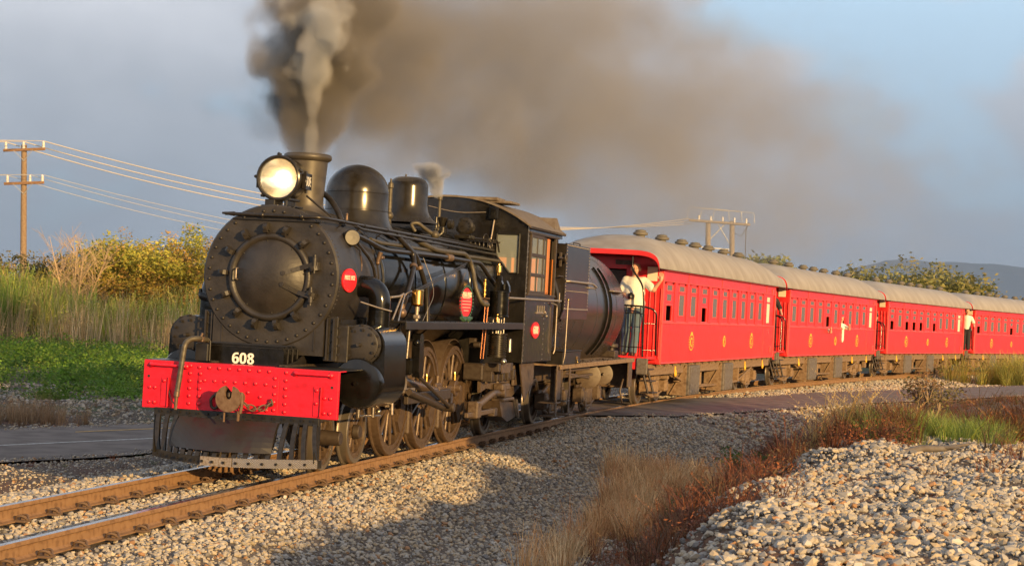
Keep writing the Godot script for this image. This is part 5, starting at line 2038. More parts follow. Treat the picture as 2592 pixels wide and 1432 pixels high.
	g.ball(L(5.2, 0.64, 2.87), 0.06, 10, 8)
	obj("top_feed_valve", g, M.pipe_olive, o)
	g = Geo.new()
	g.cyl(L(2.45, 0.3, 2.85), L(2.45, 0.3, 2.96), 0.02, 0.016, 8)
	g.ball(L(2.45, 0.3, 2.97), 0.02, 6, 4)
	g.tube([L(3.2, 0.5, 2.85), L(3.5, 0.62, 2.72)], 0.014, 6)
	obj("oil_plug", g, M.bronze, o)


# ---------------------------------------------------------------- the tender

func T(s: float, d: float, y: float) -> Vector3:
	return Vector3(d, y, -(s - 14.8))


func make_tender() -> void:
	var base := Transform3D(Basis(Vector3.UP, -LOCO_TURN), Vector3(START.x, 0, -START.y)) * L(14.8, 0, 0)
	var o := thing("tender", "black tender with a round riveted water tank and square coal bunker", "tender", base, -LOCO_TURN)
	var yc := 1.97
	var g := Geo.new()
	g.lathe(T(11.2, 0, yc), Vector3.FORWARD, [Vector2(0, 0), Vector2(1.12, 0), Vector2(1.15, 0.03), Vector2(1.15, 6.26), Vector2(1.12, 6.29), Vector2(0.7, 6.36), Vector2(0, 6.4)], 72, 0.4)
	var tank := obj("water_tank", g, M.tank_black, o)
	g = Geo.new()
	for s: float in [11.6, 12.6, 13.45, 14.6, 16.6, 17.42]:
		for k in 60:
			var t := -1.2 + 2.5 * k / 59.0
			var d := Vector3(cos(t), sin(t), 0)
			g.rivet(T(s, 0, yc) + d * 1.149, d, 0.014, 5)
	obj("rivet_row", g, M.satin_black, tank)
	for s: float in [15.5, 15.95]:
		g = Geo.new()
		g.lathe(T(s, 0, yc), Vector3.FORWARD, [Vector2(1.15, -0.05), Vector2(1.19, -0.05), Vector2(1.19, 0.05), Vector2(1.15, 0.05)], 40, 0.3, -0.75 + PI, 0.8 + PI)
		g.lathe(T(s, 0, yc), Vector3.FORWARD, [Vector2(1.15, -0.05), Vector2(1.19, -0.05), Vector2(1.19, 0.05), Vector2(1.15, 0.05)], 40, 0.3, -0.75, 0.8)
		obj("tank_strap", g, M.gloss_black, tank)
	# bunker: flat sides tangent to the tank
	g = Geo.new()
	for sd: float in [1.0, -1.0]:
		g.box(T(12.4, 1.17 * sd, 2.5), Vector3(0.03, 1.12, 2.06), 0.004)
		g.prism([Vector2(11.37, 1.95), Vector2(13.43, 1.95), Vector2(13.43, 1.8), Vector2(11.15, 1.8)], T(0, 1.16 * sd, 0) + Vector3(0, 0, -0.0), Vector3.FORWARD, Vector3.UP, 0.02 * sd)
	g.box(T(11.385, 0, 2.4), Vector3(2.31, 1.3, 0.03), 0.004)
	g.box(T(13.415, 0, 2.6), Vector3(2.31, 0.9, 0.03), 0.004)
	var bk := obj("coal_bunker", g, M.tank_black, o)
	g = Geo.new()
	for k in 34:
		g.rivet(T(11.42 + 0.06 * k, 1.186, 3.03), Vector3.RIGHT, 0.011, 5)
		g.rivet(T(11.42 + 0.06 * k, 1.186, 2.27), Vector3.RIGHT, 0.009, 5)
	for k in 20:
		g.rivet(T(11.42, 1.186, 1.98 + 0.053 * k), Vector3.RIGHT, 0.011, 5)
		g.rivet(T(13.38, 1.186, 1.98 + 0.053 * k), Vector3.RIGHT, 0.011, 5)
	g.box(T(12.4, 1.188, 1.97), Vector3(0.012, 0.02, 2.06))
	obj("rivet_row", g, M.worn_steel, bk)
	g = Geo.new()
	g.prism([Vector2(-1.12, 2.95), Vector2(-0.6, 3.12), Vector2(0, 3.2), Vector2(0.6, 3.12), Vector2(1.12, 2.95)], T(11.4, 0, 0), Vector3.RIGHT, Vector3.UP, -2.0)
	obj("coal", g, M.dark_cloth, bk)
	# rails and brackets
	g = Geo.new()
	g.tube(fil([T(11.4, 0.7, 3.05), T(11.4, 0.7, 3.16), T(12.9, 0.7, 3.16), T(12.9, 0.7, 3.0)], 0.05), 0.014, 6)
	g.tube(fil([T(13.3, 0.9, 3.06), T(13.3, 0.9, 3.14), T(13.9, 0.9, 3.14), T(13.9, 0.9, 2.75)], 0.05), 0.012, 6)
	obj("top_rail", g, M.pipe_dark, o)
	g = Geo.new()
	g.box(T(11.3, 1.1, 2.78), Vector3(0.05, 0.24, 0.05), 0.01)
	g.torus(T(11.3, 1.19, 2.8), Vector3.RIGHT, 0.06, 0.02, 14, 6)
	g.tube([T(10.95, 1.15, 2.8), T(11.3, 1.15, 2.8)], 0.02, 6)
	g.tube([T(10.95, 1.15, 2.5), T(11.35, 1.15, 2.5)], 0.012, 6)
	obj("hook", g, M.grime_dark, o)
	g = Geo.new()
	g.tube(fil([T(11.42, 1.19, 2.43), T(11.45, 1.26, 2.43), T(13.4, 1.26, 2.43), T(13.9, 1.24, 2.38)], 0.04), 0.018, 8)
	g.box(T(13.6, 1.17, 2.36), Vector3(0.12, 0.03, 0.6), 0.006)
	g.box(T(16.6, 1.15, 2.35), Vector3(0.1, 0.03, 1.4), 0.006)
	obj("side_rail", g, M.worn_steel, o)
	for s: float in [11.2]:
		pipe_at("entrance_rail", [T(s, 1.25, 1.05), T(s, 1.28, 1.2), T(s + 0.04, 1.28, 2.1)], 0.012, M.worn_steel, o)
		g = Geo.new()
		g.ball(T(s + 0.04, 1.28, 2.12), 0.022, 8, 6)
		obj("rail_knob", g, M.brass, o)
	# frame
	g = Geo.new()
	g.box(T(14.75, 0, 1.03), Vector3(2.5, 0.03, 7.3), 0.004)
	g.box(T(14.75, 1.235, 0.995), Vector3(0.025, 0.05, 7.3), 0.004)
	g.box(T(14.75, -1.235, 0.995), Vector3(0.025, 0.05, 7.3), 0.004)
	obj("deck", g, M.frame_tan, o)
	g = Geo.new()
	g.box(T(14.7, 0.55, 0.85), Vector3(0.1, 0.3, 7.2), 0.01)
	g.box(T(14.7, -0.55, 0.85), Vector3(0.1, 0.3, 7.2), 0.01)
	for sd: float in [1.0, -1.0]:
		g.box(T(18.15, 1.2 * sd, 0.74), Vector3(0.03, 0.54, 0.42), 0.005)
		g.box(T(11.5, 1.1 * sd, 0.72), Vector3(0.2, 0.56, 0.04), 0.006)
		g.box(T(11.3, 1.16 * sd, 0.72), Vector3(0.06, 0.52, 0.3), 0.01)
		g.box(T(13.9, 0.95 * sd, 0.9), Vector3(0.08, 0.06, 2.2), 0.01)
		g.box(T(14.2, 0.98 * sd, 0.78), Vector3(0.06, 0.05, 2.0), 0.01)
		g.tube([T(12.6, 1.0 * sd, 0.86), T(15.0, 0.96 * sd, 0.72)], 0.03, 6)
		g.tube([T(18.0, 1.1 * sd, 0.62), T(17.7, 1.1 * sd, 0.4), T(17.9, 1.12 * sd, 0.16)], 0.02, 6)
	g.box(T(18.36, 0, 0.74), Vector3(2.4, 0.54, 0.03), 0.005)
	obj("tender_frame", g, M.grime, o)
	g = Geo.new()
	g.box(T(18.385, 0, 0.74), Vector3(2.36, 0.5, 0.02), 0.004)
	obj("rear_beam", g, M.engine_red, o)
	g = Geo.new()
	for s: float in [11.1, 11.85]:
		g.box(T(s, 1.08, 0.42), Vector3(0.3, 0.02, 0.4), 0.004)
		g.box(T(s, 1.14, 0.2), Vector3(0.34, 0.02, 0.4), 0.004)
	g.box(T(11.05, 1.2, 0.62), Vector3(0.02, 0.85, 0.1), 0.004)
	g.box(T(12.1, 1.2, 0.62), Vector3(0.02, 0.85, 0.1), 0.004)
	obj("step", g, M.grime, o)
	for e: Array in [[15.5, 0.22], [16.9, 0.2]]:
		g = Geo.new()
		g.lathe(T(e[0], 0.86, 0.74), Vector3(0.25, 0, 1), [Vector2(0, -0.35), Vector2(e[1], -0.35), Vector2(e[1], 0.0), Vector2(float(e[1]) + 0.02, 0.01), Vector2(float(e[1]) + 0.02, 0.05), Vector2(float(e[1]) - 0.02, 0.06), Vector2(0, 0.07)], 28, 0.4)
		g.cyl(T(e[0], 0.88, 0.74) + Vector3(0.02, 0, 0.06), T(e[0], 0.9, 0.74) + Vector3(0.03, 0, 0.14), 0.03, 0.02, 10)
		obj("brake_cylinder", g, M.grime, o)
	g = Geo.new()
	g.box(T(11.9, 1.12, 1.15), Vector3(0.28, 0.22, 1.5), 0.01)
	g.box(T(11.9, 1.12, 1.268), Vector3(0.32, 0.014, 1.56), 0.004)
	var tb := obj("sand_box", g, M.satin_black, o)
	g = Geo.new()
	g.box(T(12.3, 1.27, 1.14), Vector3(0.014, 0.06, 0.14), 0.004)
	g.torus(T(12.3, 1.28, 1.08), Vector3.RIGHT, 0.03, 0.01, 12, 5)
	obj("padlock", g, M.brass, tb)
	g = Geo.new()
	g.cyl(T(17.9, 0.85, 1.05), T(17.9, 0.85, 1.5), 0.06, 0.05, 12, 0.01)
	g.cyl(T(17.9, 0.85, 1.25), T(17.9, 0.85, 1.32), 0.13, 0.13, 14, 0.01)
	g.ball(T(17.9, 0.85, 1.56), 0.07, 8, 6)
	g.box(T(17.8, 0.8, 1.12), Vector3(0.36, 0.14, 0.4), 0.02)
	obj("hand_brake", g, M.grime_dark, o)
	g = Geo.new()
	for k in 40:
		g.ball(T(13.0 + rnd(0, 5.2), rnd(1.0, 1.22), 1.052), rnd(0.012, 0.035), 5, 3, Vector3(1, 0.7, 1))
	obj("coal_crumbs", g, M.grime_dark, o)
	for c: float in [12.75, 16.0]:
		make_bogie(o, T(c, 0, 0), 1.62, 0.39, M.grime)


func pipe_at(called: String, pts: Array, r: float, m: Material, o: Node, bend := 0.06, seg := 6) -> void:
	var g := Geo.new()
	g.tube(fil(pts, bend), r, seg)
	obj(called, g, m, o)


func make_bogie(o: Node3D, c: Vector3, base: float, r: float, m: Material) -> void:
	# a four-wheeled truck centred at c, along z
	for sd: float in [1.0, -1.0]:
		for e: float in [1.0, -1.0]:
			wheel("bogie_wheel", r, 0, M.wheel_steel, o, Transform3D(Basis() if sd > 0 else Basis(Vector3.UP, PI), c + Vector3(0.57 * sd, r, e * base / 2)))
		var g := Geo.new()
		var x := c.x + 0.76 * sd
		for e: float in [1.0, -1.0]:
			var z := c.z + e * base / 2
			g.box(Vector3(x, r, z), Vector3(0.2, 0.28, 0.26), 0.02)
			g.box(Vector3(x + 0.1 * sd, r - 0.02, z), Vector3(0.04, 0.2, 0.18), 0.015)
			g.tube([Vector3(x, r + 0.14, z), Vector3(x, 0.66, c.z + e * 0.26)], 0.035, 4)
			g.tube([Vector3(x, r - 0.12, z), Vector3(x, 0.16, c.z + e * 0.26)], 0.03, 4)
			g.box(Vector3(x, 0.4, c.z + e * 0.26), Vector3(0.1, 0.52, 0.09), 0.01)
			for k in 3:
				g.cyl(Vector3(x + 0.02 * sd, 0.22, c.z + e * (0.06 + 0.0 * k) + (k - 1) * 0.11), Vector3(x + 0.02 * sd, 0.5, c.z + e * 0.06 + (k - 1) * 0.11), 0.045, 0.045, 10)
		g.box(Vector3(x, 0.66, c.z), Vector3(0.12, 0.07, 0.7), 0.01)
		g.box(Vector3(x, 0.16, c.z), Vector3(0.12, 0.05, 0.64), 0.01)
		g.box(Vector3(x, 0.56, c.z), Vector3(0.16, 0.12, 0.44), 0.02)
		g.box(Vector3(x - 0.02 * sd, r + 0.16, c.z), Vector3(0.05, 0.06, base + 0.5), 0.01)
		obj("bogie_frame", g, m, o)
	var g := Geo.new()
	g.box(c + Vector3(0, 0.55, 0), Vector3(1.5, 0.22, 0.36), 0.02)
	for e: float in [1.0, -1.0]:
		g.cyl(c + Vector3(-0.5, r, e * base / 2), c + Vector3(0.5, r, e * base / 2), 0.06, 0.06, 10)
	obj("bolster", g, m, o)


# ---------------------------------------------------------------- the coaches

func C(s: float, d: float, y: float) -> Vector3:
	return Vector3(d, y, -s)


func coach_roof_y(d: float) -> float:
	var u := clampf(absf(d) / 1.33, 0.0, 1.0)
	return 2.93 + 0.72 * pow(1.0 - pow(u, 2.6), 0.62)


func make_coach(opened: Array) -> Node3D:
	var o := thing("railway_coach", "red coach", "railway coach")
	var lenb := 14.387
	var g := Geo.new()
	var w := 1.2
	# --- body shell
	for sd: float in [1.0, -1.0]:
		g = Geo.new()
		var x := (w - 0.02) * sd
		g.box(C(lenb / 2, x, 1.335), Vector3(0.04, 0.86, lenb), 0.006)
		g.box(C(lenb / 2, x, 2.79), Vector3(0.04, 0.25, lenb), 0.004)
		var side := obj("body_side", g, M.coach_red, o)
		# mouldings
		g = Geo.new()
		g.box(C(lenb / 2, x + 0.028 * sd, 1.775), Vector3(0.03, 0.035, lenb), 0.008)
		g.box(C(lenb / 2, x + 0.026 * sd, 2.668), Vector3(0.026, 0.03, lenb), 0.008)
		g.box(C(lenb / 2, x + 0.02 * sd, 0.915), Vector3(0.02, 0.03, lenb), 0.006)
		for s: float in [0.04, 2.62, 6.5, 10.3, 12.9, lenb - 0.05]:
			g.box(C(s, x + 0.022 * sd, 2.8), Vector3(0.02, 0.24, 0.04), 0.005)
		g.box(C(0.05, x + 0.02 * sd, 1.85), Vector3(0.05, 1.9, 0.1), 0.02)
		g.box(C(lenb - 0.05, x + 0.02 * sd, 1.85), Vector3(0.05, 1.9, 0.1), 0.02)
		g.box(C(12.62, x + 0.02 * sd, 1.5), Vector3(0.014, 1.2, 0.03), 0.004)
		g.box(C(13.9, x + 0.025 * sd, 1.12), Vector3(0.03, 0.18, 0.3), 0.01)
		g.box(C(13.9, x + 0.025 * sd, 2.75), Vector3(0.03, 0.16, 0.2), 0.01)
		obj("moulding", g, M.coach_trim, side)
		# windows: a red frame set between pilasters, a small light above, a sash below
		for i in 11:
			var c := 0.745 + 1.2555 * i if i < 10 else 13.36
			var open := opened.has(i) and sd > 0.0
			g = Geo.new()
			var fx := x - 0.012 * sd
			var half := 0.6277 if i < 10 else 0.7
			var lo := c - (0.745 if i == 0 else half)
			var hi := c + half
			if i == 9:
				hi = 12.68
			if i == 10:
				lo = 12.68
				hi = lenb
			if i == 10:
				g.box(C((lo + c - 0.22) / 2, fx, 2.23), Vector3(0.03, 0.88, c - 0.22 - lo), 0.003)
				g.box(C((hi + c + 0.22) / 2, fx, 2.23), Vector3(0.03, 0.88, hi - c - 0.22), 0.003)
				g.box(C(c, fx, 1.83), Vector3(0.03, 0.08, 0.44), 0.003)
				g.box(C(c, fx, 2.42), Vector3(0.03, 0.06, 0.44), 0.003)
				g.box(C(c, fx, 2.62), Vector3(0.03, 0.1, 0.44), 0.003)
				var f := obj("window", g, M.coach_red, side, Transform3D(), "blind cream lavatory window")
				g = Geo.new()
				g.box(C(c, fx + 0.011 * sd, 2.13), Vector3(0.008, 0.54, 0.45))
				g.box(C(c, fx + 0.011 * sd, 2.51), Vector3(0.008, 0.13, 0.45))
				obj("pane", g, M.blind_cream, f)
				continue
			# pilasters either side stand proud
			g.box(C(lo + 0.07, x - 0.005 * sd, 2.23), Vector3(0.05, 0.88, 0.14), 0.008)
			g.box(C(hi - 0.07, x - 0.005 * sd, 2.23), Vector3(0.05, 0.88, 0.14), 0.008)
			var a := lo + 0.14
			var b := hi - 0.14
			var ph := 0.28 if not open else 0.29
			var p0 := 1.95 if not open else 1.83
			var p1 := 2.39 if not open else 2.15
			var tl := 0.28
			g.box(C((a + c - ph) / 2, fx, (1.79 + 2.44) / 2), Vector3(0.03, 0.65, c - ph - a), 0.003)
			g.box(C((b + c + ph) / 2, fx, (1.79 + 2.44) / 2), Vector3(0.03, 0.65, b - c - ph), 0.003)
			g.box(C(c, fx, (1.79 + p0) / 2), Vector3(0.03, p0 - 1.79, ph * 2), 0.003)
			if open:
				g.box(C(c, fx, 2.205), Vector3(0.03, 0.11, ph * 2), 0.003)
				g.box(C(c, fx, 2.415), Vector3(0.03, 0.05, ph * 2), 0.003)
				for e: float in [-1.0, 1.0]:
					g.box(C(c + e * 0.25, fx, 2.325), Vector3(0.03, 0.13, 0.08), 0.003)
			else:
				g.box(C(c, fx, 2.415), Vector3(0.03, 0.05, ph * 2), 0.003)
			g.box(C((a + c - tl) / 2, fx, 2.525), Vector3(0.03, 0.17, c - tl - a), 0.003)
			g.box(C((b + c + tl) / 2, fx, 2.525), Vector3(0.03, 0.17, b - c - tl), 0.003)
			g.box(C(c, fx, 2.46), Vector3(0.03, 0.04, tl * 2), 0.003)
			g.box(C(c, fx, 2.62), Vector3(0.03, 0.07, tl * 2), 0.003)
			# beads round the sash and the upper light
			var body := g
			g = Geo.new()
			for q: Array in [[ph + 0.015, p0, p1], [tl + 0.015, 2.48, 2.585]]:
				for e: float in [-1.0, 1.0]:
					g.box(C(c + e * float(q[0]), fx + 0.017 * sd, (float(q[1]) + float(q[2])) / 2), Vector3(0.016, float(q[2]) - float(q[1]) + 0.06, 0.035), 0.008)
				g.box(C(c, fx + 0.017 * sd, float(q[1]) - 0.015), Vector3(0.016, 0.03, float(q[0]) * 2), 0.008)
				g.box(C(c, fx + 0.017 * sd, float(q[2]) + 0.015), Vector3(0.016, 0.03, float(q[0]) * 2), 0.008)
			g.box(C(c, fx + 0.02 * sd, 1.805), Vector3(0.02, 0.03, b - a), 0.006)
			var bead := g
			var fr := obj("window", body, M.coach_red, side)
			obj("bead", bead, M.coach_trim, fr)
			g = Geo.new()
			if open:
				g.box(C(c, fx + 0.011 * sd, 2.325), Vector3(0.005, 0.14, 0.44))
			else:
				g.box(C(c, fx + 0.011 * sd, 2.17), Vector3(0.005, 0.46, ph * 2 + 0.02))
			g.box(C(c, fx + 0.011 * sd, 2.53), Vector3(0.005, 0.12, tl * 2 + 0.02))
			obj("pane", g, M.coach_pane, fr)
		# crests on the lower panel
		for e: Array in [[3.18, 0.27, 0.2], [7.08, 0.16, 0.13], [10.86, 0.25, 0.19]]:
			g = Geo.new()
			var rx: float = e[1]
			var ry: float = e[2]
			for k in 20:
				var t := TAU * k / 20
				g.ball(C(float(e[0]) + rx * 0.9 * cos(t), x + 0.024 * sd, 1.36 + ry * 0.9 * sin(t)), 0.02, 6, 4, Vector3(0.4, 1, 1.4))
			g.prism(ellipse(rx * 0.5, ry * 0.55, 12), C(e[0], x + 0.02 * sd, 1.36), Vector3.FORWARD, Vector3.UP, 0.008 * sd)
			g.prism([Vector2(-rx * 0.4, 0), Vector2(rx * 0.4, 0), Vector2(rx * 0.25, ry * 0.4), Vector2(-rx * 0.25, ry * 0.4)], C(e[0], x + 0.02 * sd, 1.36 + ry * 0.75), Vector3.FORWARD, Vector3.UP, 0.01 * sd)
			var cr := obj("crest", g, M.gold_paint, side)
			g = Geo.new()
			g.prism([Vector2(-rx * 0.25, ry * 0.3), Vector2(rx * 0.25, ry * 0.3), Vector2(rx * 0.2, -ry * 0.15), Vector2(0, -ry * 0.4), Vector2(-rx * 0.2, -ry * 0.15)], C(e[0], x + 0.031 * sd, 1.36), Vector3.FORWARD, Vector3.UP, 0.004 * sd)
			obj("shield", g, M.plate_red, cr)
	# --- ends: panelled wall, door, notice
	for e: float in [0.0, lenb]:
		var outz := 1.0 if e == 0.0 else -1.0
		g = Geo.new()
		g.box(C(e, -0.79, 1.95), Vector3(0.78, 2.1, 0.05), 0.004)
		g.box(C(e, 0.79, 1.95), Vector3(0.78, 2.1, 0.05), 0.004)
		g.box(C(e, 0, 3.03), Vector3(2.3, 0.3, 0.05), 0.004)
		g.box(C(e, 0, 3.22), Vector3(1.5, 0.2, 0.05), 0.004)
		for k in 7:
			for sd: float in [-1.0, 1.0]:
				g.cyl(C(e, sd * (0.46 + 0.12 * k), 1.0) + Vector3(0, 0, 0.03 * outz), C(e, sd * (0.46 + 0.12 * k), 2.5) + Vector3(0, 0, 0.03 * outz), 0.02, 0.02, 6)
		g.box(C(e, 0, 0.98) + Vector3(0, 0, 0.03 * outz), Vector3(2.3, 0.12, 0.04), 0.01)
		var en := obj("end_wall", g, M.coach_red, o)
		g = Geo.new()
		g.box(C(e, 0, 1.95), Vector3(0.78, 1.8, 0.03), 0.004)
		obj("end_door", g, M.grime_dark, en)
		g = Geo.new()
		g.box(C(e, 0.97 * outz, 2.8) + Vector3(0, 0, 0.04 * outz), Vector3(0.22, 0.3, 0.014), 0.003)
		obj("notice", g, M.blind_cream, en)
		g = Geo.new()
		g.box(C(e, 0.35 * outz, 3.02) + Vector3(0, 0, 0.035 * outz), Vector3(0.4, 0.1, 0.012), 0.003)
		obj("end_number", g, M.battery_grey, en)
		# platform with its railing
		var z0 := 0.92 * outz
		g = Geo.new()
		g.box(C(e, 0, 1.03) + Vector3(0, 0, 0.47 * outz), Vector3(2.3, 0.06, 0.94), 0.01)
		g.box(C(e, 0, 0.9) + Vector3(0, 0, 0.92 * outz), Vector3(2.2, 0.22, 0.06), 0.01)
		obj("end_platform", g, M.coach_red, o)
		g = Geo.new()
		g.box(C(e, 0.0, 0.9) + Vector3(0, 0, 1.02 * outz), Vector3(0.3, 0.24, 0.2), 0.03)
		g.box(C(e, 1.06, 0.86) + Vector3(0, 0, 0.95 * outz), Vector3(0.24, 0.34, 0.08), 0.02)
		g.box(C(e, -1.06, 0.86) + Vector3(0, 0, 0.95 * outz), Vector3(0.24, 0.34, 0.08), 0.02)
		obj("buffer_block", g, M.battery_grey, o)
		g = Geo.new()
		var zz := Vector3(0, 0, z0)
		for sd: float in [1.0, -1.0]:
			g.tube(fil([C(e, 0.42 * sd, 2.11) + zz, C(e, 1.05 * sd, 2.1) + zz, C(e, 1.28 * sd, 2.03) + zz * 0.9, C(e, 1.285 * sd, 1.1) + zz * 0.8], 0.16, 5), 0.02, 8)
			g.tube(fil([C(e, 0.74 * sd, 3.12) + zz, C(e, 0.74 * sd, 2.86) + zz, C(e, 0.99 * sd, 2.54) + zz, C(e, 1.03 * sd, 2.1) + zz, C(e, 1.05 * sd, 1.06) + zz], 0.15, 5), 0.021, 8)
			for k in 6:
				g.tube([C(e, (0.46 + 0.1 * k) * sd, 2.1) + zz, C(e, (0.46 + 0.1 * k) * sd, 1.06) + zz], 0.011, 6, false)
			for y: float in [1.25, 1.95]:
				g.tube([C(e, 0.42 * sd, y) + zz, C(e, 1.05 * sd, y) + zz], 0.011, 6, false)
			for y: float in [1.2, 1.75]:
				g.tube([C(e, 1.05 * sd, y) + zz, C(e, 1.285 * sd, y) + zz * 0.85], 0.011, 6, false)
		obj("railing", g, M.gloss_black, o)
		g = Geo.new()
		for sd: float in [1.0, -1.0]:
			for k in 3:
				g.box(C(e, (1.06 + 0.05 * k) * sd, 0.8 - 0.24 * k) + Vector3(0, 0, 0.62 * outz), Vector3(0.26, 0.03, 0.5), 0.006)
			for q: float in [0.38, 0.86]:
				g.tube([C(e, 1.0 * sd, 0.95) + Vector3(0, 0, q * outz), C(e, 1.2 * sd, 0.3) + Vector3(0, 0, q * outz)], 0.025, 4)
		obj("step", g, M.grime_dark, o)
	# --- roof, drooping over both platforms
	var rows := []
	var n := 32
	for s: float in [-0.97, -0.94, -0.8, -0.55, -0.2, 0.3, 1.0, 4.0, 8.0, 12.0, lenb - 1.0, lenb - 0.3, lenb + 0.2, lenb + 0.55, lenb + 0.8, lenb + 0.94, lenb + 0.97]:
		var over := maxf(-s, s - lenb)
		var sink := smoothstep(-1.2, 1.0, over)
		var row := []
		for k in n + 1:
			var d := -1.33 * cos(PI * k / n)
			var top := coach_roof_y(d)
			var flat := minf(top, 2.93 + 0.32 * pow(1.0 - pow(absf(d) / 1.33, 8.0), 0.5))
			row.append(C(s, d, lerpf(top, flat, pow(sink, 1.6))))
		rows.append(row)
	g = Geo.new()
	for i in rows.size() - 1:
		for k in n:
			var nn := []
			for ij: Array in [[i, k], [i + 1, k], [i + 1, k + 1], [i, k + 1]]:
				var l: Vector3 = rows[ij[0]][maxi(ij[1] - 1, 0)]
				var r: Vector3 = rows[ij[0]][mini(ij[1] + 1, n)]
				var f: Vector3 = rows[mini(ij[0] + 1, rows.size() - 1)][ij[1]]
				var b: Vector3 = rows[maxi(ij[0] - 1, 0)][ij[1]]
				var c := (r - l).cross(f - b).normalized()
				nn.append(c if c.y >= 0 else -c)
			g.tri(rows[i][k], rows[i + 1][k], rows[i + 1][k + 1], nn[0], nn[1], nn[2])
			g.tri(rows[i][k], rows[i + 1][k + 1], rows[i][k + 1], nn[0], nn[2], nn[3])
			var dn := Vector3(0, -0.03, 0)
			g.q4(rows[i][k] + dn, rows[i + 1][k] + dn, rows[i + 1][k + 1] + dn, rows[i][k + 1] + dn, Vector3.DOWN)
	for q: Array in [[0, 1.0], [rows.size() - 1, -1.0]]:
		for k in n:
			var a: Vector3 = rows[q[0]][k]
			var b: Vector3 = rows[q[0]][k + 1]
			g.q4(a, b, b + Vector3(0, -0.03, 0), a + Vector3(0, -0.03, 0), Vector3(0, 0, q[1]))
	for sd: float in [1.0, -1.0]:
		g.box(C(lenb / 2, 1.325 * sd, 2.925), Vector3(0.02, 0.04, lenb + 1.8), 0.004)
	var rf := obj("roof", g, M.coach_roof, o)
	for q: Array in [[0, 1.0], [rows.size() - 1, -1.0]]:
		g = Geo.new()
		for k in n:
			var a: Vector3 = rows[q[0]][k]
			var b: Vector3 = rows[q[0]][k + 1]
			var z := Vector3(0, 0, 0.012 * q[1])
			g.q4(a + z + Vector3(0, 0.01, 0), b + z + Vector3(0, 0.01, 0), b + z + Vector3(0, -0.09, 0), a + z + Vector3(0, -0.09, 0), Vector3(0, 0, q[1]))
			g.q4(a - z * 2 + Vector3(0, -0.09, 0), b - z * 2 + Vector3(0, -0.09, 0), b + z + Vector3(0, -0.09, 0), a + z + Vector3(0, -0.09, 0), Vector3.DOWN)
		obj("canopy_rim", g, M.coach_red, rf)
	g = Geo.new()
	g.box(C(lenb / 2, 1.245, 2.9), Vector3(0.09, 0.035, lenb), 0.01)
	g.box(C(lenb / 2, -1.245, 2.9), Vector3(0.09, 0.035, lenb), 0.01)
	obj("cornice", g, M.coach_red, rf)
	g = Geo.new()
	g.lathe(Vector3.ZERO, Vector3.UP, [Vector2(0.1, -0.06), Vector2(0.1, 0.03), Vector2(0.155, 0.035), Vector2(0.165, 0.05), Vector2(0.165, 0.085), Vector2(0.14, 0.1), Vector2(0.12, 0.11), Vector2(0.12, 0.14), Vector2(0.06, 0.155), Vector2(0, 0.158)], 18, 0.4)
	var vm := g.mesh()
	for s: float in [1.55, 3.67, 5.8, 7.4, 9.07, 11.14, 13.27]:
		obj("roof_ventilator", vm, M.vent_grey, rf, Transform3D(Basis(), C(s, 0.28, coach_roof_y(0.28))))
	# --- inside: floor, seats, partition
	g = Geo.new()
	g.box(C(lenb / 2, 0, 0.96), Vector3(2.3, 0.06, lenb - 0.1), 0.0)
	g.box(C(lenb / 2, 0, 2.96), Vector3(2.3, 0.03, lenb - 0.1), 0.0)
	g.box(C(lenb / 2, -0.12, 1.9), Vector3(0.03, 1.8, lenb - 0.3), 0.0)
	for k in 11:
		g.box(C(1.3 + 1.2555 * k, 0.65, 1.6), Vector3(0.95, 1.2, 0.1), 0.03)
		g.box(C(1.3 + 1.2555 * k, -0.65, 1.6), Vector3(0.8, 1.2, 0.1), 0.03)
	obj("interior", g, M.coach_inside, o)
	# --- underframe
	g = Geo.new()
	for sd: float in [1.0, -1.0]:
		g.box(C(lenb / 2, 1.0 * sd, 0.77), Vector3(0.1, 0.24, lenb + 0.6), 0.01)
		for e: float in [-1.0, 1.0]:
			var m := lenb / 2
			g.tube([C(m + e * 5.6, 1.0 * sd, 0.74), C(m + e * 2.9, 1.0 * sd, 0.3), C(m, 1.0 * sd, 0.28)], 0.028, 5)
			g.tube([C(m + e * 5.0, 0.8 * sd, 0.74), C(m + e * 2.9, 0.8 * sd, 0.3), C(m, 0.8 * sd, 0.28)], 0.028, 5)
			g.box(C(m + e * 2.9, 0.95 * sd, 0.5), Vector3(0.2, 0.4, 0.1), 0.01)
		for k in 18:
			g.box(C(0.3 + 0.82 * k, 1.12 * sd, 0.875), Vector3(0.1, 0.05, 0.06), 0.006)
		for s: float in [5.2, 5.7, 6.2]:
			g.box(C(s, 0.7 * sd, 0.45), Vector3(0.3, 0.5, 0.12), 0.02)
		g.cyl(C(9.4, 0.72 * sd, 0.5), C(10.6, 0.72 * sd, 0.5), 0.17, 0.17, 16, 0.03)
		for k in 14:
			g.box(C(rnd(0.2, 14.0), rnd(0.6, 1.0) * sd, rnd(0.45, 0.75)), Vector3(rnd(0.1, 0.3), rnd(0.08, 0.25), rnd(0.1, 0.5)), 0.015)
	obj("underframe", g, M.frame_tan, o)
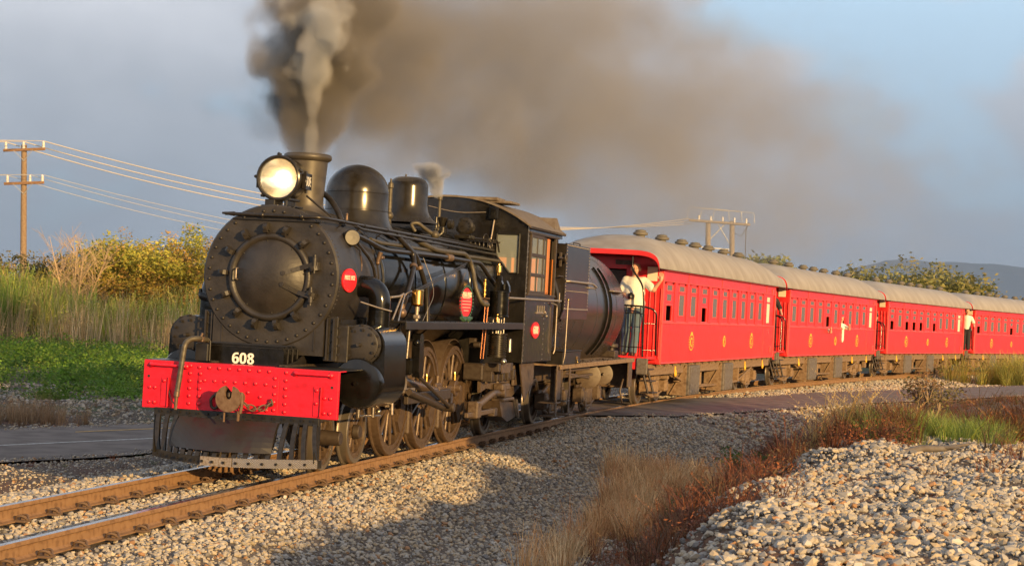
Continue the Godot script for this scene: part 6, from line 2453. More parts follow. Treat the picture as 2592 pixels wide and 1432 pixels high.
	for s: float in [3.85, 8.0]:
		g = Geo.new()
		g.box(C(s, 0.93, 0.48), Vector3(0.5, 0.68, 1.15), 0.02)
		g.box(C(s, 1.185, 0.5), Vector3(0.014, 0.6, 1.05), 0.005)
		for e: float in [-1.0, 1.0]:
			g.box(C(s + e * 0.3, 1.195, 0.72), Vector3(0.012, 0.1, 0.03), 0.004)
		obj("battery_box", g, M.battery_grey, o)
		g = Geo.new()
		g.box(C(s - 0.62, 0.9, 0.48), Vector3(0.44, 0.7, 0.02), 0.004)
		g.tube([C(s - 0.64, 1.1, 0.82), C(s - 0.64, 0.75, 0.14)], 0.025, 4)
		obj("box_bracket", g, M.frame_tan, o)
	g = Geo.new()
	for s: float in [2.3, 10.9, 13.6]:
		g.torus(C(s, 1.06, 0.66), Vector3.RIGHT, 0.06, 0.022, 14, 6)
		g.box(C(s - 0.04, 1.06, 0.76), Vector3(0.03, 0.12, 0.06), 0.01)
	obj("lifting_hook", g, M.yellow_paint, o)
	for s: float in [1.5, lenb - 1.6]:
		make_bogie(o, C(s, 0, 0), 1.75, 0.38, M.frame_tan)
	return o


func make_train() -> void:
	var turn := [0.30476, 0.36846, 0.43214, 0.49581]
	var at := [Vector2(2.0485, 40.1151), Vector2(7.1055, 55.9538), Vector2(13.1603, 71.4385), Vector2(20.1886, 86.5063)]
	var lab := ["nearest red coach behind the tender, a waving man on its end platform", "second red coach from the tender, heads leaning from its windows", "third red coach from the tender, before the gap with a white shirted passenger", "last red coach in view, cut by the right edge of the photo"]
	for i in 4:
		var o := make_coach([[0, 3], [4, 6], [0, 2, 3, 4, 6], [0, 5]][i])
		o.position = Vector3(at[i].x, 0, -at[i].y)
		o.rotation.y = -turn[i]
		tag(o, lab[i], "railway coach", "red coaches of the train")


# ---------------------------------------------------------------- shapes from fields

func nets(f: PackedFloat32Array, nx: int, ny: int, nz: int, org: Vector3, cell: Vector3, iso: float) -> Geo:
	# surface nets: inside is f > iso
	var g := Geo.new()
	var id := PackedInt32Array()
	id.resize(nx * ny * nz)
	id.fill(-1)
	var vs := PackedVector3Array()
	var ns := PackedVector3Array()
	var sy := nx
	var sz := nx * ny
	for z in nz - 1:
		for y in ny - 1:
			var row := z * sz + y * sy
			for x in nx - 1:
				var i := row + x
				var a := f[i] > iso
				if a == (f[i + 1] > iso) and a == (f[i + sy] > iso) and a == (f[i + sz] > iso) and a == (f[i + 1 + sy] > iso) and a == (f[i + 1 + sz] > iso) and a == (f[i + sy + sz] > iso) and a == (f[i + 1 + sy + sz] > iso):
					continue
				var sum := Vector3.ZERO
				var cnt := 0
				for e: Array in [[0, 1, 0], [sy, 1, 0], [sz, 1, 0], [sy + sz, 1, 0], [0, sy, 1], [1, sy, 1], [sz, sy, 1], [1 + sz, sy, 1], [0, sz, 2], [1, sz, 2], [sy, sz, 2], [1 + sy, sz, 2]]:
					var p: int = i + e[0]
					var q: int = p + e[1]
					var fp := f[p]
					var fq := f[q]
					if (fp > iso) != (fq > iso):
						var t := (iso - fp) / (fq - fp)
						var o: int = e[0]
						var v := Vector3(1.0 if (o == 1 or o == 1 + sy or o == 1 + sz) else 0.0, 1.0 if (o == sy or o == 1 + sy or o == sy + sz) else 0.0, 1.0 if (o == sz or o == 1 + sz or o == sy + sz) else 0.0)
						v[e[2]] += t
						sum += v
						cnt += 1
				var c := sum / cnt
				id[i] = vs.size()
				vs.append(org + (Vector3(x, y, z) + c) * cell)
				var gr := Vector3(f[i + 1] - f[i] + f[i + 1 + sy + sz] - f[i + sy + sz], f[i + sy] - f[i] + f[i + 1 + sy + sz] - f[i + 1 + sz], f[i + sz] - f[i] + f[i + 1 + sy + sz] - f[i + 1 + sy]) / cell
				ns.append(-gr.normalized() if gr.length() > 1e-9 else Vector3.UP)
	for z in range(1, nz - 1):
		for y in range(1, ny - 1):
			var row := z * sz + y * sy
			for x in range(1, nx - 1):
				var i := row + x
				if id[i] < 0:
					continue
				var a := f[i] > iso
				for k in 3:
					var st: int = [1, sy, sz][k]
					if a == (f[i + st] > iso):
						continue
					var u: int = [sy, sz, 1][k]
					var w: int = [sz, 1, sy][k]
					var q0 := id[i - u - w]
					var q1 := id[i - w]
					var q2 := id[i]
					var q3 := id[i - u]
					if q0 < 0 or q1 < 0 or q2 < 0 or q3 < 0:
						continue
					if not a:
						var sw := q1
						q1 = q3
						q3 = sw
					g.raw(vs[q0], vs[q1], vs[q2], ns[q0], ns[q1], ns[q2])
					g.raw(vs[q0], vs[q2], vs[q3], ns[q0], ns[q2], ns[q3])
	return g


func capsules(list: Array, cell: float, blend: float, cut := {}) -> Geo:
	# list of [a, b, radius at a, radius at b]; joined smoothly into one skin
	var lo := Vector3.ONE * 1e9
	var hi := -lo
	for c: Array in list:
		var r: float = maxf(c[2], c[3]) + blend + cell * 2
		for p: Vector3 in [c[0], c[1]]:
			lo = lo.min(p - Vector3.ONE * r)
			hi = hi.max(p + Vector3.ONE * r)
	var nx := int((hi.x - lo.x) / cell) + 2
	var ny := int((hi.y - lo.y) / cell) + 2
	var nz := int((hi.z - lo.z) / cell) + 2
	var f := PackedFloat32Array()
	f.resize(nx * ny * nz)
	f.fill(1.0)
	for c: Array in list:
		var a: Vector3 = c[0]
		var b: Vector3 = c[1]
		var ra: float = c[2]
		var rb: float = c[3]
		var ab := b - a
		var l2 := maxf(ab.length_squared(), 1e-9)
		var r := maxf(ra, rb) + blend + cell * 1.5
		var mn := ((a.min(b) - Vector3.ONE * r - lo) / cell).floor()
		var mx := ((a.max(b) + Vector3.ONE * r - lo) / cell).ceil()
		for z in range(maxi(int(mn.z), 0), mini(int(mx.z), nz - 1) + 1):
			for y in range(maxi(int(mn.y), 0), mini(int(mx.y), ny - 1) + 1):
				for x in range(maxi(int(mn.x), 0), mini(int(mx.x), nx - 1) + 1):
					var p := lo + Vector3(x, y, z) * cell
					var t := clampf((p - a).dot(ab) / l2, 0.0, 1.0)
					var d := (p - a - ab * t).length() - lerpf(ra, rb, t)
					var i := (z * ny + y) * nx + x
					var o := f[i]
					var h := maxf(blend - absf(d - o), 0.0) / blend
					f[i] = minf(d, o) - h * h * blend * 0.25
	for i in f.size():
		f[i] = -f[i]
	if cut.has("below") or cut.has("above"):
		for z in nz:
			for y in ny:
				var py := lo.y + y * cell
				for x in nx:
					var i := (z * ny + y) * nx + x
					if cut.has("below"):
						f[i] = minf(f[i], py - float(cut.below))
					if cut.has("above"):
						f[i] = minf(f[i], float(cut.above) - py)
	return nets(f, nx, ny, nz, lo, Vector3.ONE * cell, 0.0)


func hand(wrist: Vector3, out: Vector3, palm: Vector3, curl: float, mir := 1.0) -> Array:
	# five fingers that leave a palm; out points along the hand, palm is the palm's facing
	var o := out.normalized()
	var p := (palm - o * palm.dot(o)).normalized()
	var side := o.cross(p) * mir
	var list := [[wrist, wrist + o * 0.06, 0.03, 0.034]]
	for k in 4:
		var off: float = (k - 1.5) * 0.023
		var ln: float = [0.072, 0.085, 0.08, 0.06][k]
		var root := wrist + o * 0.085 + side * off
		list.append([wrist + o * 0.03 + side * off * 0.7, root, 0.018, 0.0125])
		var d1 := (o * cos(curl) + p * sin(curl) + side * off * 3.0).normalized()
		var d2 := (o * cos(curl * 2.3) + p * sin(curl * 2.3) + side * off * 3.0).normalized()
		var k1 := root + d1 * ln * 0.55
		list.append([root, k1, 0.0115, 0.0105])
		list.append([k1, k1 + d2 * ln * 0.5, 0.0105, 0.0085])
	var tr := wrist + o * 0.025 - side * 0.03
	var t1 := tr + (o * 0.7 - side * 0.75 + p * 0.2).normalized() * 0.045
	list.append([wrist + o * 0.02, tr, 0.02, 0.017])
	list.append([tr, t1, 0.015, 0.0125])
	list.append([t1, t1 + (o * 0.95 - side * 0.3 + p * 0.3).normalized() * 0.035, 0.0125, 0.0095])
	return list


func head_parts(o: Node3D, c: Vector3, hair: Material, turn := 0.0) -> void:
	# c is the centre of the skull
	var b := Transform3D(Basis(Vector3.UP, turn), c)
	var f := [[Vector3(0, 0.03, -0.015), Vector3(0, 0.035, 0.01), 0.098, 0.092], [Vector3(0, -0.05, 0.03), Vector3(0, -0.085, 0.055), 0.068, 0.045], [Vector3(0.035, -0.035, 0.06), Vector3(0.04, -0.02, 0.05), 0.03, 0.03], [Vector3(-0.035, -0.035, 0.06), Vector3(-0.04, -0.02, 0.05), 0.03, 0.03], [Vector3(0, 0.015, 0.1), Vector3(0, -0.022, 0.122), 0.012, 0.017], [Vector3(-0.03, 0.03, 0.09), Vector3(0.03, 0.03, 0.09), 0.016, 0.016], [Vector3(-0.018, -0.06, 0.098), Vector3(0.018, -0.06, 0.098), 0.012, 0.012], [Vector3(0.098, 0.01, -0.01), Vector3(0.1, -0.03, -0.005), 0.018, 0.012], [Vector3(-0.098, 0.01, -0.01), Vector3(-0.1, -0.03, -0.005), 0.018, 0.012]]
	var g := capsules(f, 0.007, 0.02)
	obj("head", g, M.skin, o, b)
	var e := Geo.new()
	for sd: float in [-1.0, 1.0]:
		e.ball(Vector3(0.033 * sd, 0.01, 0.092), 0.012, 8, 6)
	e.box(Vector3(0, -0.068, 0.108), Vector3(0.045, 0.008, 0.008), 0.003)
	obj("eyes_and_mouth", e, M.dark_cloth, o, b)
	var h := Geo.new()
	h.lathe(Vector3(0, 0.015, -0.02), Vector3(0, 0.1, -1), [Vector2(0.1, 0.02), Vector2(0.095, 0.045), Vector2(0.07, 0.08), Vector2(0.03, 0.1), Vector2(0, 0.103)], 18, 2.0)
	obj("hair", h, hair, o, b)


func make_people() -> void:
	var coach1 := Transform3D(Basis(Vector3.UP, -0.30476), Vector3(2.0485, 0, -40.1151))
	# --- the waving man
	var at := coach1 * C(-0.45, 0.7, 1.06)
	var o := thing("person", "man in a pale short sleeved shirt and blue jeans waving from the coach platform", "person", at, -0.30476)
	var sR := Vector3(-0.2, 1.58, 0.0)
	var eR := Vector3(-0.27, 1.3, 0.06)
	var wR := Vector3(-0.12, 1.24, 0.24)
	var sL := Vector3(0.2, 1.58, 0.0)
	var eL := Vector3(0.43, 1.4, 0.1)
	var wL := Vector3(0.6, 1.6, 0.18)
	var hipR := Vector3(-0.1, 0.98, 0)
	var hipL := Vector3(0.1, 0.98, 0)
	var kR := Vector3(-0.13, 0.52, 0.04)
	var kL := Vector3(0.08, 0.52, 0.05)
	var aR := Vector3(-0.15, 0.09, -0.02)
	var aL := Vector3(0.04, 0.09, 0.03)
	var neck := Vector3(0.0, 1.62, 0.0)
	var torso := [[Vector3(0, 1.0, 0), Vector3(0, 1.22, 0.03), 0.155, 0.165], [Vector3(0, 1.22, 0.03), Vector3(0, 1.48, 0), 0.165, 0.15], [Vector3(-0.13, 1.53, 0), Vector3(0.13, 1.53, 0), 0.1, 0.1], [Vector3(-0.08, 1.1, 0.02), Vector3(0.08, 1.1, 0.02), 0.14, 0.14], [Vector3(-0.07, 1.35, 0.02), Vector3(0.07, 1.35, 0.02), 0.14, 0.14]]
	var skin := torso.duplicate()
	skin.append_array([[neck, neck + Vector3(0, 0.12, 0.015), 0.066, 0.06], [sR, eR, 0.058, 0.046], [eR, wR, 0.045, 0.03], [sL, eL, 0.058, 0.046], [eL, wL, 0.045, 0.03], [hipR, kR, 0.09, 0.06], [kR, aR, 0.058, 0.04], [hipL, kL, 0.09, 0.06], [kL, aL, 0.058, 0.04]])
	var g := capsules(skin, 0.02, 0.05)
	var hg := capsules(hand(wL, Vector3(0.03, 1, 0.1), Vector3(-0.1, 0, 1), 0.12), 0.005, 0.008)
	g.v.append_array(hg.v)
	g.n.append_array(hg.n)
	hg = capsules(hand(wR, Vector3(0.9, -0.2, 0.5), Vector3(0.2, 0.1, -1), 0.6, -1.0), 0.005, 0.008)
	g.v.append_array(hg.v)
	g.n.append_array(hg.n)
	obj("body", g, M.skin, o)
	head_parts(o, Vector3(0.01, 1.82, 0.03), M.hair_grey, 0.1)
	var shirt := []
	for c: Array in torso:
		shirt.append([c[0], c[1], c[2] + 0.022, c[3] + 0.024])
	shirt.append_array([[sR, sR.lerp(eR, 0.75), 0.082, 0.085], [sL, sL.lerp(eL, 0.8), 0.082, 0.088], [Vector3(0, 0.98, 0), Vector3(0, 1.1, 0.02), 0.19, 0.19]])
	obj("shirt", capsules(shirt, 0.016, 0.05, {"below": 1.0}), M.shirt_white, o)
	var cl := Geo.new()
	cl.torus(neck + Vector3(0, 0.01, 0.0), Vector3(0, 1, 0.35), 0.078, 0.02, 18, 6)
	obj("collar", cl, M.shirt_white, o)
	var jeans := [[Vector3(-0.09, 1.0, 0), Vector3(0.09, 1.0, 0), 0.15, 0.15], [hipR, kR, 0.115, 0.088], [kR, aR + Vector3(0, 0.0, 0), 0.086, 0.082], [hipL, kL, 0.115, 0.088], [kL, aL, 0.086, 0.082]]
	obj("jeans", capsules(jeans, 0.018, 0.035, {"above": 1.06, "below": 0.05}), M.denim, o)
	for a: Vector3 in [aR, aL]:
		obj("shoe", capsules([[a + Vector3(0, -0.045, -0.05), a + Vector3(0, -0.05, 0.14), 0.045, 0.042]], 0.014, 0.02, {"below": 0.0}), M.shoe_brown, o)
	var cam := thing("hand_camera", "black camera held at the waving man's belly", "camera", o.transform * Vector3(0.0, 1.24, 0.29), -0.30476)
	g = Geo.new()
	g.box(Vector3(0, 0, 0), Vector3(0.15, 0.1, 0.07), 0.02)
	g.box(Vector3(0, 0.06, 0), Vector3(0.07, 0.04, 0.06), 0.015)
	obj("camera_body", g, M.camera_black, cam)
	g = Geo.new()
	g.lathe(Vector3(0.02, 0, 0.03), Vector3(0.35, 0, 1), [Vector2(0.045, 0), Vector2(0.045, 0.08), Vector2(0.036, 0.085), Vector2(0.034, 0.06), Vector2(0, 0.055)], 20, 0.5)
	obj("camera_lens", g, M.camera_black, cam)
	# --- a plainer standing figure, used for the other passengers
	var list := [["person in dark clothes on the platform between the first two coaches", 0, 14.387 + 0.55, 0.95, M.dark_cloth, M.dark_cloth, 0.35], ["passenger in a white shirt leaning out between the third and last coaches", 2, 14.387 + 0.6, 1.2, M.shirt_white, M.dark_cloth, 0.3], ["dark figure on the platform between the second and third coaches", 1, 14.387 + 1.4, 0.7, M.dark_cloth, M.dark_cloth, 0.0]]
	var body := capsules([[Vector3(0, 0.95, 0), Vector3(0, 1.4, 0), 0.14, 0.15], [Vector3(-0.13, 1.45, 0), Vector3(0.13, 1.45, 0), 0.08, 0.08], [Vector3(0, 1.5, 0), Vector3(0, 1.62, 0.01), 0.06, 0.055], [Vector3(-0.2, 1.45, 0), Vector3(-0.26, 1.18, 0.02), 0.05, 0.04], [Vector3(-0.26, 1.18, 0.02), Vector3(-0.22, 0.95, 0.12), 0.04, 0.032], [Vector3(0.2, 1.45, 0), Vector3(0.3, 1.22, 0.08), 0.05, 0.04], [Vector3(0.3, 1.22, 0.08), Vector3(0.3, 1.08, 0.28), 0.04, 0.035], [Vector3(0.3, 1.08, 0.28), Vector3(0.3, 1.06, 0.36), 0.035, 0.03], [Vector3(-0.09, 0.92, 0), Vector3(-0.1, 0.05, 0), 0.09, 0.05], [Vector3(0.09, 0.92, 0), Vector3(0.1, 0.05, 0), 0.09, 0.05]], 0.026, 0.04).mesh()
	var top := capsules([[Vector3(0, 0.98, 0), Vector3(0, 1.4, 0), 0.165, 0.17], [Vector3(-0.13, 1.45, 0), Vector3(0.13, 1.45, 0), 0.095, 0.095], [Vector3(-0.2, 1.45, 0), Vector3(-0.25, 1.2, 0.02), 0.072, 0.07], [Vector3(0.2, 1.45, 0), Vector3(0.29, 1.24, 0.08), 0.072, 0.07]], 0.026, 0.04, {"below": 0.92}).mesh()
	var legs := capsules([[Vector3(-0.08, 0.92, 0), Vector3(0.08, 0.92, 0), 0.14, 0.14], [Vector3(-0.09, 0.92, 0), Vector3(-0.1, 0.07, 0), 0.11, 0.08], [Vector3(0.09, 0.92, 0), Vector3(0.1, 0.07, 0), 0.11, 0.08]], 0.026, 0.03).mesh()
	var turns := [0.30476, 0.36846, 0.43214]
	var ats := [Vector2(2.0485, 40.1151), Vector2(7.1055, 55.9538), Vector2(13.1603, 71.4385)]
	for e: Array in list:
		var i: int = e[1]
		var tr := Transform3D(Basis(Vector3.UP, -turns[i]), Vector3(ats[i].x, 0, -ats[i].y))
		var p := thing("person", e[0], "person", tr * C(e[2], e[3], 1.06), -turns[i] + float(e[6]))
		obj("body", body, M.skin, p)
		obj("top", top, e[4], p)
		obj("trousers", legs, e[5], p)
		head_parts(p, Vector3(0, 1.72, 0.02), M.dark_cloth if i != 2 else M.shirt_white, 0.2)
	# two passengers at the open windows of the second coach
	var bust := capsules([[Vector3(0, 0, 0), Vector3(0, 0.42, 0), 0.14, 0.14], [Vector3(-0.13, 0.44, 0), Vector3(0.13, 0.44, 0), 0.08, 0.08], [Vector3(0, 0.5, 0), Vector3(0, 0.62, 0.01), 0.06, 0.055], [Vector3(0.2, 0.44, 0), Vector3(0.24, 0.36, 0.22), 0.05, 0.04], [Vector3(0.24, 0.36, 0.22), Vector3(0.14, 0.5, 0.34), 0.04, 0.032]], 0.024, 0.04).mesh()
	var vest := capsules([[Vector3(0, 0, 0), Vector3(0, 0.42, 0), 0.16, 0.16], [Vector3(-0.14, 0.44, 0), Vector3(0.14, 0.44, 0), 0.095, 0.095], [Vector3(0.2, 0.44, 0), Vector3(0.23, 0.38, 0.15), 0.07, 0.066]], 0.024, 0.04).mesh()
	for e: Array in [["passenger leaning head and arm from a window of the second coach", 8.28, 1.08, 1.42], ["passenger sitting low in an open window of the second coach", 5.7, 0.98, 1.3]]:
		var tr := Transform3D(Basis(Vector3.UP, -turns[1]), Vector3(ats[1].x, 0, -ats[1].y))
		var p := thing("person", e[0], "person", tr * C(e[1], e[2], e[3]), -turns[1] + 0.9)
		obj("body", bust, M.skin, p)
		obj("top", vest, M.shirt_white, p)
		head_parts(p, Vector3(0, 0.68, 0.04), M.hair_grey, -0.2)


# ---------------------------------------------------------------- smoke

func smoke_layers(called: String, o: Node3D, f: PackedFloat32Array, nx: int, ny: int, nz: int, org: Vector3, cell: Vector3, levels: Array, c: Color) -> void:
	var last := 0.0
	for t: float in levels:
		var g := nets(f, nx, ny, nz, org, cell, t)
		if g.v.size() == 0:
			continue
		var m := FogMaterial.new()
		m.resource_name = "smoke"
		m.albedo = c
		m.density = t - last if last > 0.0 else t
		last = t
		var s := obj(called, g, null, o)
		s.material_override = null
		s.mesh.surface_set_material(0, m)


func make_smoke() -> void:
	var base := Vector3(START.x, 0, -START.y)
	var big := noise(51, 0.42, 3)
	var mid := noise(52, 1.1, 3)
	var cell1 := FastNoiseLite.new()
	cell1.noise_type = FastNoiseLite.TYPE_CELLULAR
	cell1.seed = 53
	cell1.frequency = 1.5
	cell1.fractal_type = FastNoiseLite.FRACTAL_FBM
	cell1.fractal_octaves = 3
	cell1.fractal_gain = 0.55
	cell1.cellular_return_type = FastNoiseLite.RETURN_DISTANCE
	cell1.domain_warp_enabled = true
	cell1.domain_warp_amplitude = 0.25
	cell1.domain_warp_frequency = 0.9
	var cell2: FastNoiseLite = cell1.duplicate()
	cell2.frequency = 0.5
	cell2.seed = 57
	cell2.domain_warp_amplitude = 0.8
	cell2.domain_warp_frequency = 0.35
	var dens := func(s: float, d: float, y: float) -> float:
		var q := s - 1.79
		var rise := 1.0 - exp(-maxf(q, 0.0) / 1.6)
		var yc := 3.62 + 2.05 * rise + 0.03 * maxf(q, 0.0)
		var r := 0.35 + 1.6 * rise + 0.018 * maxf(q, 0.0) + 0.06 * maxf(q - 9.0, 0.0)
		var nn := big.get_noise_3d(s * 1.0, y, d) * 0.6 + mid.get_noise_3d(s, y, d) * 0.5
		var cv := cell1.get_noise_3d(s, y, d)
		# upright part over the chimney, made of rolling puffs
		var h := y - 3.6
		var col := 0.0
		if h < 5.0 and h > -0.2 and q < 4.0:
			var rc := 0.22 + 0.68 * clampf(h, 0.0, 0.75) + 0.16 * maxf(h - 0.75, 0.0)
			var k := clampf(h * 2.0, 0.12, 1.0)
			var a := Vector2(q - 0.05 - 0.14 * h, d + 0.05).length() / rc + (cv + 0.62) * 1.5 * k + nn * 0.5 * k
			col = smoothstep(1.06, 0.8, a) * smoothstep(-0.12, 0.05, h) * lerpf(6.5, 2.6, clampf(h / 2.2, 0.0, 1.0)) * smoothstep(5.0, 2.6, h)
		var b := Vector2(d * 0.9, y - yc).length() / r + nn * 0.9 + (cv + 0.6) * 0.5 + (cell2.get_noise_3d(s * 0.9, y, d) + 0.5) * 1.1
		var amp := 2.3 / (r * r + 0.35)
		var hole := big.get_noise_3d(s * 0.8 + 30.0, y * 1.3, d) + 0.6 * mid.get_noise_3d(s * 0.8, y + 9.0, d)
		var tr := smoothstep(1.12, 0.6, b) * amp * smoothstep(0.1, 1.8, q) * exp(-maxf(q - 7.0, 0.0) / 40.0) * clampf(0.85 + 2.2 * hole, 0.08, 2.2)
		return maxf(col, tr)
	var o := thing("smoke_plume", "brown grey coal smoke pouring from the chimney and trailing over the coaches", "smoke", base, -LOCO_TURN)
	# near the chimney, in fine cells
	var cell := Vector3.ONE * 0.085
	var org := Vector3(-2.3, 3.45, -6.2)
	var nx := 54
	var ny := 52
	var nz := 88
	var f := PackedFloat32Array()
	f.resize(nx * ny * nz)
	for z in nz:
		for y in ny:
			for x in nx:
				var p := org + Vector3(x, y, z) * cell
				var v := 0.0
				if x > 1 and y > 1 and z > 1 and x < nx - 2 and y < ny - 2 and z < nz - 2:
					v = dens.call(-p.z, p.x, p.y) * smoothstep(6.1, 4.6, -p.z)
				f[(z * ny + y) * nx + x] = v
	smoke_layers("smoke_puff", o, f, nx, ny, nz, org, cell, [0.2, 0.5, 0.9, 1.6, 2.8, 4.4], Color(0.7, 0.67, 0.63))
	cell = Vector3(0.36, 0.32, 0.4)
	org = Vector3(-8.5, 3.3, -85.0)
	nx = 62
	ny = 36
	nz = 204
	f = PackedFloat32Array()
	f.resize(nx * ny * nz)
	for z in nz:
		for y in ny:
			for x in nx:
				var p := org + Vector3(x, y, z) * cell
				var v := 0.0
				if x > 1 and y > 1 and z > 1 and x < nx - 2 and y < ny - 2 and z < nz - 2:
					# the trail bends along the line
					var s := -p.z
					var bend := 0.0019 * maxf(s - 12.0, 0.0) * maxf(s - 12.0, 0.0)
					v = dens.call(s, p.x - bend * 0.75, p.y) * smoothstep(4.6, 6.1, s) * smoothstep(84.0, 55.0, s)
				f[(z * ny + y) * nx + x] = v
	smoke_layers("smoke_trail", o, f, nx, ny, nz, org, cell, [0.012, 0.035, 0.08, 0.16, 0.28, 0.46], Color(0.74, 0.73, 0.73))
	# white exhaust steam within the smoke
	var st := thing("exhaust_steam", "bright white jet of exhaust steam rising from the chimney", "steam", base, -LOCO_TURN)
	var sn := noise(54, 2.2, 3)
	var jet := func(s: float, d: float, y: float) -> float:
		var h := y - 3.6
		var r := 0.075 + 0.26 * smoothstep(0.3, 1.3, h)
		var a := Vector2(s - 1.6 + 0.42 * h, d - 0.1 - 0.16 * h).length() / r
		a += sn.get_noise_3d(s, y * 0.7, d) * 1.1 + (cell1.get_noise_3d(s * 1.8, y * 1.8, d * 1.8) + 0.6) * 2.2 * clampf(h, 0.1, 1.0)
		return smoothstep(1.2, 0.5, a) * smoothstep(-0.1, 0.1, h) * smoothstep(2.0, 1.3, h) * 5.0
	field_volume("steam_jet", st, jet, Vector3(-0.8, 3.5, -2.2), Vector3.ONE * 0.055, Vector3i(38, 44, 50), [0.6, 1.6, 3.0], Color(1.06, 1.03, 0.98))
	var ws := thing("whistle_steam", "small white puff of steam at the whistle on the boiler", "steam", base, -LOCO_TURN)
	var wp := func(s: float, d: float, y: float) -> float:
		var h := y - 3.47
		var a := Vector2(s - 7.0 - 0.1 * h, d - 0.16 + 0.35 * h).length() / (0.06 + 0.42 * clampf(h, 0.0, 0.45))
		a += sn.get_noise_3d(s * 1.2, y * 1.2, d * 1.2) * 1.3
		return smoothstep(1.1, 0.4, a) * smoothstep(-0.03, 0.03, h) * smoothstep(0.56, 0.3, h) * 16.0
	field_volume("steam_puff", ws, wp, Vector3(-0.35, 3.42, -7.4), Vector3.ONE * 0.035, Vector3i(28, 20, 24), [1.5, 5.0, 9.0], Color(1.14, 1.12, 1.1))


func field_volume(called: String, o: Node3D, fn: Callable, org: Vector3, cell: Vector3, n: Vector3i, levels: Array, c: Color) -> void:
	var f := PackedFloat32Array()
	f.resize(n.x * n.y * n.z)
	for z in n.z:
		for y in n.y:
			for x in n.x:
				if x > 1 and y > 1 and z > 1 and x < n.x - 2 and y < n.y - 2 and z < n.z - 2:
					var p := org + Vector3(x, y, z) * cell
					f[(z * n.y + y) * n.x + x] = fn.call(-p.z, p.x, p.y)
	smoke_layers(called, o, f, n.x, n.y, n.z, org, cell, levels, c)


# ---------------------------------------------------------------- plants

func tuft(count: int, h: float, spread: float, lean: float, wide: float, droop: float, seeds := 0) -> ArrayMesh:
	var g := Geo.new()
	for i in count:
		var a := rnd(0, TAU)
		var r := spread * sqrt(rng.randf())
		var root := Vector3(cos(a) * r, 0, sin(a) * r)
		var hh := h * rnd(0.55, 1.0)
		var dir := Vector3(cos(a + rnd(-0.8, 0.8)), 0, sin(a + rnd(-0.8, 0.8)))
		var ln := lean * rnd(0.3, 1.0) * hh
		var side := Vector3(-dir.z, 0, dir.x).rotated(Vector3.UP, rnd(-1.0, 1.0))
		var pts := []
		for k in 5:
			var u := k / 4.0
			pts.append(root + Vector3(0, hh * (u - droop * u * u * 0.5), 0) + dir * ln * u * u)
		var nn := (dir.cross(side).normalized() + Vector3.UP * 0.4 + dir * 0.3).normalized()
		for k in 4:
			var w0 := wide * (1.0 - k / 4.0 * 0.85)
			var w1 := wide * (1.0 - (k + 1) / 4.0 * 0.85)
			g.tri(pts[k] - side * w0, pts[k] + side * w0, pts[k + 1] + side * w1, nn, nn, nn)
			g.tri(pts[k] - side * w0, pts[k + 1] + side * w1, pts[k + 1] - side * w1, nn, nn, nn)
		if seeds > 0 and i % 2 == 0:
			for k in seeds:
				var u := 0.7 + 0.3 * k / seeds
				var c: Vector3 = pts[3].lerp(pts[4], (u - 0.75) * 4.0)
				var d := Vector3(rnd(-1, 1), rnd(0.2, 1), rnd(-1, 1)).normalized() * wide * 5.0
				g.tri(c - side * wide, c + side * wide, c + d)
	return g.mesh()


func leaf_clump(count: int, r: float, size: float, flat := 0.7) -> ArrayMesh:
	var g := Geo.new()
	for i in count:
		var d := Vector3(rnd(-1, 1), rnd(-1, 1) * flat, rnd(-1, 1))
		var c := d.normalized() * r * pow(rng.randf(), 0.45) * Vector3(1, flat, 1)
		var u := Vector3(rnd(-1, 1), rnd(-0.6, 0.6), rnd(-1, 1)).normalized()
		var w := u.cross(Vector3(rnd(-1, 1), rnd(0.2, 1.2), rnd(-1, 1))).normalized()
		var s := size * rnd(0.6, 1.2)
		var nn := (u.cross(w) + c.normalized() * 0.8 + Vector3.UP * 0.3).normalized()
		g.tri(c - u * s, c + w * s * 0.45, c + u * s, nn, nn, nn)
		g.tri(c - u * s, c + u * s, c - w * s * 0.45, nn, nn, nn)
	return g.mesh()


func spray(called: String, meshes: Array, spots: Array, cols: Array, lo: float, hi: float, parent: Node = null, vary := 0.25) -> void:
	# scatter tufts on the ground at spots, one object per mesh variant
	for k in meshes.size():
		var xs := []
		var cs := []
		for i in range(k, spots.size(), meshes.size()):
			var s := rnd(lo, hi)
			var b := Basis.from_euler(Vector3(rnd(-0.12, 0.12), rnd(0, TAU), rnd(-0.12, 0.12))).scaled(Vector3(s, s * rnd(0.8, 1.15), s))
			xs.append(Transform3D(b, spots[i]))
			var c: Color = cols[rng.randi() % cols.size()]
			cs.append(c * rnd(1.0 - vary, 1.0 + vary))
		if xs.size():
			many(called, [meshes[k]], M.blade, xs, cs, parent)


func on_ground(x: float, zf: float) -> Vector3:
	return Vector3(x, lie(x, zf) - 0.015, -zf)


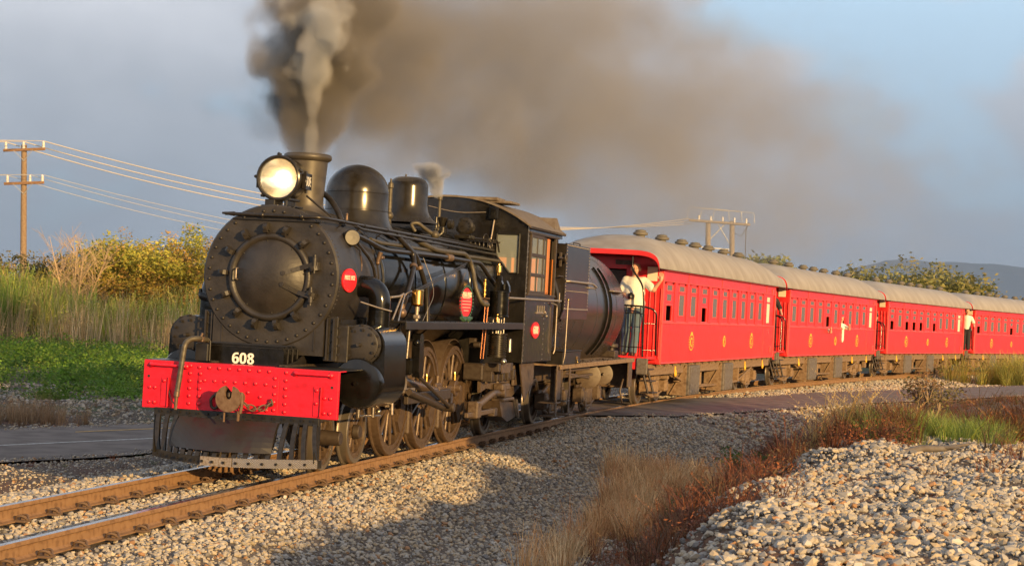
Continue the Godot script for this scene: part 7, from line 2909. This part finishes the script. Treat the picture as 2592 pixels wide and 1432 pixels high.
func make_plants() -> void:
	var tan_cols := [Color(0.86, 0.56, 0.27), Color(0.76, 0.44, 0.2), Color(0.9, 0.66, 0.36), Color(0.6, 0.3, 0.13)]
	var rust_cols := [Color(0.34, 0.115, 0.045), Color(0.22, 0.075, 0.035), Color(0.15, 0.05, 0.028), Color(0.27, 0.12, 0.055), Color(0.12, 0.065, 0.035), Color(0.22, 0.14, 0.07)]
	var green_cols := [Color(0.1, 0.2, 0.03), Color(0.07, 0.15, 0.025), Color(0.14, 0.22, 0.05)]
	# --- dry grass in the ditch
	var t1 := []
	for k in 3:
		t1.append(tuft(34, 0.62, 0.11, 0.45, 0.0045, 0.25, 3))
	var sp := []
	for e: Array in [[2.1, 28.4, 0.6, 80], [2.8, 28.9, 0.5, 40], [1.85, 25.6, 0.45, 55], [1.35, 22.6, 0.38, 40], [1.75, 24.2, 0.35, 30], [0.75, 20.6, 0.3, 20], [0.5, 18.6, 0.3, 12], [2.3, 27.0, 0.4, 40]]:
		for i in int(e[3]):
			var a := rnd(0, TAU)
			var r: float = float(e[2]) * sqrt(rng.randf())
			sp.append(on_ground(float(e[0]) + cos(a) * r, float(e[1]) + sin(a) * r * 1.8))
	spray("dry_grass", t1, sp, tan_cols, 0.55, 1.15)
	# --- reddish weeds that cover the side of the bank
	var rw := []
	for k in 3:
		rw.append(tuft(34, 0.3, 0.13, 0.8, 0.0035, 0.1, 6))
	for k in 3:
		rw.append(leaf_clump(90, 0.2, 0.017, 0.9))
	sp = []
	for i in 5200:
		var zf := rnd(11.0, 36.0)
		var d := rnd(3.6, 6.6)
		var sd := to_path(0.0, zf)
		var x := 0.0 - sd.y + d
		x = -sd.y * 1.02 + d
		var k := ground_noise.get_noise_2d(x * 1.7 + 10, zf * 0.9)
		if rng.randf() < 0.7 + k * 1.4:
			var q := to_path(x, zf).y
			var keep := smoothstep(3.9, 4.8, q) * smoothstep(6.35, 5.7, q)
			if rng.randf() < keep and road_share(x, zf) < -0.2:
				sp.append(on_ground(x, zf))
	for i in 900:
		# thick growth on the far end of the bank
		var x := rnd(1.6, 4.2)
		var zf := rnd(17.5, 24.0)
		if to_path(x, zf).y > 4.9 and to_path(x, zf).y < 7.2:
			sp.append(on_ground(x, zf))
	for i in 420:
		var zf := rnd(8.5, 21.0)
		var x := rnd(0.8, 7.0)
		if ground_noise.get_noise_2d(x * 1.6, zf * 1.6) > 0.1:
			sp.append(on_ground(x, zf) - Vector3(0, 0.1, 0))
	for i in sp.size():
		sp[i] += Vector3(0, rnd(0.0, 0.16), 0)
	spray("red_weeds", rw, sp, rust_cols, 0.5, 1.2)
	# --- weeds between bank and road, to the right
	sp = []
	for i in 2600:
		var zf := rnd(22.0, 60.0)
		var x := zf * rnd(0.08, 0.3)
		var d := to_path(x, zf).y
		if d > 5.2 and road_share(x, zf) < -0.3 and ground_noise.get_noise_2d(x * 0.8, zf * 0.8) > -0.25:
			sp.append(on_ground(x, zf))
	spray("red_weeds", rw, sp, rust_cols + [Color(0.3, 0.17, 0.08), Color(0.1, 0.11, 0.03)], 0.6, 1.3)
	# right-hand red bush and grey green shrubs
	sp = []
	for e: Array in [[5.6, 19.2, 0.5, 60], [5.9, 20.5, 0.7, 60], [6.8, 24.0, 0.9, 60]]:
		for i in int(e[3]):
			sp.append(on_ground(float(e[0]) + rng.randfn(0, 0.5) * float(e[2]), float(e[1]) + rng.randfn(0, 0.7) * float(e[2])))
	spray("red_weeds", rw, sp, [Color(0.4, 0.15, 0.05), Color(0.3, 0.1, 0.035), Color(0.36, 0.2, 0.07)], 1.0, 1.7)
	# --- green leafy weeds along the ditch
	var gl := []
	for k in 2:
		gl.append(leaf_clump(46, 0.13, 0.035, 0.9))
	sp = []
	for e: Array in [[3.95, 31.5, 0.25, 12], [4.0, 30.0, 0.2, 9], [2.6, 22.8, 0.2, 9], [2.2, 20.6, 0.2, 9], [2.35, 24.6, 0.2, 6], [1.35, 16.9, 0.17, 9], [1.12, 15.6, 0.14, 6], [0.75, 13.9, 0.25, 14], [0.45, 13.2, 0.1, 4], [3.1, 20.6, 0.2, 5], [1.9, 18.4, 0.2, 4]]:
		for i in int(e[3]):
			sp.append(on_ground(float(e[0]) + rng.randfn(0, 1) * float(e[2]) * 0.6, float(e[1]) + rng.randfn(0, 1) * float(e[2])) + Vector3(0, rnd(0.02, 0.3), 0))
	spray("green_weeds", gl, sp, green_cols, 0.6, 1.3)
	# --- green grass with dry seed heads on the bank
	var gg := []
	for k in 2:
		gg.append(tuft(40, 0.3, 0.1, 0.6, 0.004, 0.3))
	sp = []
	for i in 150:
		sp.append(on_ground(rnd(3.6, 5.1) - 0.1, 19.2 + rng.randfn(0, 0.5)))
	spray("green_grass", gg, sp, [Color(0.36, 0.44, 0.08), Color(0.26, 0.38, 0.07), Color(0.46, 0.48, 0.13)], 0.65, 1.25)
	var sh := [tuft(16, 0.85, 0.1, 0.75, 0.006, 0.5, 8), tuft(14, 0.7, 0.1, 0.8, 0.006, 0.55, 8)]
	sp = []
	for i in 44:
		sp.append(on_ground(3.45 + rng.randfn(0, 0.22), 19.3 + rng.randfn(0, 0.3)))
	spray("seeding_grass", sh, sp, [Color(0.62, 0.45, 0.2), Color(0.55, 0.37, 0.15)], 0.7, 1.1)
	# --- a weathered branch on the bank and an old timber in the ditch
	var lg := thing("driftwood", "grey weathered branch lying on the gravel bank", "branch", Vector3(3.75, lie(3.75, 16.4) + 0.015, -16.4), 0.25)
	var dg := Geo.new()
	dg.tube([Vector3(-0.3, 0.0, 0.03), Vector3(-0.12, 0.035, 0.0), Vector3(0.1, 0.045, 0.02), Vector3(0.36, 0.09, -0.03)], [0.026, 0.034, 0.026, 0.012], 9)
	dg.tube([Vector3(0.05, 0.05, 0.0), Vector3(0.2, 0.06, 0.09)], [0.025, 0.012], 6)
	obj("branch_wood", dg, M.battery_grey, lg)
	var tm := thing("timber_sleeper", "dark old timber lying half hidden in the dry ditch grass", "timber", Vector3(1.5, lie(1.5, 24.0) + 0.06, -24.0), 0.12)
	dg = Geo.new()
	dg.box(Vector3.ZERO, Vector3(0.85, 0.16, 0.22), 0.02)
	obj("timber_block", dg, M.clip_rust, tm)
	# --- yellow green bush by the far ballast, right edge
	var lb := [leaf_clump(60, 0.4, 0.06, 0.8), tuft(40, 0.9, 0.35, 0.5, 0.012, 0.2)]
	var o := thing("yellow_grass", "tall yellow green grass clump beside the track at the right edge", "grass", on_ground(20.6, 79.0))
	var yb := []
	for i in 90:
		yb.append(Vector3(rng.randfn(0.8, 1.1), rnd(-0.1, 0.05), rng.randfn(0, 1.2)))
	spray("blades", [tuft(40, 1.7, 0.3, 0.5, 0.012, 0.3, 4), tuft(34, 1.4, 0.3, 0.6, 0.012, 0.3, 2)], yb, [Color(0.55, 0.5, 0.1), Color(0.46, 0.45, 0.1), Color(0.62, 0.5, 0.16)], 0.6, 1.2, o)
	spray("leaves", [leaf_clump(60, 0.4, 0.07, 0.8)], yb.slice(0, 40), [Color(0.4, 0.4, 0.08), Color(0.3, 0.33, 0.07)], 0.6, 1.2, o)
	# straggling dark shrub on the verge
	o = thing("verge_shrub", "thin dark shrub growing on the verge right of the road", "bush", on_ground(9.0, 40.0))
	bush(o, 1.2, 1.2, 26, [Color(0.2, 0.17, 0.07), Color(0.26, 0.15, 0.07)], 0.22)
	# --- left side: low green cover between road and stalks
	var cov := [leaf_clump(110, 0.45, 0.045, 0.8), leaf_clump(70, 0.3, 0.05, 1.2), leaf_clump(90, 0.34, 0.04, 1.0)]
	sp = []
	for k in 150:
		var zc := lerpf(38.0, 73.0, pow(rng.randf(), 0.7))
		var xc := -zc * rnd(0.1, 0.31)
		var wd := rnd(0.5, 1.3) * lerpf(0.6, 1.3, smoothstep(40.0, 55.0, zc))
		var tall := rnd(0.12, 0.6)
		for i in 22:
			var x := xc + rng.randfn(0, 0.75) * wd
			var zf := zc + rng.randfn(0, 1.0) * wd
			if road_share(x, zf) < -1.2:
				sp.append(on_ground(x, zf) + Vector3(0, rnd(0.0, 1.0) * tall, 0))
	spray("green_cover", cov, sp, [Color(0.14, 0.28, 0.03), Color(0.2, 0.34, 0.045), Color(0.09, 0.19, 0.025), Color(0.28, 0.37, 0.07)], 0.7, 1.35)
	# litter and small dry tufts by the road
	sp = []
	for i in 60:
		var zf := rnd(32.5, 40.0)
		var x := -zf * rnd(0.2, 0.3)
		if road_share(x, zf) < -0.25:
			sp.append(on_ground(x, zf))
	spray("dry_grass", t1, sp, [Color(0.33, 0.2, 0.11), Color(0.4, 0.27, 0.15), Color(0.22, 0.12, 0.07)], 0.15, 0.4)
	sp = []
	for i in 42:
		sp.append(on_ground(-8.1 + rng.randfn(0, 0.35), 32.6 + rng.randfn(0, 0.4)))
	spray("dry_grass", t1, sp, [Color(0.45, 0.3, 0.17), Color(0.38, 0.23, 0.12)], 0.6, 1.0)
	sp = []
	for i in 90:
		var q := on_path(rnd(-4.0, 14.0), rnd(-4.4, -2.7))
		if road_share(q.x, -q.z) < -0.1:
			sp.append(on_ground(q.x, -q.z))
	spray("verge_weeds", rw, sp, rust_cols + [Color(0.12, 0.2, 0.05)], 0.25, 0.55)
	# --- tall dry stalks and fennel
	var stalk := [tuft(16, 2.3, 0.35, 0.14, 0.011, 0.0, 5), tuft(13, 2.0, 0.4, 0.2, 0.012, 0.0, 4), tuft(20, 1.2, 0.4, 0.3, 0.012, 0.1, 3)]
	sp = []
	for i in 620:
		var zf := rnd(62.0, 76.0)
		sp.append(on_ground(-zf * rnd(0.085, 0.3), zf))
	spray("dry_stalks", stalk, sp, [Color(0.62, 0.46, 0.25), Color(0.52, 0.36, 0.18), Color(0.68, 0.54, 0.32), Color(0.4, 0.27, 0.14)], 0.7, 1.15)
	var fen := [leaf_clump(90, 0.5, 0.07, 1.3), tuft(46, 1.5, 0.4, 0.25, 0.014, 0.0, 8)]
	sp = []
	for i in 760:
		var zf := rnd(66.0, 80.0)
		var x := -zf * rnd(0.085, 0.3)
		var left := smoothstep(-14.0, -19.0, x)
		sp.append(on_ground(x, zf) + Vector3(0, rnd(0.0, 0.9 + 0.7 * left), 0))
	spray("fennel", fen, sp, [Color(0.4, 0.46, 0.08), Color(0.5, 0.46, 0.12), Color(0.28, 0.4, 0.07), Color(0.58, 0.44, 0.16)], 0.7, 1.3)


func bush(o: Node3D, w: float, h: float, count: int, cols: Array, clump: float, open := 0.0) -> void:
	# stems that fork, then leaf clumps set round their ends in uneven lobes
	var g := Geo.new()
	var ends := []
	for i in 9:
		var a := TAU * i / 9.0 + rnd(-0.3, 0.3)
		var top := Vector3(cos(a) * w * 0.33 * rnd(0.2, 1.2), h * rnd(0.5, 0.88), sin(a) * w * 0.33 * rnd(0.2, 1.2))
		var mid := top * 0.5 + Vector3(rnd(-0.1, 0.1) * w, 0, rnd(-0.1, 0.1) * w)
		var t: float = 0.012 * h + 0.02
		g.tube([Vector3(rnd(-0.05, 0.05) * w, -0.1, rnd(-0.05, 0.05) * w), mid, top], [t, t * 0.7, t * 0.3], 5)
		ends.append([top, rnd(0.2, 0.36)])
		for k in 3:
			var tip := mid.lerp(top, rnd(0.2, 0.9)) + Vector3(rnd(-0.3, 0.3) * w, rnd(-0.05, 0.22) * h, rnd(-0.3, 0.3) * w)
			g.tube([mid, mid.lerp(tip, 0.5) + Vector3(0, 0.04 * h, 0), tip], [t * 0.5, t * 0.35, t * 0.15], 4)
			ends.append([tip, rnd(0.12, 0.26)])
	obj("trunk", g, M.bark, o)
	var meshes := [leaf_clump(60 if clump > 0.5 else 46, clump, clump * 0.16, 0.8), leaf_clump(52 if clump > 0.5 else 40, clump * 0.8, clump * 0.17, 0.9)]
	var sp := []
	for i in count:
		var e: Array = ends[rng.randi() % ends.size()]
		var r: float = e[1]
		var q := Vector3(rng.randfn(0, 0.55), rng.randfn(0, 0.5), rng.randfn(0, 0.55)) * Vector3(w * r, h * r * 0.8, w * r)
		var p: Vector3 = e[0] + q.limit_length(w * r * 1.3)
		p.y = maxf(p.y, h * 0.1 + rnd(0, 0.2))
		sp.append(p)
	spray("crown", meshes, sp, cols, 0.8, 1.5, o)


func bare_shrub(o: Node3D, h: float) -> void:
	var g := Geo.new()
	for i in 7:
		var a := TAU * i / 7 + rnd(-0.4, 0.4)
		var top := Vector3(cos(a) * h * 0.26, h * rnd(0.75, 1.0), sin(a) * h * 0.26)
		g.tube([Vector3.ZERO, top * 0.45 + Vector3(0, 0.1, 0), top], [0.045, 0.03, 0.008], 5)
		for k in 22:
			var f := rnd(0.3, 0.95)
			var st := top * f
			var tip := st + Vector3(rnd(-0.2, 0.2), rnd(0.1, 0.24), rnd(-0.2, 0.2)) * h
			g.tube([st, tip], [0.014, 0.006], 3)
			for j in 3:
				var u := st.lerp(tip, rnd(0.4, 1.0))
				g.tube([u, u + Vector3(rnd(-0.1, 0.1), rnd(0.03, 0.12), rnd(-0.1, 0.1)) * h], [0.008, 0.004], 3)
	obj("branches", g, M.bare_twig, o)


func make_trees() -> void:
	var put := func(px: float, z: float) -> Vector3:
		return Vector3((px * 1.0062 - 1296.0) / FOCAL * z, -0.6, -z)
	# left of the engine
	var list := [
		["dark olive bush behind the bare shrub, left of the pole of dry stalks", 215, 80.0, 4.6, 3.9, 520, [Color(0.09, 0.085, 0.03), Color(0.13, 0.11, 0.04), Color(0.07, 0.075, 0.025)]],
		["large yellow green bush left of the engine with a reddish tinge", 365, 78.0, 6.6, 4.5, 900, [Color(0.45, 0.43, 0.07), Color(0.52, 0.45, 0.09), Color(0.3, 0.31, 0.05), Color(0.5, 0.32, 0.1)]],
		["smaller yellow green bush close beside the engine's smokebox", 440, 75.0, 4.2, 3.0, 450, [Color(0.34, 0.24, 0.04), Color(0.3, 0.26, 0.05), Color(0.33, 0.2, 0.06)]],
		["pale straggling bush at the left edge below the power pole", 20, 84.0, 4.6, 3.6, 90, [Color(0.33, 0.25, 0.12), Color(0.24, 0.2, 0.07)]],
		["low olive thicket in front of the power pole's foot", 100, 82.0, 5.0, 2.5, 420, [Color(0.18, 0.16, 0.05), Color(0.13, 0.13, 0.04), Color(0.26, 0.2, 0.08)]],
		["dark green bush between bare shrub and yellow bush", 290, 82.0, 4.0, 3.3, 420, [Color(0.11, 0.12, 0.03), Color(0.16, 0.15, 0.04), Color(0.08, 0.09, 0.03)]],
		# behind the train
		["olive tree crown behind the first coach under the twin poles", 1765, 112.0, 8.5, 5.7, 800, [Color(0.28, 0.27, 0.09), Color(0.22, 0.22, 0.07)]],
		["pointed bushy tree right of the twin poles behind the coaches", 1925, 112.0, 3.2, 6.0, 420, [Color(0.29, 0.3, 0.08), Color(0.22, 0.25, 0.06)]],
		["rounder bushy tree behind the join of the first two coaches", 1990, 114.0, 3.2, 5.0, 420, [Color(0.28, 0.28, 0.07), Color(0.26, 0.23, 0.06)]],
		["small round tree behind the second coach's roof", 2060, 118.0, 3.0, 4.3, 380, [Color(0.26, 0.27, 0.07), Color(0.2, 0.23, 0.06)]],
		["broad dome shaped tree before the hills behind the third coach", 2300, 125.0, 7.2, 6.0, 1400, [Color(0.25, 0.25, 0.08), Color(0.18, 0.19, 0.06), Color(0.3, 0.27, 0.1)]],
		["low hedge of trees at the right edge behind the last coach", 2480, 135.0, 7.0, 4.3, 700, [Color(0.25, 0.24, 0.09), Color(0.2, 0.2, 0.08)]],
		["far tree at the very right edge behind the last coach", 2570, 140.0, 6.0, 4.2, 560, [Color(0.15, 0.15, 0.06), Color(0.18, 0.15, 0.06)]]]
	for e: Array in list:
		var o := thing("bush" if float(e[2]) < 100 else "tree", e[0], "bush" if float(e[2]) < 100 else "tree", put.call(e[1], e[2]))
		bush(o, e[3], e[4], e[5], e[6], 0.42 if float(e[2]) < 100 else 0.85)
	var b := thing("bare_shrub", "leafless pale twiggy shrub before the dark bush", "shrub", put.call(192, 74.0))
	bare_shrub(b, 4.3)
	b = thing("bare_shrub", "thin leafless twigs standing above the yellow bush", "shrub", put.call(300, 80.0))
	bare_shrub(b, 3.6)
	b = thing("bare_shrub", "leafless shrub rising right of the power pole", "shrub", put.call(105, 80.0))
	bare_shrub(b, 3.4)
	# scrub right of the camera's view, whose shade lies over the ballast
	for e: Array in [[6.5, 18.4, 1.3, 1.7, 0], [7.5, 21.0, 1.5, 2.0, 1], [8.7, 24.0, 1.7, 2.2, 2], [10.2, 27.4, 1.9, 2.4, 3], [11.8, 31.4, 2.1, 2.6, 4], [7.0, 19.7, 1.3, 1.9, 5], [8.2, 22.6, 1.5, 2.1, 6], [9.5, 25.8, 1.7, 2.3, 7], [11.0, 29.4, 1.9, 2.5, 8]]:
		var sc := thing("scrub_bush", "scrubby green bush on the bank beyond the right edge, %s" % ["nearest to the camera", "third from the camera", "middle of nine", "third farthest", "farthest along", "second from the camera", "fourth from the camera", "fourth farthest", "second farthest"][e[4]], "bush", on_ground(e[0], e[1]), 0.0, "scrub on the bank")
		bush(sc, e[2], e[3], 380, [Color(0.12, 0.14, 0.04), Color(0.16, 0.15, 0.05)], 0.34)
	# a low concrete building beyond the bushes
	var w := thing("concrete_shed", "low grey concrete shed wall seen between bush and smokebox", "shed", put.call(560, 104.0))
	var g := Geo.new()
	g.box(Vector3(0, 1.8, 0), Vector3(5.0, 3.6, 4.0), 0.03)
	obj("wall", g, M.concrete, w)
	g = Geo.new()
	g.box(Vector3(0, 3.65, 0), Vector3(5.3, 0.16, 4.3), 0.03)
	obj("roof", g, M.rust_brown, w)
	g = Geo.new()
	g.box(Vector3(-2.1, 2.0, 2.05), Vector3(0.1, 3.0, 0.1), 0.02)
	obj("down_pipe", g, M.galvanised, w)


# ---------------------------------------------------------------- power line

func make_poles() -> void:
	var leaned := Basis(Vector3.BACK, 0.05)
	var z := 90.0
	var at := Vector3((65.0 * 1.0062 - 1296.0) / FOCAL * z, -0.6, -z)
	var o := thing("power_pole", "weathered wooden power pole with two crossarms at the left", "power pole", at)
	o.basis = leaned
	var g := Geo.new()
	g.cyl(Vector3(0, -0.5, 0), Vector3(0, 9.0, 0), 0.17, 0.13, 14)
	obj("post", g, M.timber, o)
	var tops := []
	for e: Array in [[8.75, [-0.95, 0.02, 1.1], 1.1, 0.2], [7.15, [-0.85, 0.38, 1.05], 1.05, 0.15]]:
		var arm := Node3D.new()
		g = Geo.new()
		g.x = Transform3D(Basis(Vector3.BACK, 0.012) * Basis(Vector3.UP, -0.3), Vector3(0, e[0], 0.16))
		g.box(Vector3(0.05, 0, 0), Vector3(float(e[2]) * 2.05, 0.13, 0.1), 0.01)
		arm = obj("crossarm", g, M.timber_arm, o)
		g = Geo.new()
		g.x = Transform3D(Basis(Vector3.BACK, 0.012) * Basis(Vector3.UP, -0.3), Vector3(0, e[0], 0.16))
		g.tube([Vector3(0.55, -0.03, 0.05), Vector3(0.0, -0.55, 0.0)], 0.015, 5)
		g.tube([Vector3(-0.5, -0.03, 0.05), Vector3(0.0, -0.5, 0.0)], 0.015, 5)
		obj("brace", g, M.galvanised, arm)
		for d: float in e[1]:
			var p := Vector3(0, e[0], 0.16) + Basis(Vector3.UP, -0.3) * Vector3(d, 0.05, 0)
			g = Geo.new()
			var pr := [Vector2(0, 0), Vector2(0.05, 0)]
			for k in 4:
				pr.append_array([Vector2(0.075, 0.05 + 0.07 * k), Vector2(0.05, 0.08 + 0.07 * k)])
			pr.append(Vector2(0, 0.36))
			g.lathe(p, Vector3.UP, pr, 10, 0.3)
			obj("insulator", g, M.porcelain, arm)
			tops.append(o.transform * (p + Vector3(0, 0.34, 0)))
	# twin pole structure behind the first coach
	var z2 := 119.0
	var at2 := Vector3((1822.0 * 1.0062 - 1296.0) / FOCAL * z2, -0.6, -z2)
	var h := thing("twin_pole_structure", "pale twin pole structure with a switch platform on top behind the coaches", "power pole", at2)
	h.basis = leaned
	for x: float in [-0.8, 0.72]:
		g = Geo.new()
		g.cyl(Vector3(x, -0.5, 0), Vector3(x, 8.6, 0), 0.19, 0.16, 12)
		obj("post", g, M.concrete, h)
	g = Geo.new()
	g.x = Transform3D(Basis(Vector3.BACK, -0.075), Vector3(0, 8.5, 0))
	g.box(Vector3(-0.1, 0.0, 0.25), Vector3(3.9, 0.14, 0.12), 0.02)
	g.box(Vector3(-0.1, 0.0, -0.25), Vector3(3.6, 0.14, 0.12), 0.02)
	obj("crossarm", g, M.concrete, h)
	g = Geo.new()
	g.x = Transform3D(Basis(Vector3.BACK, -0.075), Vector3(0, 8.55, 0))
	for k in 3:
		var x0 := -2.2 + 0.85 * k
		g.tube(fil([Vector3(x0, 0.0, 0.4 - 0.4 * k), Vector3(x0 + 0.1, 0.75, 0.4 - 0.4 * k), Vector3(x0 + 2.6, 0.75, 0.4 - 0.4 * k), Vector3(x0 + 2.7, 0.1, 0.4 - 0.4 * k)], 0.1), 0.02, 5)
	g.tube([Vector3(-0.8, -1.4, 0), Vector3(0.3, -0.1, 0)], 0.035, 5)
	g.tube([Vector3(0.7, -1.4, 0), Vector3(-0.2, -0.1, 0)], 0.03, 5)
	g.box(Vector3(-0.4, -1.7, 0), Vector3(2.2, 0.06, 0.06))
	obj("switch_frame", g, M.galvanised, h)
	g = Geo.new()
	for k in 5:
		g.cyl(Vector3(-1.4 + 0.75 * k, 8.62 - 0.05 * k, 0.2), Vector3(-1.4 + 0.75 * k, 8.95 - 0.05 * k, 0.2), 0.07, 0.06, 8)
	obj("insulator", g, M.porcelain, h)
	g = Geo.new()
	g.tube(fil([Vector3(1.8, 8.5, 0), Vector3(1.6, 8.1, 0), Vector3(1.55, 6.0, 0), Vector3(1.5, 2.0, 0)], 0.4), 0.03, 6)
	g.tube(fil([Vector3(0.8, 7.9, 0), Vector3(1.3, 7.6, 0), Vector3(1.75, 8.4, 0)], 0.2), 0.02, 5)
	obj("cable", g, M.pipe_dark, h)
	# wires
	var far_end := h.transform * Vector3(-2.0, 8.75, 0)
	var lab := ["left of the three upper", "middle of the three upper", "right of the three upper", "left of the three lower", "middle of the three lower", "right of the three lower"]
	for i in 6:
		g = Geo.new()
		var a: Vector3 = tops[i]
		var b := far_end + Vector3(0.1 * i, -0.14 * (i % 3) - (1.9 if i > 2 else 0.0), -0.5 * i)
		var pts := []
		for k in 33:
			var f := k / 32.0
			pts.append(a.lerp(b, f) - Vector3(0, 4.0 * (1.6 + 0.27 * (2 - i % 3)) * f * (1 - f), 0))
		g.tube(pts, 0.026 if i < 3 else 0.014, 5)
		var w := obj("power_line", g, M.wire if i < 3 else M.galvanised)
		tag(w, "%s wires running right from the wooden pole" % lab[i], "wire", "power lines")
		g = Geo.new()
		pts = []
		for k in 9:
			var f := k / 8.0
			pts.append(a + Vector3(-14.0, 0.35, 22.0) * f - Vector3(0, 3.0 * f * (1 - f), 0))
		g.tube(pts, 0.017 if i < 3 else 0.01, 5)
		w = obj("power_line", g, M.wire if i < 3 else M.galvanised)
		tag(w, "%s wires leaving the photo left of the wooden pole" % lab[i], "wire", "power lines")


func make_haze() -> void:
	var f := FogVolume.new()
	f.name = "haze"
	f.shape = RenderingServer.FOG_VOLUME_SHAPE_ELLIPSOID
	f.size = Vector3(14000, 900, 4200)
	f.position = Vector3(1200, 0, -3000)
	var m := FogMaterial.new()
	m.resource_name = "haze"
	m.albedo = Color(0.62, 0.74, 0.92)
	m.density = 0.0003
	f.material = m
	f.set_meta("kind", "stuff")
	add_child(f)


func make_hills() -> void:
	var nz := noise(61, 0.0011, 4)
	for e: Array in [[5600.0, 225.0, 0.0, 0.0], [7600.0, 325.0, 900.0, 7.0]]:
		var g := Geo.new()
		var z: float = e[0]
		var xs := []
		for i in 121:
			xs.append(lerpf(-900.0, 4200.0, i / 120.0) * z / 3300.0)
		var prof := func(x: float, depth: float) -> Vector3:
			var env := smoothstep(380.0, 760.0, x * 3300.0 / z) * 0.98 + 0.02
			var h: float = float(e[1]) * env * (0.9 + 0.16 * nz.get_noise_2d(x + float(e[2]), float(e[3]) * 100.0))
			h += nz.get_noise_2d(x * 9.0, 50.0) * 10.0 * env
			var f := sin(depth * PI / 2)
			return Vector3(x, -2.0 + h * f, -z - depth * 700.0 + nz.get_noise_2d(x * 2.0, depth * 900.0) * 120.0)
		for i in 120:
			for j in 8:
				var a: Vector3 = prof.call(xs[i], j / 8.0)
				var b: Vector3 = prof.call(xs[i + 1], j / 8.0)
				var c: Vector3 = prof.call(xs[i + 1], (j + 1) / 8.0)
				var d: Vector3 = prof.call(xs[i], (j + 1) / 8.0)
				g.q4(a, b, c, d)
		tag(obj("hills", g, M.hill), "", "", "", "structure")


func _ready() -> void:
	rng.seed = 7
	make_view()
	make_materials()
	make_path()
	make_ground()
	make_road()
	make_rails()
	make_ballast()
	make_hills()
	make_engine()
	make_tender()
	make_train()
	make_people()
	make_poles()
	make_trees()
	make_plants()
	make_smoke()
	make_haze()
